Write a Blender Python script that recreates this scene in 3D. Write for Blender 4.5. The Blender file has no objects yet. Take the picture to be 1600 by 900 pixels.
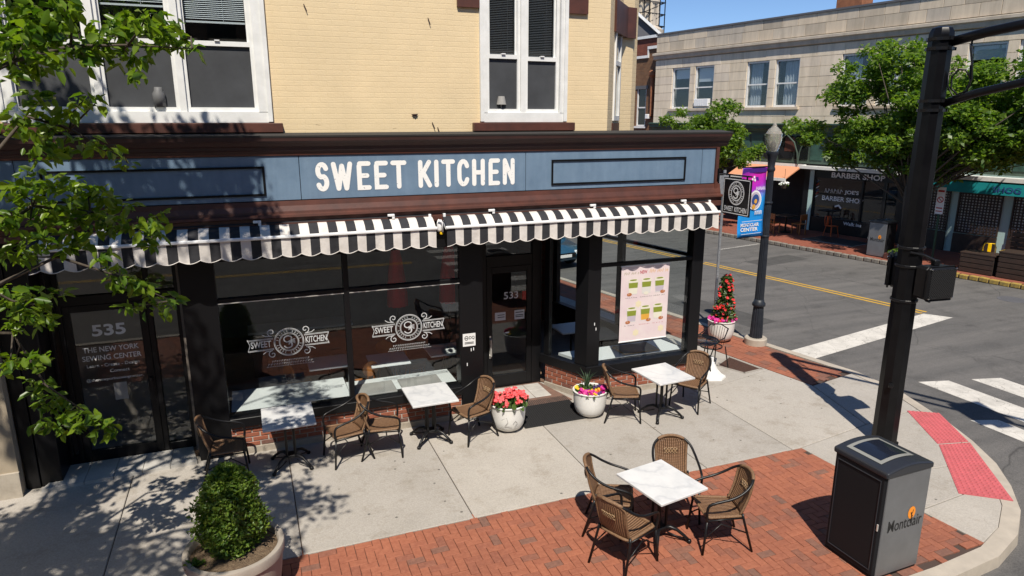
import bpy, math, random
import numpy as np
from mathutils import Vector, Matrix

R = math.radians
rnd = random.Random(11)
rng = np.random.default_rng(11)
sc = bpy.context.scene
col = sc.collection

# ------------------------------------------------------------------ camera, sky, sun, exposure
cam = bpy.data.cameras.new('camera'); cam.lens = 24.0; cam.sensor_width = 36.0
cam.clip_start = 0.1; cam.clip_end = 2000
cam_o = bpy.data.objects.new('camera', cam); col.objects.link(cam_o)
cam_o.location = (0, 0, 4.75); cam_o.rotation_euler = (R(90 - 13.92), 0, R(-21.187))
sc.camera = cam_o

SUN_EL = R(56); SUN_AZ = R(70.5)              # shadows run along SUN_AZ in plan
to_sun = Vector((-math.cos(SUN_EL) * math.cos(SUN_AZ), -math.cos(SUN_EL) * math.sin(SUN_AZ), math.sin(SUN_EL)))
world = bpy.data.worlds.new('World'); sc.world = world; world.use_nodes = True
wn = world.node_tree
sky = wn.nodes.new('ShaderNodeTexSky'); sky.sky_type = 'NISHITA'; sky.sun_disc = False
sky.sun_elevation = SUN_EL; sky.sun_rotation = math.atan2(to_sun.x, to_sun.y)
sky.air_density = 0.7; sky.dust_density = 0.0; sky.ozone_density = 6.0
wn.nodes['Background'].inputs[1].default_value = 0.105
wn.links.new(sky.outputs[0], wn.nodes['Background'].inputs[0])
sun = bpy.data.lights.new('sun', 'SUN'); sun.energy = 4.8; sun.angle = R(0.53); sun.color = (1.0, 0.93, 0.82)
sun_o = bpy.data.objects.new('sun', sun); col.objects.link(sun_o)
sun_o.rotation_euler = (-to_sun).to_track_quat('-Z', 'Y').to_euler(); sun_o.location = (0, 0, 30)
sc.view_settings.view_transform = 'Standard'; sc.view_settings.look = 'None'
sc.view_settings.exposure = 0.33; sc.view_settings.gamma = 1.0; sc.view_settings.use_curve_mapping = False
sc.render.engine = 'CYCLES'
sc.cycles.use_denoising = True
sc.cycles.max_bounces = 8; sc.cycles.diffuse_bounces = 3; sc.cycles.glossy_bounces = 4
sc.cycles.transmission_bounces = 4; sc.cycles.transparent_max_bounces = 16
sc.cycles.sample_clamp_indirect = 6.0
sc.cycles.caustics_reflective = False; sc.cycles.caustics_refractive = False

# ------------------------------------------------------------------ street frame (the side street is not square to the shop)
SD = Vector((math.cos(R(101.2)), math.sin(R(101.2)), 0))      # along the side street, away from the camera
SN = Vector((SD.y, -SD.x, 0))                                  # across the side street, away from the shop
FAR_RZ = math.atan2(-SD.y, -SD.x)                              # local x runs along -SD, local y along SN
def st(s, n, z=0.0):
    p = SD * s + SN * n
    return Vector((p.x, p.y, z))

# ------------------------------------------------------------------ mesh builder
class MB:
    def __init__(self): self.v = []; self.f = []; self.m = []
    def add(self, verts, faces, m=0):
        b = len(self.v); self.v.extend([tuple(p) for p in verts])
        for f in faces: self.f.append(tuple(i + b for i in f)); self.m.append(m)
        return self
    def box(self, x0, y0, z0, x1, y1, z1, m=0):
        v = [(x0,y0,z0),(x1,y0,z0),(x1,y1,z0),(x0,y1,z0),(x0,y0,z1),(x1,y0,z1),(x1,y1,z1),(x0,y1,z1)]
        return self.add(v, [(0,3,2,1),(4,5,6,7),(0,1,5,4),(1,2,6,5),(2,3,7,6),(3,0,4,7)], m)
    def bbox(self, x0, y0, z0, x1, y1, z1, b=0.006, m=0):       # box with chamfered edges all round
        v = []; idx = {}
        for i, x in enumerate((x0, x1)):
            for j, y in enumerate((y0, y1)):
                for k, z in enumerate((z0, z1)):
                    sx, sy, sz = (1, -1)[i], (1, -1)[j], (1, -1)[k]
                    for a, p in enumerate(((x, y + sy*b, z + sz*b), (x + sx*b, y, z + sz*b), (x + sx*b, y + sy*b, z))):
                        idx[(i, j, k, a)] = len(v); v.append(p)
        g = lambda i, j, k, a: idx[(i, j, k, a)]
        f = []
        for i in (0, 1):
            q = [g(i,0,0,0), g(i,1,0,0), g(i,1,1,0), g(i,0,1,0)]; f.append(q if i else q[::-1])
            q = [g(0,i,0,1), g(0,i,1,1), g(1,i,1,1), g(1,i,0,1)]; f.append(q if i else q[::-1])
            q = [g(0,0,i,2), g(1,0,i,2), g(1,1,i,2), g(0,1,i,2)]; f.append(q if i else q[::-1])
        for i in (0, 1):
            for j in (0, 1):
                q = [g(i,j,0,0), g(i,j,1,0), g(i,j,1,1), g(i,j,0,1)]; f.append(q if i == j else q[::-1])
                q = [g(i,0,j,0), g(i,1,j,0), g(i,1,j,2), g(i,0,j,2)]; f.append(q if i != j else q[::-1])
                q = [g(0,i,j,1), g(1,i,j,1), g(1,i,j,2), g(0,i,j,2)]; f.append(q if i == j else q[::-1])
                for k in (0, 1):
                    q = [g(i,j,k,0), g(i,j,k,1), g(i,j,k,2)]; f.append(q if (i + j + k) % 2 else q[::-1])
        return self.add(v, f, m)
    def prism(self, pts, z0, z1, m=0):                          # counter-clockwise outline in xy
        n = len(pts)
        v = [(p[0], p[1], z0) for p in pts] + [(p[0], p[1], z1) for p in pts]
        f = [tuple(range(n - 1, -1, -1)), tuple(range(n, 2 * n))]
        f += [(i, (i + 1) % n, n + (i + 1) % n, n + i) for i in range(n)]
        return self.add(v, f, m)
    def prism_y(self, pts, y0, y1, m=0):                        # outline in xz, thickness along y
        n = len(pts)
        v = [(p[0], y0, p[1]) for p in pts] + [(p[0], y1, p[1]) for p in pts]
        f = [tuple(range(n)), tuple(range(2 * n - 1, n - 1, -1))]
        f += [((i + 1) % n, i, n + i, n + (i + 1) % n) for i in range(n)]
        return self.add(v, f, m)
    def prism_x(self, pts, x0, x1, m=0):                        # outline in yz, extruded along x
        n = len(pts)
        v = [(x0, p[0], p[1]) for p in pts] + [(x1, p[0], p[1]) for p in pts]
        f = [tuple(range(n - 1, -1, -1)), tuple(range(n, 2 * n))]
        f += [(i, (i + 1) % n, n + (i + 1) % n, n + i) for i in range(n)]
        return self.add(v, f, m)
    def wallseg(self, a, b, z0, z1, t, m=0):                    # upright slab from a to b (plan), thickness t to its left
        a = Vector((a[0], a[1])); b = Vector((b[0], b[1])); d = (b - a).normalized(); n = Vector((-d.y, d.x)) * t
        return self.prism([a, b, b + n, a + n] if t > 0 else [a, a + n, b + n, b], z0, z1, m)
    def tube(self, path, r, n=8, m=0, cap=True, closed=False):
        P = [Vector(p) for p in path]; k = len(P)
        rr = r if hasattr(r, '__len__') else [r] * k
        rings = []; up = None
        for i, p in enumerate(P):
            if closed: d = (P[(i + 1) % k] - P[i - 1])
            elif i == 0: d = P[1] - P[0]
            elif i == k - 1: d = P[-1] - P[-2]
            else: d = (P[i + 1] - P[i]).normalized() + (P[i] - P[i - 1]).normalized()
            d = d.normalized() if d.length > 1e-9 else Vector((0, 0, 1))
            if up is None:
                up = Vector((0, 0, 1)) if abs(d.z) < .9 else Vector((1, 0, 0))
            s = d.cross(up)
            if s.length < 1e-6: s = d.orthogonal()
            s.normalize(); up = s.cross(d).normalized()
            rings.append([p + (s * math.cos(2*math.pi*j/n) + up * math.sin(2*math.pi*j/n)) * rr[i] for j in range(n)])
        v = [q for ring in rings for q in ring]; f = []
        for i in range(k if closed else k - 1):
            a, b = i * n, ((i + 1) % k) * n
            for j in range(n):
                f.append((a + j, a + (j + 1) % n, b + (j + 1) % n, b + j))
        if cap and not closed:
            f.append(tuple(range(n - 1, -1, -1))); f.append(tuple((k - 1) * n + j for j in range(n)))
        return self.add(v, f, m)
    def lathe(self, prof, n=24, c=(0, 0, 0), m=0, sx=1, sy=1):
        v = []; f = []; k = len(prof)
        for (r, z) in prof:
            for j in range(n):
                a = 2 * math.pi * j / n
                v.append((c[0] + r * sx * math.cos(a), c[1] + r * sy * math.sin(a), c[2] + z))
        for i in range(k - 1):
            for j in range(n):
                f.append((i*n + j, i*n + (j+1) % n, (i+1)*n + (j+1) % n, (i+1)*n + j))
        if prof[0][0] > 1e-6: f.append(tuple(range(n - 1, -1, -1)))
        if prof[-1][0] > 1e-6: f.append(tuple((k-1)*n + j for j in range(n)))
        return self.add(v, f, m)
    def mesh(self, name, mats, smooth=False):
        me = bpy.data.meshes.new(name); me.from_pydata(self.v, [], self.f)
        for mt in (mats if isinstance(mats, (list, tuple)) else [mats]): me.materials.append(MAT[mt] if isinstance(mt, str) else mt)
        if any(self.m): me.polygons.foreach_set('material_index', self.m)
        if smooth: me.polygons.foreach_set('use_smooth', [True] * len(me.polygons))
        me.update(); return me
    def build(self, name, mats, parent=None, smooth=False, world=False, sharp=None):
        me = self.mesh(name, mats, smooth)
        if smooth and sharp is not None: me.set_sharp_from_angle(angle=R(sharp))
        return link(name, me, parent, world)

WM = {}
def link(name, me, parent=None, world=False):
    o = bpy.data.objects.new(name, me); col.objects.link(o)
    if parent is not None:
        o.parent = parent
        if world: o.matrix_parent_inverse = wmat(parent).inverted()
    return o
def wmat(o):
    m = Matrix.Translation(o.location) @ o.rotation_euler.to_matrix().to_4x4()
    if o.parent is not None: return wmat(o.parent) @ o.matrix_parent_inverse @ m
    return m
def tag(o, label=None, cat=None, group=None, kind=None):
    if label: o['label'] = label
    if cat: o['category'] = cat
    if group: o['group'] = group
    if kind: o['kind'] = kind
    return o
def thing(name, label, cat, loc=(0, 0, 0), rz=0.0, group=None):
    o = bpy.data.objects.new(name, None); col.objects.link(o); o.empty_display_size = .2
    o.location = loc; o.rotation_euler = (0, 0, rz)
    return tag(o, label, cat, group)
def copy_tree(o, parent=None):
    c = o.copy(); col.objects.link(c); c.parent = parent
    if parent is not None: c.matrix_parent_inverse = o.matrix_parent_inverse.copy()
    for ch in list(o.children): copy_tree(ch, c)
    return c

# ------------------------------------------------------------------ materials
MAT = {}
def nodes_of(name):
    m = bpy.data.materials.new(name); m.use_nodes = True; MAT[name] = m
    nt = m.node_tree; return m, nt, nt.nodes['Principled BSDF']
def N(nt, t, **kw):
    n = nt.nodes.new(t)
    for k, v in kw.items(): setattr(n, k, v)
    return n
def ramp(nt, fac, stops):
    r = N(nt, 'ShaderNodeValToRGB'); e = r.color_ramp.elements
    while len(e) < len(stops): e.new(.5)
    for i, (p, c) in enumerate(stops): e[i].position = p; e[i].color = (*c, 1)
    nt.links.new(fac, r.inputs[0]); return r.outputs[0]
def noise(nt, vec, scale, detail=4, rough=.6):
    n = N(nt, 'ShaderNodeTexNoise'); n.inputs['Scale'].default_value = scale
    n.inputs['Detail'].default_value = detail; n.inputs['Roughness'].default_value = rough
    nt.links.new(vec, n.inputs['Vector']); return n.outputs['Fac']
def mix(nt, fac, a, b, mode='MIX'):
    x = N(nt, 'ShaderNodeMix', data_type='RGBA', blend_type=mode)
    for i, s in ((0, fac), (6, a), (7, b)):
        if hasattr(s, 'is_output'): nt.links.new(s, x.inputs[i])
        else: x.inputs[i].default_value = s if i == 0 else (*s, 1)
    return x.outputs[2]
def add_bump(nt, p, h, strength, dist=.01):
    b = N(nt, 'ShaderNodeBump'); b.inputs['Strength'].default_value = strength; b.inputs['Distance'].default_value = dist
    nt.links.new(h, b.inputs['Height']); nt.links.new(b.outputs[0], p.inputs['Normal'])
def mat(name, c, rough=.6, metal=0.0, c2=None, vs=3.0, bump=0.0, bs=60.0, spec=.5, coat=0.0, dist=.01, lo=.35, hi=.65, world=False):
    m, nt, p = nodes_of(name)
    p.inputs['Roughness'].default_value = rough; p.inputs['Metallic'].default_value = metal
    p.inputs['Specular IOR Level'].default_value = spec; p.inputs['Coat Weight'].default_value = coat
    p.inputs['Base Color'].default_value = (*c, 1)
    if c2 or bump:
        if world: vec = N(nt, 'ShaderNodeNewGeometry').outputs['Position']
        else: vec = N(nt, 'ShaderNodeTexCoord').outputs['Object']
    if c2: nt.links.new(ramp(nt, noise(nt, vec, vs, 6), [(lo, c), (hi, c2)]), p.inputs['Base Color'])
    if bump: add_bump(nt, p, noise(nt, vec, bs, 5), bump, dist)
    return m

mat('black_paint', (.0065, .0065, .0075), .38, bump=.05, bs=30, spec=.28)
mat('black_metal', (.006, .006, .007), .36, bump=.04, bs=80, c2=(.010, .010, .011), vs=8, spec=.3)
mat('pole_black', (.0032, .0032, .004), .30, bump=.04, bs=25, c2=(.006, .006, .007), vs=4, spec=.22)
mat('white_paint', (.80, .80, .78), .45, c2=(.70, .70, .68), vs=5)
mat('white_metal', (.80, .80, .80), .3)
mat('brown_trim', (.105, .036, .024), .5, c2=(.065, .026, .019), vs=4, bump=.12, bs=20)
mat('brown_dark', (.05, .020, .016), .5, c2=(.035, .016, .013), vs=5, bump=.12, bs=20)
mat('tar', (.03, .028, .026), .9, bump=.3, bs=30)
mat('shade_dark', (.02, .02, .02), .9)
mat('screen_mesh', (.062, .066, .072), .7, spec=.4, c2=(.040, .042, .046), vs=1.6)
mat('blind', (.74, .75, .76), .5)
mat('blind_dark', (.10, .10, .105), .5)
mat('ledge_grey', (.13, .13, .13), .6)
mat('inner_wall', (.26, .22, .19), .9, c2=(.16, .13, .11), vs=1.0)
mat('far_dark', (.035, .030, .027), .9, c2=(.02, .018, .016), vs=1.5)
mat('inner_floor', (.24, .15, .10), .5, c2=(.16, .10, .07), vs=3)
mat('ledge_white', (.72, .74, .74), .3)
mat('wood_orange', (.42, .15, .03), .4, c2=(.30, .10, .02), vs=6)
mat('wood_tan', (.42, .24, .10), .45, c2=(.33, .18, .08), vs=9)
mat('wood_dark', (.045, .026, .018), .55, c2=(.028, .017, .012), vs=7, bump=.25, bs=25)
mat('red_cloth', (.62, .010, .018), .8, c2=(.45, .006, .012), vs=6)
mat('stone_left', (.40, .33, .24), .85, c2=(.30, .25, .18), vs=3, bump=.3, bs=40)
mat('sole_tile', (.52, .50, .46), .55, c2=(.40, .385, .36), vs=4, bump=.12, bs=60)
mat('threshold_tile', (.20, .115, .085), .7, c2=(.13, .085, .068), vs=9, bump=.2, bs=50)
mat('footing', (.42, .37, .30), .85, c2=(.30, .26, .21), vs=5, bump=.3, bs=50)
mat('mortar', (.42, .39, .35), .95, bump=.4, bs=120)
mat('paver_bed', (.065, .042, .033), .95, bump=.4, bs=120)
mat('kerb', (.45, .395, .325), .8, c2=(.34, .30, .25), vs=2.5, bump=.25, bs=70, world=True)
mat('granite', (.28, .25, .21), .8, c2=(.14, .12, .10), vs=9, bump=.5, bs=40)
mat('yellow_granite', (.42, .28, .05), .8, c2=(.22, .16, .05), vs=9, bump=.5, bs=40)
mat('mulch', (.05, .022, .014), .95, c2=(.10, .045, .028), vs=60, bump=1.0, bs=90, dist=.03)
mat('soil', (.11, .07, .04), .95, c2=(.20, .14, .085), vs=26, bump=1.0, bs=60, dist=.03)
mat('rubber', (.016, .016, .017), .75)
mat('tactile', (.52, .110, .125), .75, c2=(.40, .090, .095), vs=7, lo=.3, hi=.7)
mat('pot_white', (.74, .73, .70), .4, c2=(.68, .67, .64), vs=4, bump=.05, bs=9)
mat('planter_beige', (.36, .315, .265), .75, c2=(.29, .255, .215), vs=4, bump=.15, bs=60)
mat('chrome', (.65, .65, .66), .25, metal=1.0)
mat('galv', (.50, .51, .52), .42, metal=.7, c2=(.38, .39, .40), vs=12)
mat('handle_steel', (.72, .70, .66), .3, metal=.6)
mat('bin_grey', (.21, .214, .222), .42, metal=.5, c2=(.188, .191, .198), vs=5, bump=.02, bs=14)
mat('bin_black', (.010, .010, .012), .62, bump=.06, bs=200, spec=.25)
mat('bin_top', (.022, .024, .03), .35, bump=.03, bs=60)
mat('print_black', (.012, .012, .012), .6)
mat('print_orange', (.85, .28, .02), .5)
mat('print_white', (.80, .80, .79), .55)
mat('print_cream', (.75, .66, .45), .6)
mat('solar', (.012, .015, .025), .12)
mat('tape_cream', (.24, .24, .22), .35)
mat('lamp_post', (.013, .016, .023), .45, bump=.1, bs=40, c2=(.022, .026, .034), vs=6, spec=.35)
mat('mdf_white', (.78, .78, .76), .3)
mat('leaf_bark', (.09, .07, .055), .9, c2=(.05, .04, .03), vs=20, bump=.6, bs=40)
mat('brick_orange', (.33, .13, .06), .85, c2=(.22, .085, .04), vs=6)
mat('slate_grey', (.10, .10, .11), .8)
mat('green_copper', (.045, .11, .085), .6, c2=(.03, .07, .055), vs=3, bump=.1, bs=20)
mat('green_panel', (.075, .115, .09), .65, c2=(.05, .08, .06), vs=2)
mat('aqua', (.42, .58, .56), .6)
mat('teal', (.0, .23, .25), .7)
mat('orange_cloth', (.60, .27, .15), .8)
mat('orange_metal', (.60, .10, .015), .4)
mat('yellow_metal', (.80, .50, .0), .4)
mat('green_post', (.012, .06, .03), .5)
mat('curtain', (.55, .57, .60), .9, c2=(.42, .44, .48), vs=5)
mat('dark_glass', (.012, .014, .016), .08)
mat('car_blue', (.05, .16, .26), .25, metal=.5, coat=.8)
mat('car_dark', (.022, .024, .026), .25, metal=.4, coat=.8)
mat('tyre', (.012, .012, .012), .85)
mat('lamp_red', (.45, .01, .01), .2)
mat('lamp_clear', (.75, .78, .80), .15)
mat('grey_concrete_far', (.34, .33, .31), .85, c2=(.27, .26, .25), vs=3)

def glass(name, tint=(.80, .86, .85), ior=1.5, boost=1.0, rough=0.0):
    m = bpy.data.materials.new(name); m.use_nodes = True; MAT[name] = m; nt = m.node_tree
    nt.nodes.remove(nt.nodes['Principled BSDF'])
    tr = N(nt, 'ShaderNodeBsdfTransparent'); tr.inputs[0].default_value = (*tint, 1)
    gl = N(nt, 'ShaderNodeBsdfGlossy'); gl.inputs['Roughness'].default_value = rough; gl.inputs[0].default_value = (.95, .97, 1, 1)
    lw = N(nt, 'ShaderNodeLayerWeight'); lw.inputs[0].default_value = .5      # same for both faces of the pane
    pw = N(nt, 'ShaderNodeMath', operation='POWER'); nt.links.new(lw.outputs['Facing'], pw.inputs[0]); pw.inputs[1].default_value = 5.0
    mu = N(nt, 'ShaderNodeMath', operation='MULTIPLY_ADD'); mu.use_clamp = True; nt.links.new(pw.outputs[0], mu.inputs[0])
    f0 = ((ior - 1) / (ior + 1)) ** 2; mu.inputs[1].default_value = 1 - f0; mu.inputs[2].default_value = f0 * boost
    mx = N(nt, 'ShaderNodeMixShader'); nt.links.new(mu.outputs[0], mx.inputs[0])
    nt.links.new(tr.outputs[0], mx.inputs[1]); nt.links.new(gl.outputs[0], mx.inputs[2])
    nt.links.new(mx.outputs[0], nt.nodes['Material Output'].inputs[0])
glass('shop_glass', (.94, .96, .96), 1.52, .85)
glass('window_glass', (.88, .91, .92), 1.5, 1.2)
glass('table_glass', (.70, .80, .78), 1.5, 1.5)
m, nt, p = nodes_of('globe'); p.inputs['Base Color'].default_value = (.80, .78, .70, 1); p.inputs['Roughness'].default_value = .22
p.inputs['Transmission Weight'].default_value = .75; p.inputs['IOR'].default_value = 1.2

def leaf_mat(name, a, b, trans=.35, rough=.42):
    m, nt, p = nodes_of(name)
    g = N(nt, 'ShaderNodeNewGeometry')
    c = ramp(nt, g.outputs['Random Per Island'], [(0, a), (1, b)])
    nt.links.new(c, p.inputs['Base Color']); p.inputs['Roughness'].default_value = rough
    t = N(nt, 'ShaderNodeBsdfTranslucent')
    c2 = mix(nt, 1.0, c, (1.6, 1.7, .6), 'MULTIPLY'); nt.links.new(c2, t.inputs[0])
    mx = N(nt, 'ShaderNodeMixShader'); mx.inputs[0].default_value = trans
    nt.links.new(p.outputs[0], mx.inputs[1]); nt.links.new(t.outputs[0], mx.inputs[2])
    nt.links.new(mx.outputs[0], nt.nodes['Material Output'].inputs[0])
leaf_mat('leaf_pear', (.055, .125, .012), (.180, .265, .022), .45, .35)
leaf_mat('leaf_far', (.060, .135, .020), (.19, .28, .045), .5)
leaf_mat('leaf_box', (.050, .115, .016), (.19, .27, .040), .35)
leaf_mat('leaf_flower', (.035, .08, .02), (.09, .15, .03), .3)
leaf_mat('leaf_spike', (.04, .09, .05), (.10, .16, .09), .3)
leaf_mat('petal_coral', (.75, .085, .10), (.90, .19, .20), .25, .6)
leaf_mat('petal_magenta', (.50, .012, .22), (.70, .05, .38), .25, .6)
leaf_mat('petal_yellow', (.80, .42, .01), (.90, .60, .03), .25, .6)
leaf_mat('petal_purple', (.045, .012, .10), (.10, .03, .20), .2, .6)
leaf_mat('petal_red', (.60, .012, .02), (.80, .05, .05), .25, .6)
leaf_mat('petal_orange', (.80, .14, .03), (.85, .25, .04), .25, .6)

# concrete slab: mottled, speckled with gum spots and grit
def concrete(name, a, b, spots=True):
    m, nt, p = nodes_of(name); vec = N(nt, 'ShaderNodeNewGeometry').outputs['Position']
    c = ramp(nt, noise(nt, vec, .9, 8, .65), [(.3, a), (.7, b)])
    c = mix(nt, .35, c, ramp(nt, noise(nt, vec, 55, 3), [(.35, tuple(x * .72 for x in a)), (.65, tuple(min(1, x * 1.12) for x in b))]))
    rv = ramp(nt, N(nt, 'ShaderNodeObjectInfo').outputs['Random'], [(0, (.90, .90, .90)), (1, (1.05, 1.04, 1.02))])
    c = mix(nt, 1.0, c, rv, 'MULTIPLY')
    if spots:
        vo = N(nt, 'ShaderNodeTexVoronoi'); vo.inputs['Scale'].default_value = 3.1; nt.links.new(vec, vo.inputs['Vector'])
        gt = N(nt, 'ShaderNodeMath', operation='LESS_THAN'); gt.inputs[1].default_value = .055; nt.links.new(vo.outputs['Distance'], gt.inputs[0])
        c = mix(nt, gt.outputs[0], c, tuple(x * .38 for x in a))
        st_ = ramp(nt, noise(nt, vec, 2.1, 8, .75), [(.52, (1, 1, 1)), (.74, (.70, .66, .60))])
        c = mix(nt, 1.0, c, st_, 'MULTIPLY')
    nt.links.new(c, p.inputs['Base Color']); p.inputs['Roughness'].default_value = .85
    add_bump(nt, p, noise(nt, vec, 130, 4), .25, .006)
concrete('concrete', (.335, .308, .272), (.425, .394, .355))
concrete('concrete_dark', (.26, .235, .205), (.33, .30, .265), False)

# asphalt with faint wheel streaks, patches and cracks
m, nt, p = nodes_of('asphalt'); vec = N(nt, 'ShaderNodeNewGeometry').outputs['Position']
c = ramp(nt, noise(nt, vec, .35, 7, .7), [(.3, (.085, .081, .078)), (.7, (.135, .129, .123))])
c = mix(nt, .5, c, ramp(nt, noise(nt, vec, 70, 3), [(.3, (.05, .05, .05)), (.7, (.20, .19, .183))]))
mp = N(nt, 'ShaderNodeMapping'); mp.inputs['Rotation'].default_value = (0, 0, -R(101.2)); mp.inputs['Scale'].default_value = (.25, 3.0, 1)
nt.links.new(vec, mp.inputs['Vector'])
c = mix(nt, 1.0, c, ramp(nt, noise(nt, mp.outputs[0], .9, 5), [(.35, (.78, .78, .78)), (.7, (1.12, 1.1, 1.08))]), 'MULTIPLY')
nz = N(nt, 'ShaderNodeTexNoise'); nz.inputs['Scale'].default_value = 1.1; nz.inputs['Detail'].default_value = 6; nt.links.new(vec, nz.inputs['Vector'])
vo = N(nt, 'ShaderNodeTexVoronoi', feature='DISTANCE_TO_EDGE'); vo.inputs['Scale'].default_value = .42
nt.links.new(mix(nt, .35, vec, nz.outputs['Color'], 'ADD'), vo.inputs['Vector'])
crack = ramp(nt, vo.outputs['Distance'], [(.0, (.50, .50, .50)), (.006, (1, 1, 1))])
c = mix(nt, ramp(nt, noise(nt, vec, .22, 4), [(.46, (0, 0, 0)), (.56, (1, 1, 1))]), c, mix(nt, 1.0, c, crack, 'MULTIPLY'))
c = mix(nt, 1.0, c, ramp(nt, noise(nt, vec, 1.4, 7, .75), [(.30, (.70, .70, .70)), (.48, (1, 1, 1)), (.66, (1, 1, 1)), (.76, (1.18, 1.17, 1.15))]), 'MULTIPLY')
nt.links.new(c, p.inputs['Base Color']); p.inputs['Roughness'].default_value = .85
add_bump(nt, p, noise(nt, vec, 120, 4), .5, .01)

def road_paint(name, c, worn):
    m, nt, p = nodes_of(name); vec = N(nt, 'ShaderNodeNewGeometry').outputs['Position']
    vo = N(nt, 'ShaderNodeTexVoronoi', feature='DISTANCE_TO_EDGE'); vo.inputs['Scale'].default_value = 3.2
    nz = N(nt, 'ShaderNodeTexNoise'); nz.inputs['Scale'].default_value = 2.5; nt.links.new(vec, nz.inputs['Vector'])
    nt.links.new(mix(nt, .25, vec, nz.outputs['Color']), vo.inputs['Vector'])
    k = ramp(nt, vo.outputs['Distance'], [(.0, (.55, .54, .53)), (.012, (1, 1, 1))])
    cc = mix(nt, 1.0, ramp(nt, noise(nt, vec, 3, 7, .7), [(.32, tuple(x * .72 for x in c)), (.6, c)]), k, 'MULTIPLY')
    cc = mix(nt, ramp(nt, noise(nt, vec, 22, 6, .8), [(worn, (0, 0, 0)), (worn + .06, (1, 1, 1))]), cc, (.085, .08, .076))
    nt.links.new(cc, p.inputs['Base Color']); p.inputs['Roughness'].default_value = .75
road_paint('paint_white', (.60, .57, .52), .60)
road_paint('paint_yellow', (.56, .33, .04), .60)
road_paint('paint_faint', (.50, .48, .45), .50)

# brick pieces: colour by object (single bricks) or by island (joined bricks)
def brick_mat(name, stops, island, bump=.35, dirt=.25):
    m, nt, p = nodes_of(name)
    src = N(nt, 'ShaderNodeNewGeometry').outputs['Random Per Island'] if island else N(nt, 'ShaderNodeObjectInfo').outputs['Random']
    r = N(nt, 'ShaderNodeValToRGB'); r.color_ramp.interpolation = 'CONSTANT' if len(stops) > 4 else 'LINEAR'
    c = ramp(nt, src, stops)
    vec = N(nt, 'ShaderNodeNewGeometry').outputs['Position']
    c = mix(nt, dirt, c, ramp(nt, noise(nt, vec, 18, 6, .7), [(.3, (.10, .05, .035)), (.7, (.50, .24, .15))]))
    c = mix(nt, 1.0, c, ramp(nt, noise(nt, vec, .8, 5), [(.3, (.82, .82, .84)), (.7, (1.08, 1.05, 1.02))]), 'MULTIPLY')
    nt.links.new(c, p.inputs['Base Color']); p.inputs['Roughness'].default_value = .85
    add_bump(nt, p, noise(nt, vec, 90, 4), bump, .006)
PAVE = [(0, (.27, .080, .042)), (.30, (.325, .103, .053)), (.60, (.295, .090, .047)), (.82, (.25, .077, .044)), (.92, (.18, .080, .056)), (1, (.145, .078, .060))]
brick_mat('paver', PAVE, False); brick_mat('paver_mass', PAVE, True)
BASE = [(0, (.25, .06, .03)), (.5, (.34, .095, .045)), (.85, (.28, .075, .04)), (.95, (.10, .05, .045))]
brick_mat('base_brick', BASE, False)
STONE = [(0, (.70, .595, .455)), (.5, (.78, .675, .535)), (.8, (.74, .635, .51)), (1, (.66, .575, .47))]
def stone_mat(name, stops):
    m, nt, p = nodes_of(name)
    c = ramp(nt, N(nt, 'ShaderNodeObjectInfo').outputs['Random'], stops)
    vec = N(nt, 'ShaderNodeNewGeometry').outputs['Position']
    mp = N(nt, 'ShaderNodeMapping'); mp.inputs['Scale'].default_value = (2.2, 2.2, .35); nt.links.new(vec, mp.inputs['Vector'])
    c = mix(nt, 1.0, c, ramp(nt, noise(nt, mp.outputs[0], 1.2, 7, .7), [(.32, (.78, .77, .75)), (.6, (1.05, 1.04, 1.02))]), 'MULTIPLY')
    nt.links.new(c, p.inputs['Base Color']); p.inputs['Roughness'].default_value = .85
    add_bump(nt, p, noise(nt, vec, 25, 5), .25, .01)
stone_mat('stone', STONE)
stone_mat('stone_parapet', [(0, (.43, .37, .295)), (.4, (.66, .55, .42)), (.75, (.56, .485, .39)), (1, (.47, .415, .35))])

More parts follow.
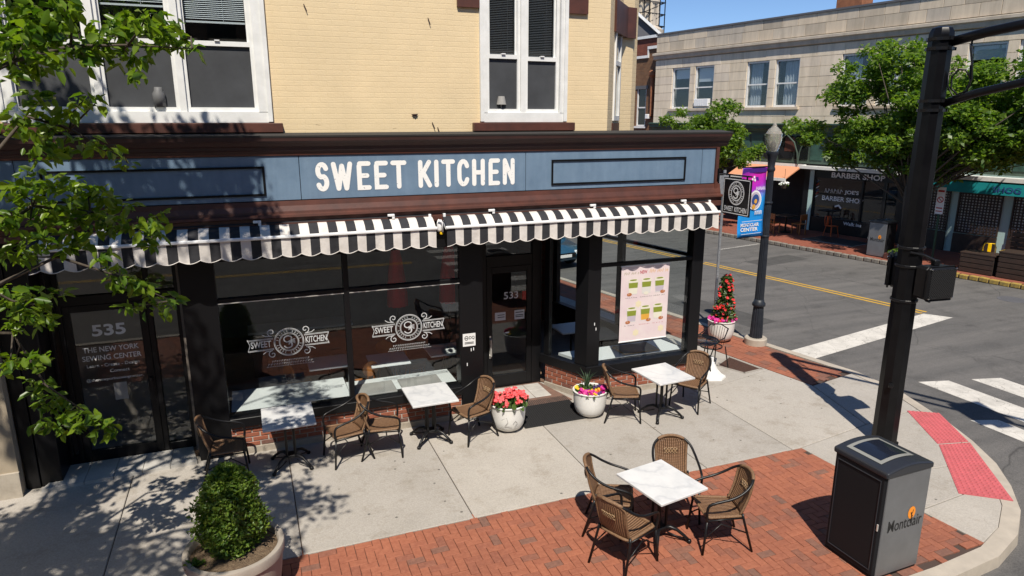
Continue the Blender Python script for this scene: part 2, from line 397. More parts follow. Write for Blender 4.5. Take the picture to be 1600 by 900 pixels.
# walls whose bricks are too small to see singly: brick relief in the material
def brick_wall(name, c1, c2, mo, bw=.215, bh=.072, bump=.5, paint=False, axis='X'):
    m, nt, p = nodes_of(name); tc = N(nt, 'ShaderNodeTexCoord').outputs['Object']
    sx = N(nt, 'ShaderNodeSeparateXYZ'); nt.links.new(tc, sx.inputs[0]); cx = N(nt, 'ShaderNodeCombineXYZ')
    nz = N(nt, 'ShaderNodeTexNoise'); nz.inputs['Scale'].default_value = 3.5; nz.inputs['Detail'].default_value = 3; nt.links.new(tc, nz.inputs['Vector'])
    nt.links.new(sx.outputs[axis], cx.inputs[0]); nt.links.new(sx.outputs['Z'], cx.inputs[1])
    vadd = N(nt, 'ShaderNodeVectorMath', operation='MULTIPLY_ADD'); vadd.inputs[1].default_value = (.05, .012, 0)
    nt.links.new(nz.outputs['Color'], vadd.inputs[0]); nt.links.new(cx.outputs[0], vadd.inputs[2])
    b = N(nt, 'ShaderNodeTexBrick'); b.inputs['Scale'].default_value = 1.0
    b.inputs['Brick Width'].default_value = bw; b.inputs['Row Height'].default_value = bh; b.inputs['Mortar Size'].default_value = .006
    b.inputs['Mortar Smooth'].default_value = .3
    for k, v in (('Color1', c1), ('Color2', c2), ('Mortar', mo)): b.inputs[k].default_value = (*v, 1)
    nt.links.new(vadd.outputs[0], b.inputs['Vector'])
    c = b.outputs['Color']
    if paint:
        c = mix(nt, 1.0, c, ramp(nt, noise(nt, tc, 1.3, 7, .7), [(.3, (.90, .90, .88)), (.7, (1.04, 1.03, 1.0))]), 'MULTIPLY')
        mp = N(nt, 'ShaderNodeMapping'); mp.inputs['Scale'].default_value = (.7, 1, 6); nt.links.new(tc, mp.inputs['Vector'])
        low = N(nt, 'ShaderNodeMapRange'); low.inputs[1].default_value = 4.98; low.inputs[2].default_value = 4.58; low.inputs[3].default_value = 0; low.inputs[4].default_value = .115
        nt.links.new(sx.outputs['Z'], low.inputs[0]); sm_ = N(nt, 'ShaderNodeMath', operation='ADD'); nt.links.new(noise(nt, mp.outputs[0], 3.2, 9, .75), sm_.inputs[0]); nt.links.new(low.outputs[0], sm_.inputs[1])
        chips = ramp(nt, sm_.outputs[0], [(.735, (0, 0, 0)), (.75, (1, 1, 1))])
        c = mix(nt, chips, c, (.20, .135, .07))
    else:
        c = mix(nt, 1.0, c, ramp(nt, noise(nt, tc, 1.5, 7, .7), [(.3, (.7, .7, .7)), (.7, (1.1, 1.1, 1.1))]), 'MULTIPLY')
    nt.links.new(c, p.inputs['Base Color']); p.inputs['Roughness'].default_value = .7 if paint else .9
    h = N(nt, 'ShaderNodeMath', operation='MULTIPLY_ADD'); nt.links.new(b.outputs['Fac'], h.inputs[0]); h.inputs[1].default_value = -1.0
    nt.links.new(noise(nt, tc, 40, 5), h.inputs[2])
    b2 = N(nt, 'ShaderNodeBump'); b2.inputs['Strength'].default_value = bump; b2.inputs['Distance'].default_value = .008
    nt.links.new(h.outputs[0], b2.inputs['Height']); nt.links.new(b2.outputs[0], p.inputs['Normal'])
brick_wall('yellow_brick', (.745, .590, .370), (.75, .597, .378), (.74, .585, .364), paint=True, bump=.34)
brick_wall('brown_brick', (.21, .105, .05), (.15, .07, .035), (.20, .15, .10), axis='X')
brick_wall('red_brick_wall', (.24, .065, .035), (.19, .05, .03), (.18, .11, .08), axis='X')
brick_wall('far_paving', (.30, .085, .045), (.25, .07, .04), (.15, .06, .04), axis='X')
MAT['far_paving'].node_tree.nodes['Separate XYZ']   # uses x and z; the far pavement swaps z for y below
for l in list(MAT['far_paving'].node_tree.links):
    if l.to_node.bl_idname == 'ShaderNodeCombineXYZ' and l.to_socket.name == 'Y':
        s = l.from_node; MAT['far_paving'].node_tree.links.remove(l)
        MAT['far_paving'].node_tree.links.new(s.outputs['Y'], [n for n in MAT['far_paving'].node_tree.nodes if n.bl_idname == 'ShaderNodeCombineXYZ'][0].inputs[1])
        break

# painted blue sign board, with soft vertical weather streaks
m, nt, p = nodes_of('sign_blue'); vec = N(nt, 'ShaderNodeNewGeometry').outputs['Position']
mp = N(nt, 'ShaderNodeMapping'); mp.inputs['Scale'].default_value = (9, 1, .8); nt.links.new(vec, mp.inputs['Vector'])
c = ramp(nt, noise(nt, mp.outputs[0], 1.0, 6), [(.3, (.130, .205, .300)), (.7, (.165, .245, .345))])
c = mix(nt, 1.0, c, ramp(nt, noise(nt, vec, 2.0, 7, .7), [(.3, (.80, .81, .82)), (.7, (1.10, 1.08, 1.05))]), 'MULTIPLY')
nt.links.new(c, p.inputs['Base Color']); p.inputs['Roughness'].default_value = .55; add_bump(nt, p, noise(nt, vec, 30, 4), .08)
# worn white lettering with chips
m, nt, p = nodes_of('letter_white'); vec = N(nt, 'ShaderNodeNewGeometry').outputs['Position']
c = mix(nt, ramp(nt, noise(nt, vec, 24, 6, .75), [(.62, (0, 0, 0)), (.645, (1, 1, 1))]), (.86, .85, .82), (.22, .24, .27))
nt.links.new(c, p.inputs['Base Color']); p.inputs['Roughness'].default_value = .6
# awning cloth
def cloth(name, a, b):
    m, nt, p = nodes_of(name); vec = N(nt, 'ShaderNodeNewGeometry').outputs['Position']
    c = ramp(nt, noise(nt, vec, 5, 7, .7), [(.3, a), (.7, b)]); nt.links.new(c, p.inputs['Base Color']); p.inputs['Roughness'].default_value = .85
    add_bump(nt, p, noise(nt, vec, 7, 3), .5, .02)
cloth('stripe_white', (.56, .52, .48), (.70, .66, .62)); cloth('stripe_black', (.014, .014, .018), (.028, .028, .032))
# marble
m, nt, p = nodes_of('marble'); vec = N(nt, 'ShaderNodeTexCoord').outputs['Object']
oi = N(nt, 'ShaderNodeObjectInfo'); va = N(nt, 'ShaderNodeVectorMath', operation='MULTIPLY_ADD'); va.inputs[1].default_value = (9, 9, 9)
nt.links.new(oi.outputs['Random'], va.inputs[0]); nt.links.new(vec, va.inputs[2])
wv = N(nt, 'ShaderNodeTexWave', wave_type='BANDS', bands_direction='DIAGONAL'); wv.inputs['Scale'].default_value = 1.1; wv.inputs['Distortion'].default_value = 11
wv.inputs['Detail'].default_value = 5; wv.inputs['Detail Scale'].default_value = 1.6; nt.links.new(va.outputs[0], wv.inputs['Vector'])
c = ramp(nt, wv.outputs['Fac'], [(.0, (.56, .565, .57)), (.07, (.62, .62, .62)), (.25, (.65, .65, .645))])
c = mix(nt, 1.0, c, ramp(nt, noise(nt, va.outputs[0], 5, 6), [(.3, (.86, .87, .88)), (.6, (1, 1, 1))]), 'MULTIPLY')
nt.links.new(c, p.inputs['Base Color']); p.inputs['Roughness'].default_value = .3
# wicker: strands woven over and under
m, nt, p = nodes_of('wicker'); vec = N(nt, 'ShaderNodeTexCoord').outputs['UV']
w1 = N(nt, 'ShaderNodeTexWave', wave_type='BANDS', bands_direction='X'); w1.inputs['Scale'].default_value = 4.6; w1.inputs['Distortion'].default_value = .6
w2 = N(nt, 'ShaderNodeTexWave', wave_type='BANDS', bands_direction='Y'); w2.inputs['Scale'].default_value = 7.5; w2.inputs['Distortion'].default_value = .8
for w in (w1, w2): nt.links.new(vec, w.inputs['Vector'])
wm = N(nt, 'ShaderNodeMath', operation='MULTIPLY'); nt.links.new(w1.outputs['Fac'], wm.inputs[0]); nt.links.new(w2.outputs['Fac'], wm.inputs[1])
ad = N(nt, 'ShaderNodeMath', operation='MULTIPLY_ADD'); nt.links.new(w1.outputs['Fac'], ad.inputs[0]); ad.inputs[1].default_value = .6; nt.links.new(wm.outputs[0], ad.inputs[2])
c = ramp(nt, ad.outputs[0], [(.10, (.018, .008, .004)), (.45, (.150, .076, .038)), (1.0, (.30, .170, .092))])
c = mix(nt, .3, c, ramp(nt, noise(nt, N(nt, 'ShaderNodeTexCoord').outputs['Object'], 30, 5), [(.3, (.08, .038, .018)), (.7, (.30, .165, .082))]))
nt.links.new(c, p.inputs['Base Color']); p.inputs['Roughness'].default_value = .5; add_bump(nt, p, ad.outputs[0], .8, .006)
mat('wicker_rim', (.155, .086, .045), .5, c2=(.25, .145, .076), vs=60, bump=.8, bs=160)
mat('wicker_light', (.30, .19, .10), .5, c2=(.24, .15, .08), vs=50)
# banner cloth: violet over magenta to sky blue, printed
m, nt, p = nodes_of('banner_print'); tc = N(nt, 'ShaderNodeTexCoord').outputs['Object']
sx = N(nt, 'ShaderNodeSeparateXYZ'); nt.links.new(tc, sx.inputs[0])
mr = N(nt, 'ShaderNodeMapRange'); mr.inputs[1].default_value = -.25; mr.inputs[2].default_value = 1.45
dx = N(nt, 'ShaderNodeMath', operation='MULTIPLY_ADD'); dx.inputs[1].default_value = -.32; nt.links.new(sx.outputs['X'], dx.inputs[0]); nt.links.new(sx.outputs['Z'], dx.inputs[2])
nt.links.new(dx.outputs[0], mr.inputs[0])
c = ramp(nt, mr.outputs[0], [(.0, (.0, .24, .72)), (.48, (.01, .30, .75)), (.66, (.42, .015, .48)), (.80, (.62, .01, .38)), (.93, (.10, .01, .30))])
nt.links.new(c, p.inputs['Base Color']); p.inputs['Roughness'].default_value = .6

# ------------------------------------------------------------------ lettering
def text_geo(s, bold=0.0, shear=0.0, spacing=1.0):
    cu = bpy.data.curves.new('t', 'FONT'); cu.body = s; cu.size = 1.0; cu.offset = bold; cu.resolution_u = 3; cu.shear = shear
    cu.space_character = spacing
    ob = bpy.data.objects.new('t', cu); col.objects.link(ob)
    me = bpy.data.meshes.new_from_object(ob)
    v = [tuple(q.co) for q in me.vertices]; f = [tuple(pl.vertices) for pl in me.polygons]
    bpy.data.objects.remove(ob); bpy.data.curves.remove(cu); bpy.data.meshes.remove(me)
    return v, f
def put_text(mb, s, o, u, w, W=None, H=None, m=0, bold=0.0, shear=0.0, spacing=1.0, center=False):
    """text with lower left corner at o, along unit u, upright along w, fitted to width W and/or height H"""
    v, f = text_geo(s, bold, shear, spacing)
    xs = [q[0] for q in v]; ys = [q[1] for q in v]; x0, x1, y0, y1 = min(xs), max(xs), min(ys), max(ys)
    sx = W / (x1 - x0) if W else H / (y1 - y0)
    sy = H / (y1 - y0) if H else sx
    o, u, w = Vector(o), Vector(u), Vector(w)
    off = -(x1 - x0) * sx / 2 if center else 0
    mb.add([o + u * ((q[0] - x0) * sx + off) + w * ((q[1] - y0) * sy) for q in v], f, m)
def stroke(mb, pts, w, o, u, v, nrm, closed=False, m=0, depth=0.0, cap=6):
    """flat rounded-end ribbon through 2-D pts, laid out as o + u*x + v*y; depth lifts it along nrm"""
    P = [Vector((p[0], p[1])) for p in pts]; k = len(P); o, u, v, nrm = Vector(o) + Vector(nrm) * depth, Vector(u), Vector(v), Vector(nrm)
    L = []; Rr = []
    for i in range(k):
        if closed: d = P[(i + 1) % k] - P[i - 1]
        elif i == 0: d = P[1] - P[0]
        elif i == k - 1: d = P[-1] - P[-2]
        else: d = (P[i + 1] - P[i]).normalized() + (P[i] - P[i - 1]).normalized()
        d.normalize(); n = Vector((-d.y, d.x)); s = 1.0
        if not closed and 0 < i < k - 1:
            c = n.dot(Vector((-(P[i]-P[i-1]).y, (P[i]-P[i-1]).x)).normalized()); s = min(1.6, 1 / max(c, .3))
        L.append(P[i] + n * w / 2 * s); Rr.append(P[i] - n * w / 2 * s)
    to3 = lambda q: o + u * q.x + v * q.y
    if closed:
        vs = [to3(q) for q in L] + [to3(q) for q in Rr]
        mb.add(vs, [(i, k + i, k + (i + 1) % k, (i + 1) % k) for i in range(k)], m); return
    ring = list(Rr)
    d = (P[-1] - P[-2]).normalized(); a0 = math.atan2(-d.x, d.y)
    a0 = math.atan2((Rr[-1] - P[-1]).y, (Rr[-1] - P[-1]).x)
    ends = [P[-1] + Vector((math.cos(a0 + math.pi * j / cap), math.sin(a0 + math.pi * j / cap))) * w / 2 for j in range(1, cap)]
    a1 = math.atan2((L[0] - P[0]).y, (L[0] - P[0]).x)
    st_ = [P[0] + Vector((math.cos(a1 + math.pi * j / cap), math.sin(a1 + math.pi * j / cap))) * w / 2 for j in range(1, cap)]
    mb.add([to3(q) for q in L] + [to3(q) for q in Rr], [(i, k + i, k + i + 1, i + 1) for i in range(k - 1)], m)
    e = [Rr[-1]] + ends + [L[-1]]; mb.add([to3(q) for q in e], [tuple(range(len(e)))], m)
    e = [L[0]] + st_ + [Rr[0]]; mb.add([to3(q) for q in e], [tuple(range(len(e)))], m)
def arc(cx, cy, rx, ry, a0, a1, n=14):
    return [(cx + rx * math.cos(R(a0 + (a1 - a0) * i / n)), cy + ry * math.sin(R(a0 + (a1 - a0) * i / n))) for i in range(n + 1)]
def spiral(cx, cy, r, a0, turns, sgn=1, n=16):
    return [(cx + r * (1 - .8 * i / n) * math.cos(R(a0) + sgn * turns * 2 * math.pi * i / n), cy + r * (1 - .8 * i / n) * math.sin(R(a0) + sgn * turns * 2 * math.pi * i / n)) for i in range(n + 1)]
S_PATH = arc(.5, .74, .42, .26, 20, 200, 9) + arc(.5, .74, .42, .26, 215, 250, 2) + arc(.5, .26, .42, .26, 70, 20, 3)[0:] + arc(.5, .26, .42, .26, 5, -160, 9)
GLYPH = {  # strokes in a unit box
    'S': [S_PATH],
    'W': [[(0, 1), (.26, 0)], [(.26, 0), (.5, .92)], [(.5, .92), (.74, 0)], [(.74, 0), (1, 1)]],
    'E': [[(.12, 1), (1, 1)], [(.06, .9), (.06, 0), (1, 0)], [(.06, .5), (.82, .5)]],
    'T': [[(0, 1), (1, 1)], [(.5, .88), (.5, 0)]],
    'K': [[(0, 1), (0, 0)], [(.95, 1), (.10, .42)], [(.42, .46), (1, 0)]],
    'I': [[(.5, 1), (.5, 0)]],
    'C': [arc(.5, .68, .5, .32, 20, 180, 8) + arc(.5, .32, .5, .32, 180, 340, 8)],
    'H': [[(0, 1), (0, 0)], [(1, 1), (1, 0)], [(.28, .5), (1, .5)]],
    'N': [[(0, 0), (0, 1)], [(0, 1), (1, .06)], [(1, 0), (1, 1)]],
}

def emblem(mb, c, u, v, nrm, r, lw, ex=1.0):
    """round badge with rings and a stylised S with a fanned tail"""
    ring = lambda q: [(q * ex * math.cos(2 * math.pi * i / 36), q * math.sin(2 * math.pi * i / 36)) for i in range(36)]
    for q, w in ((1.0, 1.0), (.93, .6), (.66, .9), (.60, .5)): stroke(mb, ring(r * q), lw * w, c, u, v, nrm, True)
    for k in range(26):                                           # illegible ring of small print
        a = 2 * math.pi * k / 26
        if k % 13 in (0, 6): continue
        stroke(mb, [(r * ex * .74 * math.cos(a), r * .74 * math.sin(a)), (r * ex * .85 * math.cos(a), r * .85 * math.sin(a))], lw * .9, c, u, v, nrm, cap=2)
    q = r * .52
    sp = [((x - .5) * q * 1.25 - q * .12, (y - .5) * q * 1.7) for x, y in S_PATH]
    stroke(mb, sp, lw * 1.7, c, u, v, nrm, depth=.0006)
    for k in range(4):
        stroke(mb, [(-q * .05 + 0 * k, q * (.10 - .16 * k)), (q * .35, q * (.30 - .10 * k)), (q * .78, q * (.34 - .20 * k))], lw * .9, c, u, v, nrm, depth=.0012)
    stroke(mb, [(q * .30, q * .45), (q * .30, -q * .75)], lw * 1.1, c, u, v, nrm, depth=.0018)

# ------------------------------------------------------------------ leaves and flowers
def leaf_cloud(name, mat_name, P, size, parent=None, world=True, spread=None, aspect=.55, droop=.25, fold=.18, quads=True, seed=1, up=.35):
    """one mesh of pointed folded leaves at points P (n,3)"""
    g = np.random.default_rng(seed); P = np.asarray(P, float); n = len(P)
    s = size * g.uniform(.5, 1.3, n)
    d = g.normal(size=(n, 3)); d[:, 2] = d[:, 2] * .55 - droop
    d /= np.linalg.norm(d, axis=1)[:, None]
    nn = g.normal(size=(n, 3)) * .75 + np.array([0, 0, up * 2]) ; nn -= d * (nn * d).sum(1)[:, None]; nn /= np.linalg.norm(nn, axis=1)[:, None] + 1e-9
    w = np.cross(d, nn)
    def pt(a, b, c): return P + d * (s * a)[:, None] + w * (s * b)[:, None] + nn * (s * c)[:, None]
    A = aspect / 2
    if quads:
        V = np.stack([pt(0, 0, 0), pt(.28, -A * .9, fold * .8), pt(.66, -A * .8, fold * .6), pt(1, 0, -.06), pt(.66, A * .8, fold * .6), pt(.28, A * .9, fold * .8)], 1).reshape(-1, 3)
        k = 6; fl = np.array([[0, 1, 2, 3], [0, 3, 4, 5]])
    else:
        V = np.stack([pt(0, 0, 0), pt(.45, -A, fold), pt(1, 0, 0), pt(.45, A, fold)], 1).reshape(-1, 3); k = 4; fl = np.array([[0, 1, 2, 3]])
    F = (np.arange(n)[:, None, None] * k + fl[None]).reshape(-1, 4)
    me = bpy.data.meshes.new(name); me.vertices.add(len(V)); me.vertices.foreach_set('co', V.astype(np.float32).ravel())
    me.loops.add(F.size); me.loops.foreach_set('vertex_index', F.astype(np.int32).ravel())
    me.polygons.add(len(F)); me.polygons.foreach_set('loop_start', np.arange(0, F.size, 4, dtype=np.int32))
    me.update(calc_edges=True); me.materials.append(MAT[mat_name])
    return link(name, me, parent, world)
def clump_points(C, per, seed):
    """points scattered in soft clumps; C rows are x, y, z, radius"""
    g = np.random.default_rng(seed); out = []
    for (x, y, z, r) in C:
        n = max(4, int(per * r * r)); q = g.normal(size=(n, 3)); q /= np.linalg.norm(q, axis=1)[:, None]
        q *= (g.uniform(.15, 1, n) ** .5)[:, None] * r; q[:, 2] *= .7
        out.append(q + np.array([x, y, z]))
    return np.concatenate(out)
def blossoms(mb, P, r, seed, petals=5, cup=.3, face=(-.2, -.6, .8), m=0):
    g = random.Random(seed); f0 = Vector(face).normalized()
    for p in P:
        n = (f0 + Vector((g.gauss(0, .45), g.gauss(0, .45), g.gauss(0, .35)))).normalized(); a = n.orthogonal().normalized(); b = n.cross(a); rr = r * g.uniform(.75, 1.2); ph = g.uniform(0, 6.28)
        for k in range(petals):
            t0 = ph + 2 * math.pi * k / petals; h = math.pi / petals
            e = lambda t, q, z: Vector(p) + (a * math.cos(t) + b * math.sin(t)) * rr * q + n * rr * z
            mb.add([Vector(p), e(t0 - h, .8, cup), e(t0, 1.0, cup * .9), e(t0 + h, .8, cup)], [(0, 1, 2, 3)], m)

# ------------------------------------------------------------------ ground, roads, pavement
gm = MB(); gm.add([(-300, -300, -.134), (300, -300, -.134), (300, 300, -.134), (-300, 300, -.134)], [(0, 1, 2, 3)])
tag(gm.build('road', 'asphalt'), 'grey asphalt roadway of the two streets', kind='structure')

KERB = [tuple(st(s, 12.3)[:2]) for s in (70, 45, 30, 20, 14, 10, 8, 6.9)] + [(10.66, 8.2), (10.4, 7.42), (10.2, 6.85), (9.96, 6.33), (9.6, 5.73), (9.17, 5.24),
        (8.68, 4.80), (8.12, 4.47), (7.5, 4.27), (6.65, 4.2), (4, 4.15), (-2, 4.15), (-12, 4.15), (-40, 4.15)]
def offset_line(P, d):
    out = []
    for i, p in enumerate(P):
        a = Vector(P[max(0, i - 1)]); b = Vector(P[min(len(P) - 1, i + 1)]); t = (b - a).normalized()
        out.append((p[0] + t.y * d, p[1] - t.x * d))
    return out
KIN = offset_line(KERB, .19)
bed = MB(); bed.prism(([(-40, 30)] + KERB[::-1] + [(KERB[0][0] - 14, KERB[0][1])])[::-1] if False else (KIN + [(-40, 60), (-3, 70)])[::-1], -.13, -.02)
sidewalk = tag(bed.build('sidewalk', 'paver_bed'), 'pavement bed around the corner shop', kind='structure')
kb = MB()
for i in range(len(KERB) - 1):
    a, b, c, d = KERB[i], KERB[i + 1], KIN[i + 1], KIN[i]
    ao = offset_line(KERB, -.015)
    kb.add([(*ao[i], -.14), (*ao[i + 1], -.14), (*b, .0), (*a, .0), (*KIN[i + 1], .008), (*KIN[i], .008), (*KIN[i + 1], -.1), (*KIN[i], -.1)],
           [(0, 1, 2, 3), (3, 2, 4, 5), (5, 4, 6, 7)])
tag(kb.build('kerb', 'kerb'), 'pale concrete kerb curving round the street corner', kind='structure')

# concrete slabs: each a piece with a tooled joint
def poly_slab(pts, name='slab', z=.006, m='concrete', inset=.006):
    P = [Vector(p) for p in pts]; c = sum(P, Vector((0, 0))) / len(P)
    n = len(P); ins = []
    for i in range(n):
        d1 = (P[i] - P[i - 1]).normalized(); d2 = (P[(i + 1) % n] - P[i]).normalized()
        n1 = Vector((-d1.y, d1.x)); n2 = Vector((-d2.y, d2.x)); bis = n1 + n2
        bis = bis / max(.3, bis.dot(n1)) if bis.length > 1e-6 else n1
        ins.append((P[i] + bis * inset, P[i] + bis * (inset + .008)))
    v = [(a.x, a.y, -.015) for a, b in ins] + [(a.x, a.y, z - .006) for a, b in ins] + [(b.x, b.y, z) for a, b in ins]
    f = [(i, (i + 1) % n, n + (i + 1) % n, n + i) for i in range(n)] + [(n + i, n + (i + 1) % n, 2 * n + (i + 1) % n, 2 * n + i) for i in range(n)] + [tuple(range(2 * n, 3 * n))]
    mb = MB(); mb.add(v, f); return mb.build(name, m, sidewalk)
YB = 7.10; YF = 10.9
xs = [-14, -11.9, -9.8, -7.8, -5.85, -3.83, -1.78, .24, 2.26, 4.09, 5.68, 7.2]
for a, b in zip(xs[:-1], xs[1:]): poly_slab([(a, YB), (b, YB), (b, YF), (a, YF)])
rl = lambda n: [tuple(st(s, n)[:2]) for s in (6.94, 9.3, 14, 20, 30, 45, 70)]
RB2 = tuple(st(6.94, 10.93)[:2])
poly_slab([(7.2, YB), (7.36, YB), (8.93, 7.35), RB2, tuple(st(7.9, 10.93)[:2]), (7.2, 9.45)])
poly_slab([(7.2, 9.45), tuple(st(7.9, 10.93)[:2]), tuple(st(9.3, 10.93)[:2]), tuple(st(14, 10.93)[:2]), tuple(st(14, 8.9)[:2]), (7.2, 11.2)])
poly_slab([tuple(st(14, 8.9)[:2]), tuple(st(14, 10.93)[:2]), tuple(st(22, 10.93)[:2]), tuple(st(22, 8.9)[:2])])
poly_slab([(7.36, YB), (7.42, 6.1), KIN[12], KIN[11], KIN[10], KIN[9], (8.93, 7.35)])
poly_slab([(8.93, 7.35), KIN[9], KIN[8], KIN[7], RB2])
poly_slab([(7.42, 6.1), (7.50, 5.25), KIN[13], KIN[12]])
poly_slab([(7.50, 5.25), (7.58, 4.50), KIN[15], KIN[14], KIN[13]])

# brick paving in herringbone, the nearest bricks single
paving = sidewalk
bm_ = MB(); bm_.bbox(-.0975, -.0475, -.045, .0975, .0475, 0, .004); brick_me = bm_.mesh('brick', 'paver')
KB = offset_line(KERB, .25)
def kin_y(x):                                                    # inner kerb line near the front street
    for p, q in zip(KB[:-1], KB[1:]):
        if q[0] <= x <= p[0] and p[1] < 7: return q[1] + (p[1] - q[1]) * (x - q[0]) / max(1e-6, p[0] - q[0])
    return 4.4
inside = lambda x, y: y < YB + .03 and x > -3.0 and x < 7.30 + (YB - y) * .1 + .05 and y > kin_y(x + .1 if x > 5 else x)
cells = []
for i in range(-40, 90):
    for j in range(-1, 32):
        k = (i - j) % 4
        if k == 0: x, y, rot = i * .1 + .1, YB - j * .1 - .05, 0
        elif k == 3: x, y, rot = i * .1 + .05, YB - j * .1 - .1 , 1
        else: continue
        if inside(x, y): cells.append((x, y, rot))
# vertical pieces run the other way because y falls with j
def view_rank(c):
    x, y, _ = c
    yaw = math.atan2(x, y) - R(21.187)
    dist = math.hypot(x, y)
    vis = -.66 < math.tan(yaw) < .78 and dist > 6.25
    return (0 if vis else 1, dist)
cells.sort(key=view_rank)
mass = MB()
for q, (x, y, rot) in enumerate(cells):
    dz = rnd.uniform(-.003, .0015); tw = rnd.gauss(0, .012)
    if q < 300:
        o = link('brick', brick_me, paving); o.location = (x, y, dz); o.rotation_euler = (rnd.gauss(0, .006), rnd.gauss(0, .006), tw + (math.pi / 2 if rot else 0))
    else:
        hx, hy = (.0475, .0975) if rot else (.0975, .0475)
        mass.bbox(x - hx, y - hy, -.045 + dz, x + hx, y + hy, dz, .004)
tag(mass.build('brick_paving', 'paver_mass', paving), kind='stuff')
# brick strip along the side street kerb
strip = MB()
for i in range(75):
    for j in range(6):
        s0 = 6.98 + i * .205 + (.1 if j % 2 else 0)
        c = st(s0 + .1, 11.0 + j * .187 + .045, 0)
        e1 = SD * .0985; e2 = SN * .089; z = rnd.uniform(-.002, .002)
        q = [c - e1 - e2, c + e1 - e2, c + e1 + e2, c - e1 + e2]
        strip.add([(p.x, p.y, -.04) for p in q] + [(p.x, p.y, z) for p in q], [(7, 6, 5, 4), (1, 0, 4, 5), (2, 1, 5, 6), (3, 2, 6, 7), (0, 3, 7, 4)])
tag(strip.build('brick_strip', 'paver_mass', sidewalk), kind='stuff')

# painted markings
def marking(name, pts, m, z=-.130):
    mb = MB(); mb.add([(p[0], p[1], z) for p in pts], [tuple(range(len(pts)))]); o = mb.build(name, m)
    return tag(o, kind='structure')
def quad_sn(s0, s1, n0, n1): return [st(s0, n0), st(s0, n1), st(s1, n1), st(s1, n0)]
marking('stop_line', [st(8.62, 12.5), st(8.03, 12.5), st(8.03, 18.3), st(8.62, 18.05)], 'paint_white')
marking('centre_line', quad_sn(8.66, 16.2, 18.00, 18.10), 'paint_yellow'); marking('centre_line', quad_sn(8.66, 16.2, 18.22, 18.32), 'paint_yellow')
marking('centre_line', quad_sn(17.0, 60, 18.00, 18.10), 'paint_yellow'); marking('centre_line', quad_sn(17.0, 60, 18.22, 18.32), 'paint_yellow')
for x0, x1, y0 in ((10.93, 11.38, 6.97), (11.66, 12.27, 8.52), (12.74, 13.34, 8.25), (13.85, 14.45, 8.0), (14.95, 15.55, 7.75)):
    marking('crosswalk_bar', [(x0, y0 + .08), (x0 + .05, y0 - 3.0), (x1 + .02, y0 - 3.1), (x1, y0 - .08)], 'paint_white')
marking('parking_mark', quad_sn(19.6, 19.72, 12.8, 15.1), 'paint_faint'); marking('parking_mark', quad_sn(16.2, 16.9, 15.0, 15.35), 'paint_faint')
marking('parking_mark', quad_sn(22.5, 22.62, 20.6, 22.9), 'paint_faint'); marking('parking_mark', quad_sn(17.5, 17.6, 20.6, 22.9), 'paint_faint')
mat('patch_tar', (.055, .053, .051), .9, c2=(.075, .072, .070), vs=5, bump=.4, bs=90)
for k, q in enumerate((quad_sn(10.2, 12.9, 13.3, 14.25), quad_sn(14.6, 15.5, 19.5, 21.9), quad_sn(5.6, 6.5, 19.2, 23.0))): marking('asphalt_patch', q, 'patch_tar', -.1325)
mh = thing('manhole_cover', 'round iron manhole cover in the road near the right edge', 'manhole cover', tuple(st(8.05, 21.6, -.134)))
MB().lathe([(.36, 0), (.36, .006), (.33, .007), (.33, .004), (0, .004)], 24).build('ring', 'slate_grey', mh)
tb = MB()
for i in range(-4, 5):
    for j in range(-4, 5):
        if i * i + j * j < 18: tb.box(i * .07 - .02, j * .07 - .02, .003, i * .07 + .02, j * .07 + .02, .008)
tag(tb.build('tread', 'slate_grey', mh), kind='stuff')
# the front street, seen in the shop glass
for y in (-3.12, -3.30): marking('centre_line', [(-40, y - .05), (5.2, y - .05), (5.2, y + .05), (-40, y + .05)], 'paint_yellow')
for k in range(8): marking('crosswalk_bar', [(6.2, 3.2 - k * 1.2), (9.2, 3.2 - k * 1.2), (9.2, 3.75 - k * 1.2), (6.2, 3.75 - k * 1.2)], 'paint_white')

# red tactile plates at the kerb ramp
def tactile(name, quad, label):
    t = thing(name, label, 'tactile paving', (quad[0][0], quad[0][1], .0), 0, 'red tactile plates')
    P = [Vector((q[0] - quad[0][0], q[1] - quad[0][1])) for q in quad]
    mb = MB(); mb.prism(P, .004, .013); mb.build('plate', 'tactile', t)
    d = MB(); L1 = (P[1] - P[0]).length; L2 = (P[3] - P[0]).length; nu = int(L1 / .062); nv = int(L2 / .062)
    for a in range(nu):
        for b in range(nv):
            u, v = (a + .5) / nu, (b + .5) / nv
            c = P[0] * (1-u)*(1-v) + P[1] * u*(1-v) + P[2] * u*v + P[3] * (1-u)*v
            d.lathe([(.021, .0), (.017, .008), (.009, .013), (0, .014)], 8, (c.x, c.y, .0128))
    tag(d.build('dome', 'tactile', t), kind='stuff')
tactile('tactile_plate', [(9.36, 6.45), (9.86, 6.33), (10.40, 7.22), (9.99, 7.49)], 'red bumpy tactile plate nearer the stop line')
tactile('tactile_plate', [(8.32, 5.35), (8.80, 4.97), (9.85, 6.30), (9.35, 6.42)], 'red bumpy tactile plate nearer the compactor bin')

# mulch bed cut into the concrete
mb = MB(); pit = [(8.42, 10.42), (8.64, 9.92), (9.06, 9.97), (8.93, 10.72)]
mb.prism(pit, .0, .010)
tag(mb.build('mulch_bed', 'mulch'), 'brown mulch bed in the concrete beside the brick strip', kind='stuff')
pf = MB()
for k in range(4):
    a, b = Vector(pit[k]), Vector(pit[(k + 1) % 4]); d = (b - a).normalized() * .03; pf.wallseg(a - d, b + d, .0, .012, -.05)
tag(pf.build('pit_border', 'concrete_dark'), kind='structure')

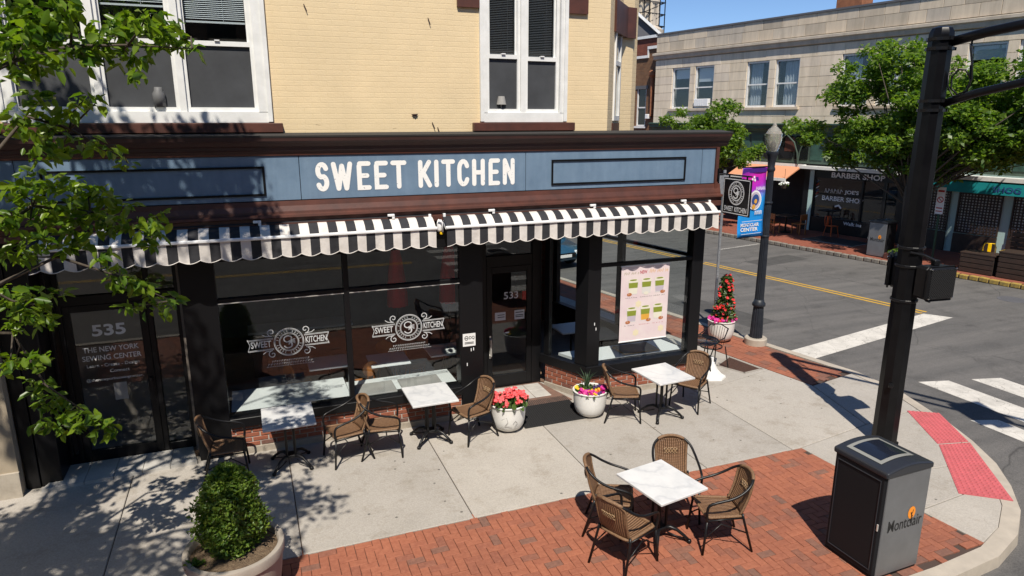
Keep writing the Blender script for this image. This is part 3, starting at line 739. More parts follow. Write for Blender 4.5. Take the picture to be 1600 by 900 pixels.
# ------------------------------------------------------------------ the corner shop
def holes_wall(mb, x0, x1, z0, z1, y0, y1, holes, m=0):
    X = sorted({x0, x1, *[h[0] for h in holes], *[h[1] for h in holes]}); Z = sorted({z0, z1, *[h[2] for h in holes], *[h[3] for h in holes]})
    for a, b in zip(X[:-1], X[1:]):
        for c, d in zip(Z[:-1], Z[1:]):
            mx_, mz_ = (a + b) / 2, (c + d) / 2
            if not any(h[0] < mx_ < h[1] and h[2] < mz_ < h[3] for h in holes): mb.box(a, y0, c, b, y1, d, m)
shop = thing('corner_shop', 'yellow painted brick corner building with black shopfront and blue sign board', 'building', (2.5, 10.0, 0))
W1 = (-2.62, .40, 4.70, 7.25); W2 = (3.38, 4.76, 4.70, 7.25)
mb = MB(); holes_wall(mb, -3.3, 5.52, 4.46, 8.6, 10.0, 10.3, [W1, W2]); mb.build('wall', 'yellow_brick', shop, world=True)
# chamfered corner and set-back side of the upper storey
mb = MB()
mb.prism([(5.52, 10.003), (5.84, 10.41), (5.66, 10.56), (5.32, 10.3)], 4.46, 8.6); mb.prism([(6.22, 10.89), (6.35, 11.05), (6.17, 11.2), (6.04, 11.04)], 4.46, 8.6)
mb.prism([(5.84, 10.41), (6.22, 10.89), (6.04, 11.04), (5.66, 10.56)], 4.46, 4.72); mb.prism([(5.84, 10.41), (6.22, 10.89), (6.04, 11.04), (5.66, 10.56)], 6.55, 8.6)
mb.prism([(6.353, 11.05), (6.63, 11.15), (6.63, 11.5), (6.17, 11.2)], 4.46, 8.6); mb.prism([(6.63, 11.152), (6.80, 11.30), (5.9, 16.5), (5.6, 16.5), (6.45, 11.5)], 4.46, 8.6)
mb.build('corner_wall', 'yellow_brick', shop, world=True)
mb = MB(); mb.prism([(5.855, 10.43), (6.205, 10.87), (6.18, 10.89), (5.83, 10.45)], 4.74, 6.55)
sw = mb.build('side_window', 'window_glass', shop, world=True)
mb = MB(); d = Vector((.38, .48, 0)).normalized(); n = Vector((d.y, -d.x, 0)) * .03
for t0, t1, z0, z1 in ((0, .07, 4.72, 6.55), (.54, .61, 4.72, 6.55), (.07, .54, 4.72, 4.80), (.07, .54, 5.62, 5.69), (.07, .54, 6.47, 6.55)):
    a = Vector((5.84, 10.41, 0)) + d * t0 + n; b = Vector((5.84, 10.41, 0)) + d * t1 + n; mb.wallseg(a, b, z0, z1, .06)
mb.build('frame', 'white_paint', sw, world=True)
mb = MB(); mb.prism([(5.80, 10.30), (6.42, 11.0), (6.62, 11.05), (6.66, 11.12), (6.3, 11.12), (5.70, 10.44)], 6.12, 6.62); mb.build('window_bracket', 'brown_trim', shop, world=True)
mb = MB(); mb.prism([(5.83, 10.36), (6.26, 10.9), (6.2, 10.95), (5.78, 10.42)], 4.5, 4.68); mb.build('window_sill', 'brown_trim', shop, world=True)
mb = MB(); mb.box(-3.3, 10.3, 8.45, 5.3, 22, 8.6); mb.box(-3.3, 15.9, .1, 5.9, 16.1, 8.4); mb.box(-3.32, 10.31, .0, -3.12, 16, 8.4); mb.build('roof', 'tar', shop, world=True)
mb = MB(); mb.prism([(-3.3, 10.301), (5.3, 10.301), (7.62, 10.02), (6.75, 15.9), (-3.3, 15.9)], 4.30, 4.452); mb.build('flat_roof', 'tar', shop, world=True)
# stone lintel ends and small wall ironwork
for x0, x1 in ((3.03, 3.375), (4.765, 5.11)):
    mb = MB(); mb.box(x0, 9.955, 6.30, x1, 10.06, 6.62); mb.build('lintel_end', 'brown_trim', shop, world=True)
for x, z, a in ((.92, 6.22, .3), (2.6, 6.13, .25), (2.62, 4.70, .3), (2.70, 4.63, .25)):
    mb = MB(); mb.tube([(x, 9.985, z), (x + a * .12, 9.975, z - .09)], .006, 6); mb.build('wall_hook', 'brown_dark', shop, world=True)
mb = MB(); mb.add([(2.31, 9.985, 4.815), (2.42, 9.985, 4.82), (2.37, 9.975, 4.775)], [(0, 1, 2)]); mb.box(2.33, 9.97, 4.80, 2.40, 10.0, 4.815); mb.build('wall_vent', 'brown_dark', shop, world=True)

def sash(x0, x1, z0, z1, y, zr, blind=None, bm='blind'):
    w = thing_part = MB()
    w.box(x0, y - .03, z0, x0 + .05, y + .05, z1); w.box(x1 - .05, y - .03, z0, x1, y + .05, z1)
    w.box(x0 + .05, y - .03, z0, x1 - .05, y + .05, z0 + .055); w.box(x0 + .05, y - .028, zr, x1 - .05, y + .05, zr + .06)
    w.box(x0 + .05, y - .03, z1 - .05, x1 - .05, y + .05, z1); w.box(x0 + .05, y + .012, zr + .06, x0 + .075, y + .045, z1 - .05); w.box(x1 - .075, y + .012, zr + .06, x1 - .05, y + .045, z1 - .05)
    o = w.build('sash_window', 'white_paint', shop, world=True)
    MB().box(x0 + .05, y + .006, z0 + .055, x1 - .05, y + .01, zr).build('insect_screen', 'screen_mesh', o, world=True)
    MB().box(x0 + .075, y + .025, zr + .06, x1 - .075, y + .03, z1 - .05).build('pane', 'window_glass', o, world=True)
    if blind:
        b = MB()
        z = z1 - .06
        while z > blind:
            b.add([(x0 + .08, y + .07, z), (x1 - .08, y + .07, z), (x1 - .08, y + .088, z + .014), (x0 + .08, y + .088, z + .014)], [(0, 1, 2, 3)]); z -= .024
        b.box(x0 + .08, y + .066, blind - .035, x1 - .08, y + .09, blind - .012); b.box((x0 + x1) / 2 + .1, y + .062, blind - .02, (x0 + x1) / 2 + .104, y + .066, z1 - .06)
        b.build('blind', bm, o, world=True)
    l = MB(); l.box((x0 + x1) / 2 - .03, y - .05, zr + .06, (x0 + x1) / 2 + .03, y - .0, zr + .075); l.build('sash_lock', 'white_metal', o, world=True)
    return o
YW = 10.05
for k, (a, b) in enumerate(((-2.50, -1.62), (-1.55, -.69), (-.62, .255))): sash(a, b, 4.84, 6.75, YW, 5.66 if k else 5.62, (6.22, 6.14, 5.98)[k])
sash(3.47, 4.02, 4.84, 6.75, YW, 5.62, 5.72, 'blind_dark'); sash(4.09, 4.66, 4.84, 6.75, YW, 5.60, 5.70, 'blind_dark')
for (x0, x1, z0, z1), ml in ((W1, (-1.585, -.655)), (W2, (4.055,))):
    f = MB(); f.box(x0, 9.975, z0 + .001, x1, 10.20, z0 + .14); fw = .145 if x0 < 0 else .095
    f.box(x0, 9.97, z0 + .14, x0 + fw, 10.2, z1); f.box(x1 - fw, 9.97, z0 + .14, x1, 10.2, z1)
    f.box(x0 - .02, 9.95, z0 + .012, x0 + .035, 10.0, z1); f.box(x1 - .035, 9.95, z0 + .012, x1 + .02, 10.0, z1)
    for c in ml: f.box(c - .04, 9.985, z0 + .14, c + .04, 10.2, z1)
    f.build('window_frame', 'white_paint', shop, world=True)
    s_ = MB(); s_.bbox(x0 - .14, 9.90, z0 - .13, x1 + .14, 10.15, z0 - .005, .008); s_.build('window_sill', 'brown_trim', shop, world=True)
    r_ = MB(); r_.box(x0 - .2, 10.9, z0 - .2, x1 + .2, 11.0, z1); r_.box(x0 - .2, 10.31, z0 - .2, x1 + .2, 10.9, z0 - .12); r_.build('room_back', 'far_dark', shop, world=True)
# little things on the window ledges; jar coloured grey as if dimmed by the screen
c_ = MB(); c_.lathe([(.07, 0), (.075, .16), (.05, .2), (.045, .24)], 12, (-.93, 10.03, 4.90)); c_.build('ledge_jar', 'ledge_grey', shop, world=True, smooth=True)
c_ = MB(); c_.lathe([(.075, 0), (.05, .12)], 12, (3.72, 10.045, 4.96)); c_.lathe([(.01, -.06), (.01, 0)], 8, (3.72, 10.045, 4.96)); c_.build('ledge_lamp', 'grey_concrete_far', shop, world=True)

# cornice, blue board, lower trim
XL, XR = -3.12, 7.56
def profile_x(name, prof, x0, x1, m): mb = MB(); mb.prism_x(prof, x0, x1); return mb.build(name, m, shop, world=True)
cor = profile_x('cornice', [(10.02, 4.30), (9.765, 4.30), (9.755, 4.33), (9.735, 4.345), (9.73, 4.385), (9.705, 4.40), (9.68, 4.44), (9.655, 4.465), (9.65, 4.515), (9.66, 4.53), (10.02, 4.56)], XL - .1, XR + .17, 'brown_dark')
profile_x('cornice_cap', [(10.0, 4.566), (9.64, 4.536), (9.645, 4.512), (10.0, 4.54)], XL - .1, XR + .18, 'tar')
profile_x('cornice_bead', [(9.80, 4.272), (9.772, 4.272), (9.765, 4.298), (9.80, 4.298)], XL, XR + .03, 'brown_trim')
profile_x('frieze_backing', [(10.0, 3.40), (9.82, 3.40), (9.82, 4.29), (10.0, 4.29)], XL, XR, 'brown_dark')
for a, b in ((XL, -2.55), (-2.55, .70), (.70, 4.02), (4.02, 7.25), (7.25, XR - .04)):
    mb = MB(); mb.bbox(a + .004, 9.79, 3.675, b - .004, 9.83, 4.268, .003); mb.build('fascia_panel', 'sign_blue', shop, world=True)
for x0, x1 in ((-2.30, .25), (4.45, 6.92)):
    z0, z1, t = 3.745, 4.135, .028; mb = MB()
    mb.box(x0, 9.772, z0, x1, 9.792, z0 + t); mb.box(x0, 9.772, z1 - t, x1, 9.792, z1); mb.box(x0, 9.772, z0 + t, x0 + t, 9.792, z1 - t); mb.box(x1 - t, 9.772, z0 + t, x1, 9.792, z1 - t)
    mb.build('panel_moulding', 'black_paint', shop, world=True)
profile_x('lower_trim', [(9.85, 3.665), (9.775, 3.665), (9.765, 3.60), (9.74, 3.53), (9.735, 3.50), (9.68, 3.485), (9.675, 3.455), (9.72, 3.44), (9.725, 3.385), (9.70, 3.375), (9.70, 3.30), (9.90, 3.30)], XL - .02, XR + .08, 'brown_trim')
mb = MB(); mb.box(XR - .04, 9.76, 3.40, XR + .02, 9.86, 4.28); mb.build('corner_board', 'brown_trim', shop, world=True)
mb = MB(); mb.prism([(XR, 9.861), (XR + .04, 9.861), (6.8, 13.9), (6.7, 13.9)], 3.3, 4.3); mb.build('side_fascia', 'brown_dark', shop, world=True)

# the name on the board
SPAN = [(.895, 1.094), (1.118, 1.408), (1.458, 1.663), (1.699, 1.907), (1.941, 2.173), (2.341, 2.542), (2.580, 2.644), (2.686, 2.896), (2.927, 3.116), (3.157, 3.358), (3.408, 3.601), (3.644, 3.836)]
for ch, (a, b) in zip('SWEETKITCHEN', SPAN):
    sw_ = .066; mb = MB(); h0, h1 = 3.775 + sw_ / 2, 4.175 - sw_ / 2; w0, w1 = a + sw_ / 2, b - sw_ / 2
    for k, pth in enumerate(GLYPH[ch]):
        q = [((w0 + (w1 - w0) * x) if ch != 'I' else (a + b) / 2, h0 + (h1 - h0) * y) for x, y in pth]
        stroke(mb, q, sw_, (0, 9.7865, 0), (1, 0, 0), (0, 0, 1), (0, -1, 0), depth=.0008 * k)
    mb.build('sign_letter', 'letter_white', shop, world=True)

# black shopfront: left window bay
YS = 9.90
def blk(name, *b, m='black_paint', bev=.006): 
    mb = MB(); mb.bbox(*b, bev); return mb.build(name, m, shop, world=True)
blk('pilaster', -.94, 9.88, .0, -.50, 10.2, 3.31); blk('pilaster', 2.96, 9.90, .0, 3.34, 10.15, 3.31)
blk('window_sill', -.50, 9.83, .44, 2.96, 10.12, .58); blk('window_head', -.50, 9.90, 2.86, 2.96, 10.1, 3.31)
blk('mullion', 1.20, 9.885, .58, 1.28, 10.0, 2.86)
blk('transom', -.50, 9.89, 2.28, 1.20, 9.98, 2.345); blk('transom', 1.28, 9.89, 2.28, 2.96, 9.98, 2.345)
for a, b in ((-.50, 1.20), (1.28, 2.96)):
    MB().box(a, 9.935, .58, b, 9.943, 2.28).build('pane', 'shop_glass', shop, world=True); MB().box(a, 9.935, 2.345, b, 9.943, 2.86).build('pane', 'shop_glass', shop, world=True)
    mb = MB(); mb.box(a, 9.884, 2.273, b, 9.892, 2.285); mb.build('glazing_bead', 'handle_steel', shop, world=True)
# brick plinth, one object per brick
pb_ = MB(); pb_.bbox(-.101, -.014, -.0285, .101, .03, .0285, .004); pbrick = pb_.mesh('brick', 'base_brick')
def plinth(a, b, z0, z1, name='plinth'):
    a = Vector((*a, 0)); b = Vector((*b, 0)); d = (b - a); L = d.length; d.normalize(); ang = math.atan2(d.y, d.x); nrm = Vector((d.y, -d.x, 0))
    mb = MB(); mb.wallseg(a + (-nrm) * -.004, b + (-nrm) * -.004, 0.0, z1, .16); o = mb.build(name, 'mortar', shop, world=True)
    f_ = MB(); f_.wallseg(a + nrm * .035, b + nrm * .035, .004, z0, .2); f_.build('footing', 'footing', shop, world=True)
    z = z0 + .04; row = 0
    while z + .03 <= z1 + .02:
        x = -.055 if row % 2 else .052
        while x < L + .05:
            lo, hi = max(0.003, x - .105), min(L - .003, x + .105)
            if hi - lo > .03:
                br = link('brick', pbrick, o); br.location = a + d * ((lo + hi) / 2) + nrm * rnd.uniform(-.002, .003) + Vector((0, 0, z)) - Vector(shop.location)
                br.matrix_parent_inverse = Matrix.Identity(4); br.location = a + d * ((lo + hi) / 2) + nrm * rnd.uniform(-.002, .003) + Vector((0, 0, z))
                br.matrix_parent_inverse = wmat(o).inverted() if False else Matrix.Translation(-(wmat(o).to_translation()))
                br.rotation_euler = (0, 0, ang); br.scale = ((hi - lo) / .21, 1, 1)
            x += .220
        z += .072; row += 1
plinth((-.50, 9.90), (2.96, 9.90), .10, .44); plinth((4.80, 10.70), (5.20, 9.905), .10, .44); plinth((5.205, 9.90), (7.30, 9.90), .10, .42)

# entrance recess with the 533 door
YD = 10.90
mb = MB(); mb.wallseg((3.34, 9.903), (3.66, YD), 0, 3.31, .10); mb.build('reveal', 'black_paint', shop, world=True)
blk('door_post', 3.60, YD - .03, .03, 3.74, YD + .08, 3.31); blk('door_post', 4.60, YD - .03, .03, 4.78, YD + .08, 3.31); blk('door_head', 3.74, YD - .03, 2.26, 4.60, YD + .07, 2.45)
blk('door_head', 3.74, YD - .03, 2.74, 4.60, YD + .07, 3.31); MB().box(3.74, YD + .01, 2.45, 4.60, YD + .018, 2.74).build('pane', 'shop_glass', shop, world=True)
door = MB(); door.bbox(3.745, YD - .02, .03, 3.845, YD + .03, 2.255, .004); door.bbox(4.50, YD - .02, .03, 4.595, YD + .03, 2.255, .004); door.bbox(3.845, YD - .02, .03, 4.50, YD + .03, .26, .004); door.bbox(3.845, YD - .02, 2.14, 4.50, YD + .03, 2.255, .004)
door = door.build('door', 'black_paint', shop, world=True)
MB().box(3.845, YD, .26, 4.50, YD + .008, 2.14).build('pane', 'shop_glass', door, world=True)
mb = MB(); mb.tube([(3.80, YD - .02, .98), (3.80, YD - .075, .96), (3.80, YD - .075, .66), (3.80, YD - .02, .64)], .016, 8); mb.box(3.785, YD - .03, .60, 3.815, YD - .019, 1.02); mb.build('handle', 'handle_steel', door, world=True)
mb = MB(); put_text(mb, '533', (4.07, YD - .004, 1.66), (1, 0, 0), (0, 0, 1), W=.27, H=.13, bold=.01); mb.build('lettering', 'print_white', door, world=True)
for x0, z0, x1, z1, mm in ((3.90, 1.28, 4.10, 1.43, 'mdf_white'), (4.27, 1.27, 4.46, 1.44, 'mdf_white'), (4.09, 1.03, 4.17, 1.055, 'print_white'), (4.42, 1.62, 4.49, 1.78, 'lamp_red')):
    mb = MB(); mb.box(x0, YD - .005, z0, x1, YD - .002, z1); mb.build('door_sticker', mm, door, world=True)
mb = MB()
for z in (1.40, 1.35, 1.32): mb.box(4.29, YD - .007, z - .008, 4.44, YD - .0055, z + .006)
for z in (1.38, 1.34): mb.box(3.95, YD - .007, z - .006, 4.08, YD - .0055, z + .005)
mb.build('sticker_print', 'print_black', door, world=True)
mb = MB(); mb.box(3.0, 9.896, 1.23, 3.21, 9.8985, 1.44); st_o = mb.build('door_sticker', 'mdf_white', shop, world=True)
mb = MB(); put_text(mb, 'DQ', (3.105, 9.8945, 1.335), (1, 0, 0), (0, 0, 1), W=.09, H=.06, bold=.02)
stroke(mb, [(.028 * math.cos(a * .35), .032 * math.sin(a * .35)) for a in range(18)], .010, (3.06, 9.8945, 1.365), (1, 0, 0), (0, 0, 1), (0, -1, 0), True); mb.box(3.04, 9.8935, 1.36, 3.08, 9.8945, 1.37)
for z in (1.275, 1.295): mb.box(3.03, 9.8935, z - .006, 3.18, 9.8945, z + .004)
mb.build('sticker_print', 'print_black', st_o, world=True)
for x, z in ((3.13, 1.14), (3.17, 1.15), (3.06, .90), (5.33, 1.33), (5.36, 1.24)):
    mb = MB(); mb.box(x, 9.893 if x < 4 else 9.873, z, x + .012, 9.8985 if x < 4 else 9.879, z + .05); mb.build('paint_mark', 'print_white', shop, world=True)
# angled display window right of the door, then the corner window
blk_a = MB(); blk_a.wallseg((4.72, 10.80), (5.17, 9.855), .44, .60, .14); blk_a.build('window_sill', 'black_paint', shop, world=True)
mb = MB(); mb.wallseg((4.755, 10.78), (5.185, 9.90), 2.86, 3.31, .10); mb.build('window_head', 'black_paint', shop, world=True)
mb = MB(); mb.wallseg((4.79, 10.75), (4.835, 10.655), .60, 2.86, .09); mb.build('mullion', 'black_paint', shop, world=True)
mb = MB(); mb.wallseg((4.86, 10.66), (5.12, 10.13), .60, 2.86, .008); mb.build('pane', 'shop_glass', shop, world=True)
mb = MB(); mb.prism([(5.085, 10.11), (5.20, 9.88), (5.44, 9.88), (5.44, 10.02), (5.25, 10.10), (5.17, 10.15)], .60, 3.31); mb.build('corner_post', 'black_paint', shop, world=True)
blk('window_sill', 5.175, 9.835, .42, 7.50, 10.10, .60); blk('window_head', 5.44, 9.88, 2.90, 7.26, 10.1, 3.31); blk('corner_post', 7.25, 9.87, .60, 7.48, 10.06, 3.31)
blk('transom', 5.44, 9.88, 2.33, 7.25, 9.96, 2.39)
MB().box(5.44, 9.92, .60, 7.25, 9.928, 2.33).build('pane', 'shop_glass', shop, world=True); MB().box(5.44, 9.92, 2.39, 7.25, 9.928, 2.90).build('pane', 'shop_glass', shop, world=True)
blk('corner_base', 7.30, 9.875, .0, 7.50, 10.05, .42)
# glazed side along the street
A = Vector((7.47, 10.0, 0)); sp = lambda t, o=0: A + SD * t - SN * o
mb = MB(); mb.wallseg(sp(0.06), sp(4.3), 0, .58, .14); mb.build('side_plinth', 'black_paint', shop, world=True)
mb = MB(); mb.wallseg(sp(0.06), sp(4.3), 2.90, 3.31, .14); mb.build('window_head', 'black_paint', shop, world=True)
for a, b in ((1.93, 2.08), (4.15, 4.3)): mb = MB(); mb.wallseg(sp(a), sp(b), .58, 2.90, .10); mb.build('mullion', 'black_paint', shop, world=True)
for a, b in ((.06, 1.93), (2.08, 4.15)):
    mb = MB(); mb.wallseg(sp(a), sp(b), 2.33, 2.39, .07); mb.build('transom', 'black_paint', shop, world=True)
    mb = MB(); mb.wallseg(sp(a, .03), sp(b, .03), .58, 2.90, .006); mb.build('pane', 'shop_glass', shop, world=True)
mb = MB(); mb.wallseg(sp(4.3), sp(5.9), 0, 4.3, .14); mb.build('side_wall', 'red_brick_wall', shop, world=True)
# interior shell
mb = MB(); mb.prism([(-3.1, 10.05), (3.4, 10.05), (3.7, 10.95), (4.75, 10.95), (5.3, 10.02), (7.42, 10.0), (6.35, 15.9), (-3.1, 15.9)], .02, .035); mb.build('shop_floor', 'inner_floor', shop, world=True)
mb = MB(); mb.prism([(-3.1, 10.1), (7.3, 10.1), (6.35, 15.9), (-3.1, 15.9)], 3.40, 3.45); mb.box(-1.0, 10.2, .03, -.9, 15.9, 3.4); mb.box(-.9, 15.7, .03, 6.2, 15.8, 3.4); mb.build('shop_inner_wall', 'inner_wall', shop, world=True)
for a, b, c in ((-.48, 1.235, 10.98), (1.245, 2.95, 10.72)): MB().box(a, 9.95, .52, b, c, .575).build('window_ledge', 'ledge_white', shop, world=True)
mb = MB(); mb.prism([(5.36, 10.06), (7.40, 10.02), (7.27, 10.75), (5.08, 10.75)], .54, .59); mb.build('window_ledge', 'ledge_white', shop, world=True)
# recess floor
mb = MB(); mb.prism([(3.36, 9.92), (4.96, 9.92), (4.74, 10.86), (3.68, 10.86)], .006, .03); mb.build('threshold', 'threshold_tile', shop, world=True)
for k in range(3):
    for j in range(2):
        mb = MB(); mb.bbox(3.78 + k * .31, 10.20 + j * .31, .02, 4.08 + k * .31, 10.50 + j * .31, .036, .004); mb.build('floor_tile', 'sole_tile', shop, world=True)

# the 535 doorway on the left
YT = 10.36
blk('door_jamb', -2.86, 9.86, .0, -2.62, YT + .1, 3.31); blk('door_jamb', -3.02, 9.84, .0, -2.87, YT, 3.31)
for a, b in ((-2.62, -2.575), (-2.50, -2.44), (-1.43, -1.36), (-1.06, -.94)): blk('mullion', a, YT - .04, .03, b, YT + .06, 3.31)
blk('door_head', -2.58, YT - .041, 2.32, -1.06, YT + .061, 2.45)
MB().box(-2.58, YT, 2.45, -1.06, YT + .008, 3.3).build('pane', 'shop_glass', shop, world=True)
for a, b in ((-2.575, -2.50), (-1.36, -1.06)):
    MB().box(a, YT, .16, b, YT + .008, 2.32).build('pane', 'shop_glass', shop, world=True); blk('rail', a, YT - .03, .03, b, YT + .05, .16)
d5 = MB(); d5.bbox(-2.437, YT - .025, .03, -2.35, YT + .03, 2.315, .004); d5.bbox(-1.53, YT - .025, .03, -1.433, YT + .03, 2.315, .004); d5.bbox(-2.35, YT - .025, .03, -1.53, YT + .03, .20, .004); d5.bbox(-2.35, YT - .025, 2.22, -1.53, YT + .03, 2.315, .004)
d5 = d5.build('door', 'black_paint', shop, world=True); MB().box(-2.35, YT, .20, -1.53, YT + .008, 2.22).build('pane', 'shop_glass', d5, world=True)
mb = MB(); mb.lathe([(.02, 0), (.02, .05)], 8, (-1.48, YT - .05, 1.15)); mb.box(-1.51, YT - .04, .85, -1.46, YT - .025, 1.2); mb.build('handle', 'black_metal', d5, world=True)
U, Wv = (1, 0, 0), (0, 0, 1); yt = YT - .003
for s_, x_, z_, w_, h_, bo in (('535', -2.13, 1.86, .41, .165, .03), ('THE NEW YORK', -2.27, 1.635, .68, .075, .012), ('SEWING CENTER', -2.29, 1.515, .72, .075, .012), ('Learn - Create - Design', -2.25, 1.405, .64, .06, 0),
                               ('Connect', -1.98, 1.325, .24, .048, 0), ('@thenewyorksewingcenter.', -2.28, 1.205, .70, .055, 0)):
    tx = MB(); put_text(tx, s_, (x_, yt, z_), U, Wv, W=w_, H=h_, bold=bo); tx.build('lettering', 'print_white', d5, world=True)
mb = MB(); mb.box(-1.965, YT - .004, .91, -1.80, YT - .002, 1.165); mb.build('window_card', 'grey_concrete_far', d5, world=True)
for k in range(5):
    a, b = -2.70 + k * .345, -2.70 + (k + 1) * .345
    mb = MB(); mb.prism([(a - (.14 if k == 0 else 0) + .004, 9.70 + .02 * k), (b - .004, 9.72 + .02 * k), (b - .004 - (.08 if k == 4 else 0), YT - .05), (a + .004 + (.06 if k == 0 else 0), YT - .05)], .006, .05); mb.build('step_tile', 'sole_tile', shop, world=True)
mb = MB(); mb.box(-2.62, YT + .9, .03, -.95, YT + 1.0, 3.3); mb.box(-2.62, YT + .05, .03, -.95, YT + .9, .045); mb.build('lobby', 'inner_wall', shop, world=True)

# white emblems on the shop glass
def window_logo(cx, cz, y, sx):
    mb = MB(); o = (cx, y, cz); U, V, Nn = (1, 0, 0), (0, 0, 1), (0, -1, 0)
    emblem(mb, o, U, V, Nn, .205, .0095)
    for s in (-1, 1):
        for h in (.083, .070, -.075, -.088): stroke(mb, [(s * .215, h + (.004 * s)), (s * .56, h + .008 * s)], .007, o, U, V, Nn, cap=2)
        stroke(mb, [(s * .56, .085), (s * .53, .0), (s * .56, -.085)], .008, o, U, V, Nn, cap=2, depth=.001)
        for v in (1, -1):
            stroke(mb, spiral(s * .235, v * .165, .060, -90 * v if s > 0 else -90 * v, 1.15, s * v), .012, o, U, V, Nn, cap=3)
            stroke(mb, [(s * .235, v * .105), (s * .32, v * .115), (s * .36, v * .145)], .010, o, U, V, Nn, cap=3, depth=.001)
    put_text(mb, 'SWEET', (cx - .52, y - .001, cz - .048), U, V, W=.275, H=.098, bold=.018); put_text(mb, 'KITCHEN', (cx + .23, y - .001, cz - .045), U, V, W=.30, H=.098, bold=.018)
    g = random.Random(int(cx * 100))
    for row, (w, z) in enumerate(((.50, -.275), (.62, -.318), (.66, -.352))):
        x = -w / 2
        while x < w / 2:
            l = g.uniform(.012, .03); hh = .012 if row < 2 else .004
            stroke(mb, [(x, z - hh), (x + l * .4, z + hh)], .006, o, U, V, Nn, cap=2); stroke(mb, [(x + l * .5, z + hh), (x + l, z + hh * .6)], .006, o, U, V, Nn, cap=2, depth=.0005); x += l + .014
    mb.build('window_emblem', 'emblem_white', shop, world=True)
m, nt_, p_ = nodes_of('emblem_white'); p_.inputs['Base Color'].default_value = (.55, .56, .56, 1); p_.inputs['Roughness'].default_value = .5
window_logo(.39, 1.62, 9.931, 1); window_logo(2.15, 1.64, 9.931, 1)

# neighbour wall left of the doorway
nb = thing('neighbour_building', 'beige stone wall of the building left of the dark doorway', 'building', (-6, 10, 0))
MB().box(-12, 9.70, 0, -3.04, 16, 4.3).build('wall', 'stone_left', nb, world=True); MB().box(-12, 9.72, 4.3, -3.35, 16, 9).build('upper_wall', 'yellow_brick', nb, world=True)
MB().box(-12, 9.66, 0.0, -3.03, 9.70, .35).build('wall_base', 'footing', nb, world=True)

# ------------------------------------------------------------------ awnings
def awning(x0, x1, label, white_first):
    t = thing('awning', label, 'awning', ((x0 + x1) / 2, 9.6, 3.2), 0, 'striped shop awnings'); per = .1245
    n = int(round((x1 - x0) / per)); per = (x1 - x0) / n
    top = MB(); val = MB(); g = random.Random(int(x0 * 10)); sub = 6
    yt, zt, yb, zb = 9.715, 3.365, 9.47, 3.225
    for k in range(n):
        m = (k + (0 if white_first else 1)) % 2
        for j in range(2):
            a = x0 + per * (k + j / 2); b = x0 + per * (k + (j + 1) / 2)
            sag = lambda x: .012 * math.sin(x * 9)
            for i in range(3):
                u0, u1 = i / 3, (i + 1) / 3
                P = lambda x, u: (x, yt + (yb - yt) * u, zt + (zb - zt) * u + (.03 * math.sin(u * math.pi)) + sag(x) * math.sin(u * math.pi))
                top.add([P(a, u1), P(b, u1), P(b, u0), P(a, u0)], [(0, 1, 2, 3)], m)
        for j in range(sub):
            xa, xb = x0 + per * (k + j / sub), x0 + per * (k + (j + 1) / sub)
            sc_ = lambda x: 2.955 + .040 * abs(math.cos(math.pi * (x - x0) / (2 * per)))  ** 1.0 * -1 + .03
            yy = lambda x, u: 9.462 + u * (.012 * math.sin(x * 12.5 + .6) + .006 * math.sin(x * 31))
            for i in range(3):
                u0, u1 = i / 3, (i + 1) / 3
                Q = lambda x, u: (x, yy(x, u), 3.225 + (sc_(x) - 3.225) * u)
                val.add([Q(xa, u1), Q(xb, u1), Q(xb, u0), Q(xa, u0)], [(0, 1, 2, 3)], m)
    hem = MB(); pts = [(x0 + (x1 - x0) * i / (n * 4), 9.458 + (.012 * math.sin((x0 + (x1 - x0) * i / (n * 4)) * 12.5 + .6)), 2.985 - .040 * abs(math.cos(math.pi * ((x1 - x0) * i / (n * 4)) / (2 * per)))) for i in range(n * 4 + 1)]
    hem.tube(pts, .006, 5)
    top.build('canopy', ['stripe_white', 'stripe_black'], t, world=True, smooth=True); v = val.build('valance', ['stripe_white', 'stripe_black'], t, world=True, smooth=True); hem.build('hem', 'stripe_white', v, world=True)
    b = MB(); b.bbox(x0 - .02, 9.435, 3.205, x1 + .02, 9.475, 3.247, .01); b.build('front_bar', 'white_metal', t, world=True)
    r = MB(); r.tube([(x0, 9.745, 3.36), (x1, 9.745, 3.36)], .045, 10); r.build('roller', 'stripe_black', t, world=True)
    for i in range(3):
        x = x0 + (x1 - x0) * (.16 + .36 * i); c = MB(); c.bbox(x - .05, 9.66, 3.395, x + .05, 9.70, 3.43, .006); c.bbox(x + .012, 9.665, 3.36, x + .05, 9.70, 3.40, .004); c.build('bracket', 'white_metal', t, world=True)
    for x in (x0 + .03, x1 - .03):
        e = MB(); e.tube([(x, 9.74, 3.30), (x, 9.60, 3.18), (x, 9.47, 3.22)], .016, 8); e.bbox(x - .02, 9.68, 3.28, x + .02, 9.76, 3.40, .006); e.build('arm', 'white_metal', t, world=True)
    return t
awning(-2.50, 2.50, 'black and white striped awning over the doorway and emblem windows', False)
awning(2.66, 7.42, 'black and white striped awning over the door and poster window', False)
# spotlight and crank between the two awnings
t = thing('awning_crank', 'white crank gear with yellow tip between the two awnings', 'crank', (2.58, 9.6, 3.2))
mb = MB(); mb.lathe([(.035, 0), (.045, .03), (.045, .12), (.03, .17)], 14, (2.58, 9.56, 3.16)); mb.tube([(2.54, 9.50, 3.34), (2.60, 9.49, 3.30), (2.60, 9.49, 3.16)], .014, 6); mb.build('gear', 'white_metal', t, world=True, smooth=True)
mb = MB(); mb.bbox(2.57, 9.50, 3.12, 2.61, 9.54, 3.15, .006); mb.build('tip', 'yellow_metal', t, world=True)

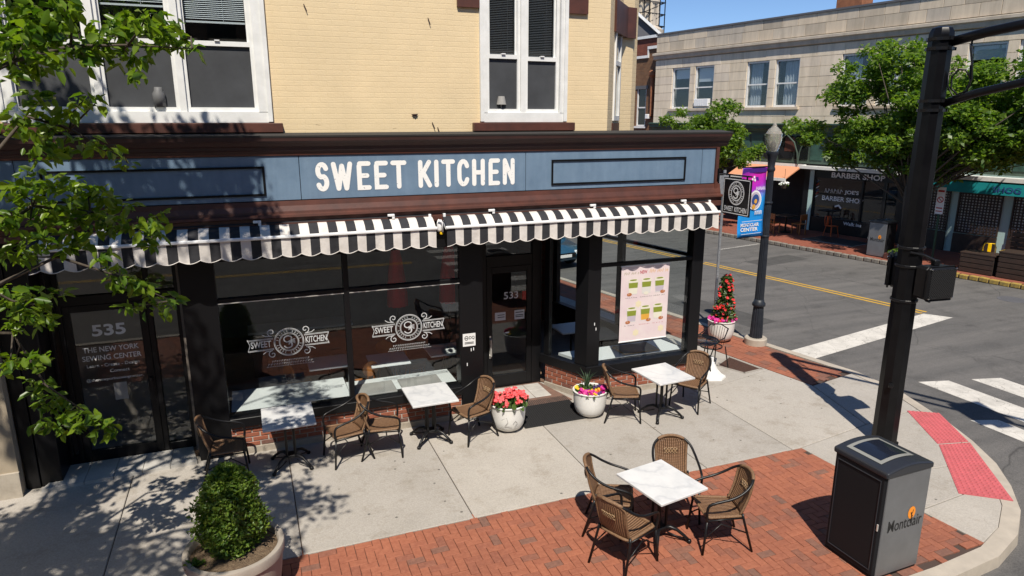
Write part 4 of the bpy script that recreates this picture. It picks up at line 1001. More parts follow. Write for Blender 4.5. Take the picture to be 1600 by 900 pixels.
# ------------------------------------------------------------------ poster in the corner window
po = thing('poster', 'pink drinks poster with six green layered cups in the corner window', 'poster', (6.33, 9.905, .95))
PX0, PX1, PZ0, PZ1 = 5.84, 6.80, .96, 2.30; PY = 9.905
m, nt_, p_ = nodes_of('poster_pink'); vec = N(nt_, 'ShaderNodeTexCoord').outputs['Object']
nt_.links.new(ramp(nt_, noise(nt_, vec, 4, 4), [(.3, (.70, .56, .58)), (.7, (.76, .66, .64))]), p_.inputs['Base Color']); p_.inputs['Roughness'].default_value = .5
MB().box(PX0, PY, PZ0, PX1, PY + .004, PZ1).build('sheet', 'poster_pink', po, world=True)
mb = MB(); mb.bbox(PX0 - .01, PY - .006, PZ1 - .006, PX1 + .01, PY + .01, PZ1 + .02, .004); mb.bbox(PX0 - .01, PY - .006, PZ0 - .015, PX1 + .01, PY + .01, PZ0 + .006, .004); mb.tube([(6.30, PY, PZ1 + .015), (6.30, PY, PZ1 + .07)], .006, 6); mb.build('rail', 'print_white', po, world=True)
for nm, c in (('ink_green', (.23, .27, .03)), ('ink_cream', (.74, .70, .58)), ('ink_lilac', (.50, .44, .50)), ('ink_amber', (.70, .36, .05)), ('ink_brown', (.45, .16, .06)), ('ink_red', (.45, .02, .05)), ('ink_olive', (.34, .30, .16)), ('ink_glass', (.66, .64, .60))): mat(nm, c, .55)
def cup(cx, cz, layers, side):
    w, h = .098, .255; y = PY - .0015; a = MB(); z = cz
    zz = [cz + h * q for q in (0, .05, .45, .82, 1.0)]
    wd = lambda z: w * (.82 + .18 * (z - cz) / h)
    cols = ['ink_glass', layers, 'ink_green', 'ink_cream']
    for k in range(4):
        a.add([(cx - wd(zz[k]), y, zz[k]), (cx + wd(zz[k]), y, zz[k]), (cx + wd(zz[k+1]), y, zz[k+1]), (cx - wd(zz[k+1]), y, zz[k+1])], [(0, 1, 2, 3)], k)
    a.add([(cx + w * math.cos(t * .5236), y - .0006, zz[4] + .022 * math.sin(t * .5236)) for t in range(12)], [tuple(range(12))], 3)
    a.add([(cx + w * .75 * math.cos(t * .5236), y - .0012, zz[4] + .014 * math.sin(t * .5236)) for t in range(12)], [tuple(range(12))], 2)
    a.add([(cx + side * .07 + .05 * math.cos(t * .5236), y - .0018, cz + .005 + .03 * math.sin(t * .5236)) for t in range(12)], [tuple(range(12))], 4)
    for q in (-1, 1): stroke(a, [(q * wd(cz), 0), (q * w, h)], .006, (cx, y - .0024, cz), (1, 0, 0), (0, 0, 1), (0, -1, 0), m=0, cap=2)
    a.build('printed_cup', cols + ['ink_brown' if side else 'ink_cream'], po, world=True)
for (cx, cz, ly, sd_) in ((6.08, 1.80, 'ink_cream', -1), (6.345, 1.80, 'ink_glass', 0), (6.61, 1.80, 'ink_lilac', 1), (6.07, 1.30, 'ink_lilac', -1), (6.345, 1.31, 'ink_amber', 1), (6.60, 1.32, 'ink_cream', 1)): cup(cx, cz, ly, sd_)
mb = MB(); g = random.Random(5); Y2 = PY - .0015
def scribble(x0, x1, z, h, m, w=.007):
    x = x0
    while x < x1:
        l = g.uniform(.012, .026); stroke(mb, [(x, z), (x + l * .3, z + h * g.uniform(.6, 1)), (x + l * .7, z + h * .2), (x + l, z + h * g.uniform(.4, .9))], w, (0, Y2, 0), (1, 0, 0), (0, 0, 1), (0, -1, 0), m=m, cap=2); x += l + (.016 if g.random() > .18 else .04)
INK = ['ink_olive', 'ink_amber', 'ink_red', 'print_black', 'print_cream']
def line(*a_):
    global mb
    mb = MB(); scribble(*a_); tag(mb.build('print_line', INK, po, world=True), kind='stuff')
line(5.90, 6.18, 2.155, .055, 0); line(6.40, 6.76, 2.16, .075, 1)
mb = MB(); put_text(mb, 'NEW', (6.21, Y2, 2.155), (1, 0, 0), (0, 0, 1), W=.14, H=.06, bold=.02); mb.build('lettering', 'ink_red', po, world=True)
for x in (5.94, 6.23, 6.50): line(x, x + .22, 1.735, .018, 3, .004); line(x, x + .2, 1.235, .018, 2 if x > 6 else 3, .004)
for cx, cz in ((6.20, 1.62), (6.17, 1.10), (6.68, 1.13)):
    mb = MB(); mb.add([(cx + .05 * math.cos(t * .5236) * (1 + .4 * (t % 2)), Y2, cz + .05 * math.sin(t * .5236) * (1 + .4 * (t % 2))) for t in range(12)], [tuple(range(12))]); mb.build('printed_flower', 'print_cream', po, world=True)

# ------------------------------------------------------------------ blade sign at the corner
bs = thing('blade_sign', 'black square hanging sign with round white emblem at the shop corner', 'sign', (7.70, 9.4, 3.16))
mb = MB(); mb.bbox(7.685, 9.04, 3.165, 7.715, 9.735, 3.78, .006); mb.build('board', 'black_paint', bs, world=True)
for x, nrm, u in ((7.6835, (-1, 0, 0), (0, -1, 0)), (7.7165, (1, 0, 0), (0, 1, 0))):
    mb = MB(); o = (x, 9.3875, 3.535)
    P_ = [(-.325, -.345), (.325, -.345), (.325, .225), (-.325, .225)]
    for a, b in zip(P_, P_[1:] + P_[:1]): stroke(mb, [a, b], .014, o, u, (0, 0, 1), nrm, cap=3)
    mb.build('border', 'print_white', bs, world=True)
    mb = MB(); emblem(mb, o, u, (0, 0, 1), nrm, .195, .012, 1.0); mb.build('emblem', 'print_white', bs, world=True)
    for w_, x_, W_ in (('SWEET', -.285, .235), ('KITCHEN', -.015, .30)):
        mb = MB(); put_text(mb, w_, tuple(Vector(o) + Vector(u) * x_ + Vector((0, 0, -.315)) + Vector(nrm) * .001), u, (0, 0, 1), W=W_, H=.085, bold=.02); mb.build('lettering', 'print_white', bs, world=True)
mb = MB(); mb.tube([(7.60, 9.80, 3.82), (7.70, 9.76, 3.83), (7.70, 9.05, 3.83)], .014, 8); mb.box(7.69, 9.15, 3.77, 7.71, 9.17, 3.83); mb.box(7.69, 9.6, 3.77, 7.71, 9.62, 3.83); mb.box(7.56, 9.76, 3.70, 7.60, 9.84, 3.92); mb.build('bracket', 'black_metal', bs, world=True)

# ------------------------------------------------------------------ bistro tables and wicker chairs
def make_table(label, loc, rz, grp):
    t = thing('bistro_table', label, 'table', loc, rz, grp)
    mb = MB(); mb.bbox(-.345, -.385, .715, .345, .385, .745, .005); mb.build('tabletop', 'marble', t)
    mb = MB()
    for x in (-.055, .055):
        for y in (-.055, .055): mb.tube([(x, y, .16), (x, y, .705)], .0165, 8)
    mb.box(-.16, -.16, .70, .16, .16, .714); mb.bbox(-.075, -.075, .14, .075, .075, .175, .006); mb.build('column', 'black_metal', t)
    for k in range(4):
        a = math.pi / 4 + k * math.pi / 2; d = Vector((math.cos(a), math.sin(a), 0)); f = MB()
        pth = [d * .05 + Vector((0, 0, .15)), d * .13 + Vector((0, 0, .17)), d * .21 + Vector((0, 0, .145)), d * .29 + Vector((0, 0, .085)), d * .345 + Vector((0, 0, .03))]
        f.tube(pth, [.026, .024, .021, .019, .022], 8); f.tube([d * .10 + Vector((0, 0, .10)), d * .20 + Vector((0, 0, .065)), d * .30 + Vector((0, 0, .05))], .009, 6); f.lathe([(.0, .0), (.026, .004), (.03, .02), (.024, .042), (.0, .05)], 10, tuple(d * .35))
        f.build('foot', 'black_metal', t, smooth=True)
    return t
def grid_sheet(name, fn, nu, nv, mat_name, parent, thick=.012):
    v = []; uv = []
    for i in range(nu + 1):
        for j in range(nv + 1):
            v.append(fn(i / nu, j / nv)); uv.append((i / nu, j / nv))
    f = [(i*(nv+1)+j, (i+1)*(nv+1)+j, (i+1)*(nv+1)+j+1, i*(nv+1)+j+1) for i in range(nu) for j in range(nv)]
    me = bpy.data.meshes.new(name); me.from_pydata([tuple(p) for p in v], [], f); l = me.uv_layers.new(name='UVMap')
    for pl_ in me.polygons:
        pl_.use_smooth = True
        for li in pl_.loop_indices: l.data[li].uv = uv[me.loops[li].vertex_index]
    me.materials.append(MAT[mat_name]); me.update(); o = link(name, me, parent)
    sd = o.modifiers.new('thickness', 'SOLIDIFY'); sd.thickness = thick; sd.offset = 0; return o
def arch_w(v):                                              # half width of the backrest by height
    return .178 + .022 * v if v < .80 else .196 * math.sqrt(max(0.0, 1 - ((v - .80) / .20) ** 2 * .93))
def make_chair(label, loc, rz, grp):
    t = thing('wicker_chair', label, 'chair', loc, rz, grp)
    def seat_pt(u, v):
        w = .225 - .03 * v; y = -.23 + .44 * v; x = (u * 2 - 1) * w
        e = abs(u * 2 - 1) ** 6 * .035
        return Vector((x, y + (e if v < .5 else -e) * (abs(v - .5) * 2) ** 4, .445 - .018 * v - .018 * (1 - (u * 2 - 1) ** 2) * math.sin(math.pi * v)))
    s = grid_sheet('seat', seat_pt, 10, 10, 'wicker', t, .014)
    rim = [seat_pt(i / 10, 0) for i in range(11)] + [seat_pt(1, i / 8) for i in range(1, 9)] + [seat_pt(1 - i / 10, 1) for i in range(1, 11)] + [seat_pt(0, 1 - i / 8) for i in range(1, 8)]
    MB().tube(rim, .017, 6, closed=True).build('seat_rim', 'wicker_rim', s, smooth=True)
    def back_pt(u, v):
        w = arch_w(v); x = (u * 2 - 1) * w; z = .435 + .445 * v
        y = .215 + .115 * v + .02 * math.sin(v * 3.1) + .055 * (1 - (x / .2) ** 2) * (.55 + .45 * v) - .045
        return Vector((x, y, z))
    b = grid_sheet('backrest', back_pt, 10, 14, 'wicker', t, .012)
    brim = [back_pt(0, i / 16) for i in range(17)] + [back_pt(i / 8, 1) for i in range(1, 8)] + [back_pt(1, 1 - i / 16) for i in range(17)]
    MB().tube(brim, .0155, 6).build('back_rim', 'wicker_rim', b, smooth=True)
    kn = MB()
    for a in range(3):
        pts = []
        for q in range(9):
            x = -.085 + .17 * q / 8; v = .60 + .075 * math.sin(q * 1.18 + a * 2.1); p_ = back_pt(.5 + x / .38, v); pts.append(p_ + Vector((0, -.016, 0)))
        kn.tube(pts, .0065, 5)
        kn.tube([q + Vector((0, .032, 0)) for q in pts], .0065, 5)
    kn.build('woven_knot', 'wicker_light', b, smooth=True)
    loop = MB(); P = []
    half = [(.235, -.225, .40), (.248, -.24, .52), (.256, -.222, .612), (.264, -.12, .652), (.268, .02, .685), (.258, .14, .735), (.228, .235, .800), (.165, .295, .852), (.08, .325, .878), (0, .332, .884)]
    P = [Vector(p) for p in half] + [Vector((-p[0], p[1], p[2])) for p in half[-2::-1]]
    sm = []
    for i in range(len(P) - 1):                               # smooth the arm loop
        p0, p1, p2, p3 = P[max(0, i-1)], P[i], P[i+1], P[min(len(P)-1, i+2)]
        for q in range(3):
            u = q / 3; sm.append(.5 * ((2*p1) + (p2-p0)*u + (2*p0-5*p1+4*p2-p3)*u*u + (3*p1-p0-3*p2+p3)*u**3))
    sm.append(P[-1]); loop.tube(sm, .0155, 8); loop.build('arm_loop', 'black_metal', t, smooth=True)
    MB().tube([q for q in sm if abs(q.x) < .178 and q.z > .8], .0195, 8).build('loop_wrap', 'wicker_rim', b, smooth=True)
    for sx in (-1, 1):
        MB().tube([(sx * .235, -.225, .42), (sx * .255, -.262, .0)], .0145, 8).build('leg', 'black_metal', t, smooth=True)
        MB().tube([(sx * .205, .19, .46), (sx * .215, .20, .40), (sx * .245, .315, .0)], .0145, 8).build('leg', 'black_metal', t, smooth=True)
    br = MB(); br.tube([(-.245, -.215, .415), (.245, -.215, .415)], .010, 6); br.tube([(-.21, .19, .405), (.21, .19, .405)], .010, 6)
    for sx in (-1, 1):
        br.tube([(sx * .253, -.243, .215), (sx * .20, -.05, .34), (sx * .228, .25, .23)], .0085, 6); br.tube([(sx * .243, -.22, .415), (sx * .208, .19, .41)], .010, 6)
    br.tube([(-.20, -.05, .34), (.20, -.05, .34)], .008, 6); br.build('stretcher', 'black_metal', t, smooth=True)
    return t
TG, CG = 'marble topped bistro tables', 'brown wicker bistro chairs'
tab = make_table('marble table in dappled shade below the larger tree shadow', (.27, 9.30, .007), 0, TG)
tab['label'] = 'marble topped table nearest the 535 doorway, dappled with tree shade'
for loc, rz, lb in (((2.30, 9.35, .007), R(0), 'sunlit marble topped table under the emblem window beside the coral flower pot'), ((6.04, 8.82, .007), R(4), 'marble topped table in front of the drinks poster'), ((4.13, 5.94, .0), R(9), 'marble topped table on the red brick paving with four chairs')):
    c = copy_tree(tab); c.location = loc; c.rotation_euler = (0, 0, rz); c['label'] = lb
ch = make_chair('x', (0, 0, 0), 0, CG)
CH = [((-.55, 9.30), 90, 'wicker chair in the shade at the far left table, nearest the 535 door'),
      ((1.03, 9.22), -78, 'wicker chair facing the dappled table, back to the sunlit table'),
      ((1.55, 9.22), 82, 'wicker chair pulled sideways to the sunlit table, left of it'),
      ((2.92, 9.22), -72, 'wicker chair between the sunlit table and the coral flower pot'),
      ((5.42, 9.00), 68, 'wicker chair between the mixed flower pot and the poster table'),
      ((6.72, 8.98), -58, 'wicker chair at the street end of the poster table'),
      ((3.72, 6.33), 58, 'wicker chair at the brick paving table, on its side towards the shop door'),
      ((4.60, 6.33), -20, 'wicker chair behind the brick paving table, back to the poster table'),
      ((3.55, 5.72), 112, 'front wicker chair at the brick paving table, seen from behind'),
      ((4.74, 5.66), -106, 'wicker chair at the brick paving table, nearest the compactor bin')]
for k, ((x, y), a, lb) in enumerate(CH):
    c = ch if k == 0 else copy_tree(ch)
    c.location = (x, y, .0 if y < 7.1 else .007); c.rotation_euler = (0, 0, R(a)); c['label'] = lb

# round glass table with a wire chair by the corner post, and a white parasol foot
t = thing('glass_table', 'round glass topped table half hidden behind the shop corner post', 'table', (7.62, 10.0, .007))
t.location = (7.72, 10.12, .007)
MB().lathe([(.33, .70), (.335, .708), (.33, .716)], 28).build('tabletop', 'table_glass', t, smooth=True); MB().tube([(.335 * math.cos(a * .2244), .335 * math.sin(a * .2244), .708) for a in range(28)], .012, 6, closed=True).build('rim', 'black_metal', t, smooth=True)
for k in range(4):
    a = k * math.pi / 2 + .5; MB().tube([(.30 * math.cos(a), .30 * math.sin(a), .70), (.20 * math.cos(a), .20 * math.sin(a), .35), (.28 * math.cos(a), .28 * math.sin(a), 0)], .011, 6).build('leg', 'black_metal', t, smooth=True)
t = thing('wire_chair', 'black tube chair beside the round glass table', 'chair', (8.18, 10.38, .007), R(-72))
mb = MB(); mb.tube([(-.23, -.2, 0), (-.23, -.18, .62), (-.25, .05, .66), (-.20, .24, .80), (0, .28, .84), (.20, .24, .80), (.25, .05, .66), (.23, -.18, .62), (.23, -.2, 0)], .012, 7); mb.build('frame', 'black_metal', t, smooth=True)
for sx in (-1, 1): MB().tube([(sx * .2, .18, .45), (sx * .24, .27, 0)], .012, 7).build('leg', 'black_metal', t)
mb = MB(); mb.tube([(.21 * math.cos(a * .3927), .21 * math.sin(a * .3927), .45) for a in range(16)], .012, 6, closed=True)
for k in range(-4, 5): x = k * .045; w = math.sqrt(max(0, .205 ** 2 - x * x)); mb.tube([(x, -w, .45), (x, w, .45)], .004, 5)
mb.build('seat', 'black_metal', t)
mb = MB()
for k in range(-3, 4): mb.tube([(k * .05, .20 - abs(k) * .006, .46), (k * .058, .27 - abs(k) * .008, .80)], .004, 5)
mb.build('backrest', 'black_metal', t)
t = thing('parasol_base', 'white ribbed parasol base on the concrete by the corner post', 'parasol base', (7.92, 9.98, .007), R(20))
mb = MB(); mb.lathe([(.27, 0), (.26, .03), (.19, .07), (.11, .15), (.06, .25), (.045, .29), (.0, .29)], 7); mb.build('foot', 'pot_white', t); MB().tube([(0, 0, .27), (0, 0, .38)], .028, 10).build('socket', 'white_metal', t)

# ------------------------------------------------------------------ door mat
t = thing('door_mat', 'black rubber grid mat in front of the shop door', 'door mat', (4.32, 9.6, .007))
Mq = [Vector((3.78, 9.16)), Vector((4.90, 9.16)), Vector((4.90, 10.10)), Vector((3.90, 10.10))]
mb = MB(); mb.prism(Mq, .012, .022); mb.build('base', 'rubber', t, world=True)
mb = MB(); L = lambda u, v: Mq[0] * (1-u)*(1-v) + Mq[1] * u*(1-v) + Mq[2] * u*v + Mq[3] * (1-u)*v
for k in range(31): a, b = L(k / 30, .01), L(k / 30, .99); mb.wallseg(a, b, .021, .032, .010)
for k in range(25): a, b = L(.01, k / 24), L(.99, k / 24); mb.wallseg(a, b, .021, .031, .010)
tag(mb.build('rib', 'rubber', t, world=True), kind='stuff')

# ------------------------------------------------------------------ planters
def pot(name, label, loc, r=.275, h=.45, grp='white flower pots'):
    t = thing(name, label, 'flower pot', loc, 0, grp)
    prof = [(.0, .012), (r * .52, .012), (r * .72, .045), (r * .88, .11), (r * .95, .20), (r * .985, .30), (r, h - .03), (r * 1.05, h - .02), (r * 1.06, h - .005), (r * 1.02, h + .004), (r * .93, h - .004), (r * .90, h - .05), (.0, h - .05)]
    MB().lathe(prof, 36).build('pot', 'pot_white', t, smooth=True, sharp=40)
    MB().lathe([(r * .945, h * .62), (r * .953, h * .62)], 4) 
    MB().lathe([(.0, h - .045), (r * .9, h - .046)], 20).build('soil', 'soil', t)
    return t
def dome_pts(n, r, z0, h, seed, lo=0.0):
    g = np.random.default_rng(seed); a = g.uniform(0, 6.283, n); q = np.sqrt(g.uniform(lo, 1, n))
    return np.stack([r * q * np.cos(a), r * q * np.sin(a), z0 + h * np.sqrt(np.maximum(0, 1 - (q * .92) ** 2)) * g.uniform(.55, 1.0, n)], 1)
t = pot('flower_pot', 'white pot of coral geraniums left of the door mat', (3.53, 9.27, .007))
leaf_cloud('foliage', 'leaf_flower', dome_pts(420, .27, .40, .17, 3), .085, t, False, aspect=.9, seed=3)
heads = dome_pts(26, .27, .45, .20, 4); g_ = np.random.default_rng(8); pts = np.concatenate([h + g_.normal(size=(14, 3)) * np.array([.032, .032, .02]) for h in heads])
mb = MB(); blossoms(mb, pts, .026, 5); mb.build('blossoms', 'petal_coral', t)
mb = MB()
for pth in ([(-.10, .26), (-.02, .30), (.0, .22), (-.05, .17), (.06, .15)], [(.08, .20), (.12, .24), (.15, .20), (.10, .15), (.16, .14)], [(-.14, .12), (-.08, .15), (-.02, .12)]):
    def onpot(x, z): 
        r_ = .266 + .003; a = -math.pi * .62 + x / r_; return (r_ * math.cos(a), r_ * math.sin(a), z)
    mb.tube([onpot(*q) for q in pth], .004, 5)
mb.build('scratched_drawing', 'grey_concrete_far', t)
t = pot('flower_pot', 'white pot of magenta, yellow and purple pansies with a spiky grass', (4.97, 9.28, .007))
leaf_cloud('foliage', 'leaf_flower', dome_pts(260, .27, .40, .09, 13), .06, t, False, aspect=.8, seed=13)
for nm, mm, ang, n, lo in (('blossoms', 'petal_magenta', (200, 265), 46, .55), ('blossoms', 'petal_yellow', (150, 300), 20, .25), ('blossoms', 'petal_purple', (230, 360), 30, .02), ('blossoms', 'petal_magenta', (290, 350), 26, .5), ('blossoms', 'petal_orange', (270, 295), 7, .5)):
    g_ = np.random.default_rng(int(ang[0])); a = np.radians(g_.uniform(*ang, n)); q = np.sqrt(g_.uniform(lo, 1, n)) * .27
    P_ = np.stack([q * np.cos(a), q * np.sin(a), .455 + .05 * g_.uniform(0, 1, n) - (q > .24) * .03], 1); mb = MB(); blossoms(mb, P_, .034, int(ang[1]), cup=.15); mb.build(nm, mm, t)
mb = MB(); g = random.Random(4)
for k in range(34):
    a = g.uniform(0, 6.28); e = g.uniform(.05, .20); h = g.uniform(.22, .38); c = Vector((-.03, .06, .42)); d = Vector((math.cos(a), math.sin(a), 0)); sd = Vector((-d.y, d.x, 0)) * .006
    p1, p2 = c + d * e * .45 + Vector((0, 0, h * .7)), c + d * e + Vector((0, 0, h)); mb.add([c - sd, c + sd, p1 + sd, p1 - sd, p2], [(0, 1, 2, 3), (3, 2, 4)])
mb.build('spiky_grass', 'leaf_spike', t)
t = pot('flower_pot', 'white pot with tall red climbing flowers beside the street lamp', (9.47, 11.72, .007), .285, .48)
g_ = np.random.default_rng(21); n = 1300; zz = g_.uniform(0, 1, n) ** 1.15; rr = .25 * (1 - zz * .62) * np.sqrt(g_.uniform(0.1, 1, n)); aa = g_.uniform(0, 6.28, n)
P_ = np.stack([rr * np.cos(aa) + .05, rr * np.sin(aa), .45 + zz * 1.0], 1); leaf_cloud('foliage', 'leaf_flower', P_, .075, t, False, aspect=.6, seed=22)
sel = P_[::15]; mb = MB(); blossoms(mb, sel * np.array([1.2, 1.2, 1.02]) + np.array([-.02, -.04, .02]), .036, 9); mb.build('blossoms', 'petal_red', t)
mb = MB(); blossoms(mb, dome_pts(110, .29, .46, .09, 30, .35), .036, 31); mb.build('blossoms', 'petal_magenta', t)
MB().tube([(.05, 0, .42), (.05, 0, 1.4)], .008, 6).build('stake', 'leaf_bark', t)

t = thing('planter', 'large beige round planter with a clipped boxwood bush', 'planter', (-.42, 6.62, .007))
R0, HH = .475, .60
MB().lathe([(0, 0), (R0 * .80, 0), (R0 * .84, .03), (R0 * .92, .30), (R0 * .96, HH - .13), (R0 * .965, HH - .11), (R0 * 1.0, HH - .10), (R0 * 1.01, HH - .015), (R0 * .995, HH), (R0 * .90, HH), (R0 * .88, HH - .01), (R0 * .86, HH - .07), (0, HH - .07)], 48).build('pot', 'planter_beige', t, smooth=True, sharp=35)
g_ = np.random.default_rng(40); sb = MB(); nn = 22
sv = [(0, 0, HH - .02)]; 
for i in range(1, 7):
    for j in range(nn): q = R0 * .87 * i / 6; a = 2 * math.pi * j / nn; sv.append((q * math.cos(a), q * math.sin(a), HH - .03 - .03 * (i / 6) ** 2 + g_.normal() * .008))
sf = [(0, 1 + j, 1 + (j + 1) % nn) for j in range(nn)] + [(1 + (i - 1) * nn + j, 1 + i * nn + j, 1 + i * nn + (j + 1) % nn, 1 + (i - 1) * nn + (j + 1) % nn) for i in range(1, 6) for j in range(nn)]
sb.add(sv, sf); sb.build('soil', 'soil', t, smooth=True)
n = 11000; zz = g_.uniform(0, 1, n) ** .9; aa = g_.uniform(0, 6.283, n)
lump = 1 + .10 * np.sin(aa * 3 + zz * 9) + .07 * np.sin(aa * 7 - zz * 14)
prof_r = np.where(zz < .25, .235 + .24 * zz, .295 * np.sqrt(np.maximum(0, 1 - ((zz - .25) / .75) ** 1.5)) + .01) * lump
tuft = 1 + .16 * (np.sin(aa * 11 + 3 * np.sin(zz * 23)) * np.sin(zz * 31 + aa * 5) > .45)
P_ = np.stack([prof_r * tuft * np.cos(aa) * g_.uniform(.66, 1.06, n), prof_r * tuft * np.sin(aa) * g_.uniform(.66, 1.06, n) + .04, HH - .02 + zz * .86], 1)
leaf_cloud('boxwood_foliage', 'leaf_box', P_, .044, t, False, aspect=.54, droop=-.5, seed=41, up=.1)
MB().lathe([(.15, .0), (.17, .2), (.14, .45), (.06, .66), (.0, .72)], 14, (0, .04, HH - .02)).build('inner_branches', 'leaf_bark', t, smooth=True)
sp_ = np.array([[-.34, -.16, HH - .02]]) + g_.normal(size=(26, 3)) * np.array([.03, .03, .012]); leaf_cloud('weed', 'leaf_box', sp_, .07, t, False, aspect=.4, droop=-.4, seed=42)

# ------------------------------------------------------------------ street lamp with banner
LX, LY = 10.05, 11.27
lp = thing('street_lamp', 'dark fluted street lamp with acorn globe on a stone foot', 'street lamp', (LX, LY, 0))
MB().lathe([(.235, 0), (.235, .13), (.215, .15), (0, .15)], 28).build('foot', 'kerb', lp, smooth=True, sharp=40)
def fluted(prof, n=16):
    mb = MB(); v = []; k = 2 * n
    for r, z in prof:
        for j in range(k): a = 2 * math.pi * j / k; q = r * (1 if j % 2 else .90); v.append((q * math.cos(a), q * math.sin(a), z))
    f = [(i*k + j, i*k + (j+1) % k, (i+1)*k + (j+1) % k, (i+1)*k + j) for i in range(len(prof) - 1) for j in range(k)]
    mb.add(v, f); return mb
fluted([(.135, .15), (.130, .30), (.118, .62), (.105, .86)]).build('base', 'lamp_post', lp)
MB().lathe([(.105, .84), (.135, .86), (.14, .91), (.11, .95), (.10, 1.0)], 24).build('base_collar', 'lamp_post', lp, smooth=True)
fluted([(.096, .98), (.085, 2.0), (.072, 3.2), (.066, 3.72)]).build('shaft', 'lamp_post', lp)
for z in (2.35, 3.05): MB().lathe([(.085, z), (.092, z + .01), (.092, z + .03), (.082, z + .04)], 20).build('band', 'lamp_post', lp)
MB().lathe([(.066, 3.70), (.085, 3.73), (.085, 3.76), (.07, 3.80), (.075, 3.90), (.105, 4.02), (.125, 4.06), (.125, 4.10), (.10, 4.11)], 24).build('capital', 'lamp_post', lp, smooth=True, sharp=40)
MB().lathe([(.095, 4.10), (.125, 4.17), (.155, 4.28), (.165, 4.38), (.160, 4.43), (.165, 4.44), (.165, 4.46), (.15, 4.47), (.12, 4.53), (.07, 4.58), (.045, 4.60), (.04, 4.63), (.025, 4.66), (.0, 4.675)], 32).build('globe', 'globe', lp, smooth=True, sharp=50)
MB().lathe([(.03, 4.12), (.05, 4.18), (.05, 4.26), (.02, 4.32), (0, 4.33)], 14).build('bulb', 'print_cream', lp, smooth=True)
bn = thing('street_banner', 'violet to sky blue vertical banner hanging from the street lamp', 'banner', (9.20, 11.10, 2.40), math.atan2(.17, .98))
g_ = []
mb = MB(); nx, nz = 8, 14; W_, H_ = .74, 1.40; v = []
wav = lambda x, z: .018 * math.sin(x * 7 + z * 3.0) + .012 * math.sin(z * 6)
for i in range(nx + 1):
    for j in range(nz + 1): x, z = W_ * i / nx, H_ * j / nz; v.append((x, wav(x, z), z))
mb.add(v, [(i*(nz+1)+j, (i+1)*(nz+1)+j, (i+1)*(nz+1)+j+1, i*(nz+1)+j+1) for i in range(nx) for j in range(nz)])
c_ = mb.build('cloth', 'banner_print', bn, smooth=True); so = c_.modifiers.new('thickness', 'SOLIDIFY'); so.thickness = .004
mat('print_violet', (.06, .008, .20), .6); mat('print_navy', (.02, .06, .22), .6)
def flat(pts, m, lift=.012, name='print'):
    mb = MB(); mb.add([(x, wav(x, z) - lift, z) for x, z in pts], [tuple(range(len(pts)))]); mb.build(name, m, bn)
flat([(0.01, 1.30), (.73, 1.30), (.73, 1.385), (.01, 1.385)], 'print_violet', .006); flat([(.02, 1.12), (.52, 1.14), (.50, 1.21), (.02, 1.20)], 'print_violet', .006)
circ = lambda cx, cz, r, n=24: [(cx + r * math.cos(2*math.pi*k/n), cz + r * math.sin(2*math.pi*k/n)) for k in range(n)]
flat(circ(.40, .75, .20), 'print_white', .014); flat(circ(.40, .75, .165), 'ink_lilac', .0165); flat(circ(.40, .76, .11), 'print_navy', .019); flat(circ(.40, .73, .045), 'ink_amber', .0215); flat(circ(.36, .62, .05), 'ink_amber', .0215)
for cx, cz in ((.30, 1.17), (.36, 1.21), (.38, 1.15)): flat(circ(cx, cz, .028, 10), 'print_white', .010)
mb = MB()
def btext(s, x, z, W, H, bold=.02):
    mb = MB(); b = MB(); put_text(b, s, (x, -.020, z), (1, 0, 0), (0, 0, 1), W=W, H=H, bold=bold); mb.add([(p[0], wav(p[0], p[2]) - .012, p[2]) for p in b.v], b.f); mb.build('lettering', 'print_white', bn)
btext('MONTCLAIR', .09, .21, .50, .075, .03); btext('CENTER', .09, .115, .48, .075, .03)
g = random.Random(3)
for k in range(7):
    x = .40 + .04 * k; stroke(mb, [(x, .955 + .02 * (k % 2)), (x + .012, 1.02), (x + .03, .955)], .012, (0, -.034, 0), (1, 0, 0), (0, 0, 1), (0, -1, 0), cap=2)
for k in range(4): x = .42 + .055 * k; stroke(mb, [(x, .46), (x + .005, .53), (x + .03, .52), (x + .035, .46)], .013, (0, -.034, 0), (1, 0, 0), (0, 0, 1), (0, -1, 0), cap=2)
for z in (.33, .07): stroke(mb, [(.06, z), (.66, z)], .008, (0, -.034, 0), (1, 0, 0), (0, 0, 1), (0, -1, 0), cap=2)
tag(mb.build('small_print', 'print_white', bn), kind='stuff')
for z in (-.01, 1.41): MB().tube([(-.02, 0, z), (.84, .02, z)], .012, 6).build('banner_rod', 'black_metal', bn)

# plain galvanised sign post near the kerb
t = thing('sign_post', 'thin galvanised metal sign post by the kerb behind the tall red flowers', 'post', (10.22, 12.93, 0))
mb = MB(); mb.box(-.028, -.016, 0, .028, -.010, 3.62); mb.box(-.028, -.010, 0, -.022, .016, 3.62); mb.box(.022, -.010, 0, .028, .016, 3.62); mb.build('channel', 'galv', t)
mb = MB(); mb.box(-.15, -.022, 3.05, .15, -.0175, 3.5); mb.build('sign_plate', 'galv', t)
mb = MB()
for k in range(26): mb.box(-.005, -.018, .35 + k * .1, .005, -.0165, .36 + k * .1)
mb.build('bolt_hole', 'print_black', t)

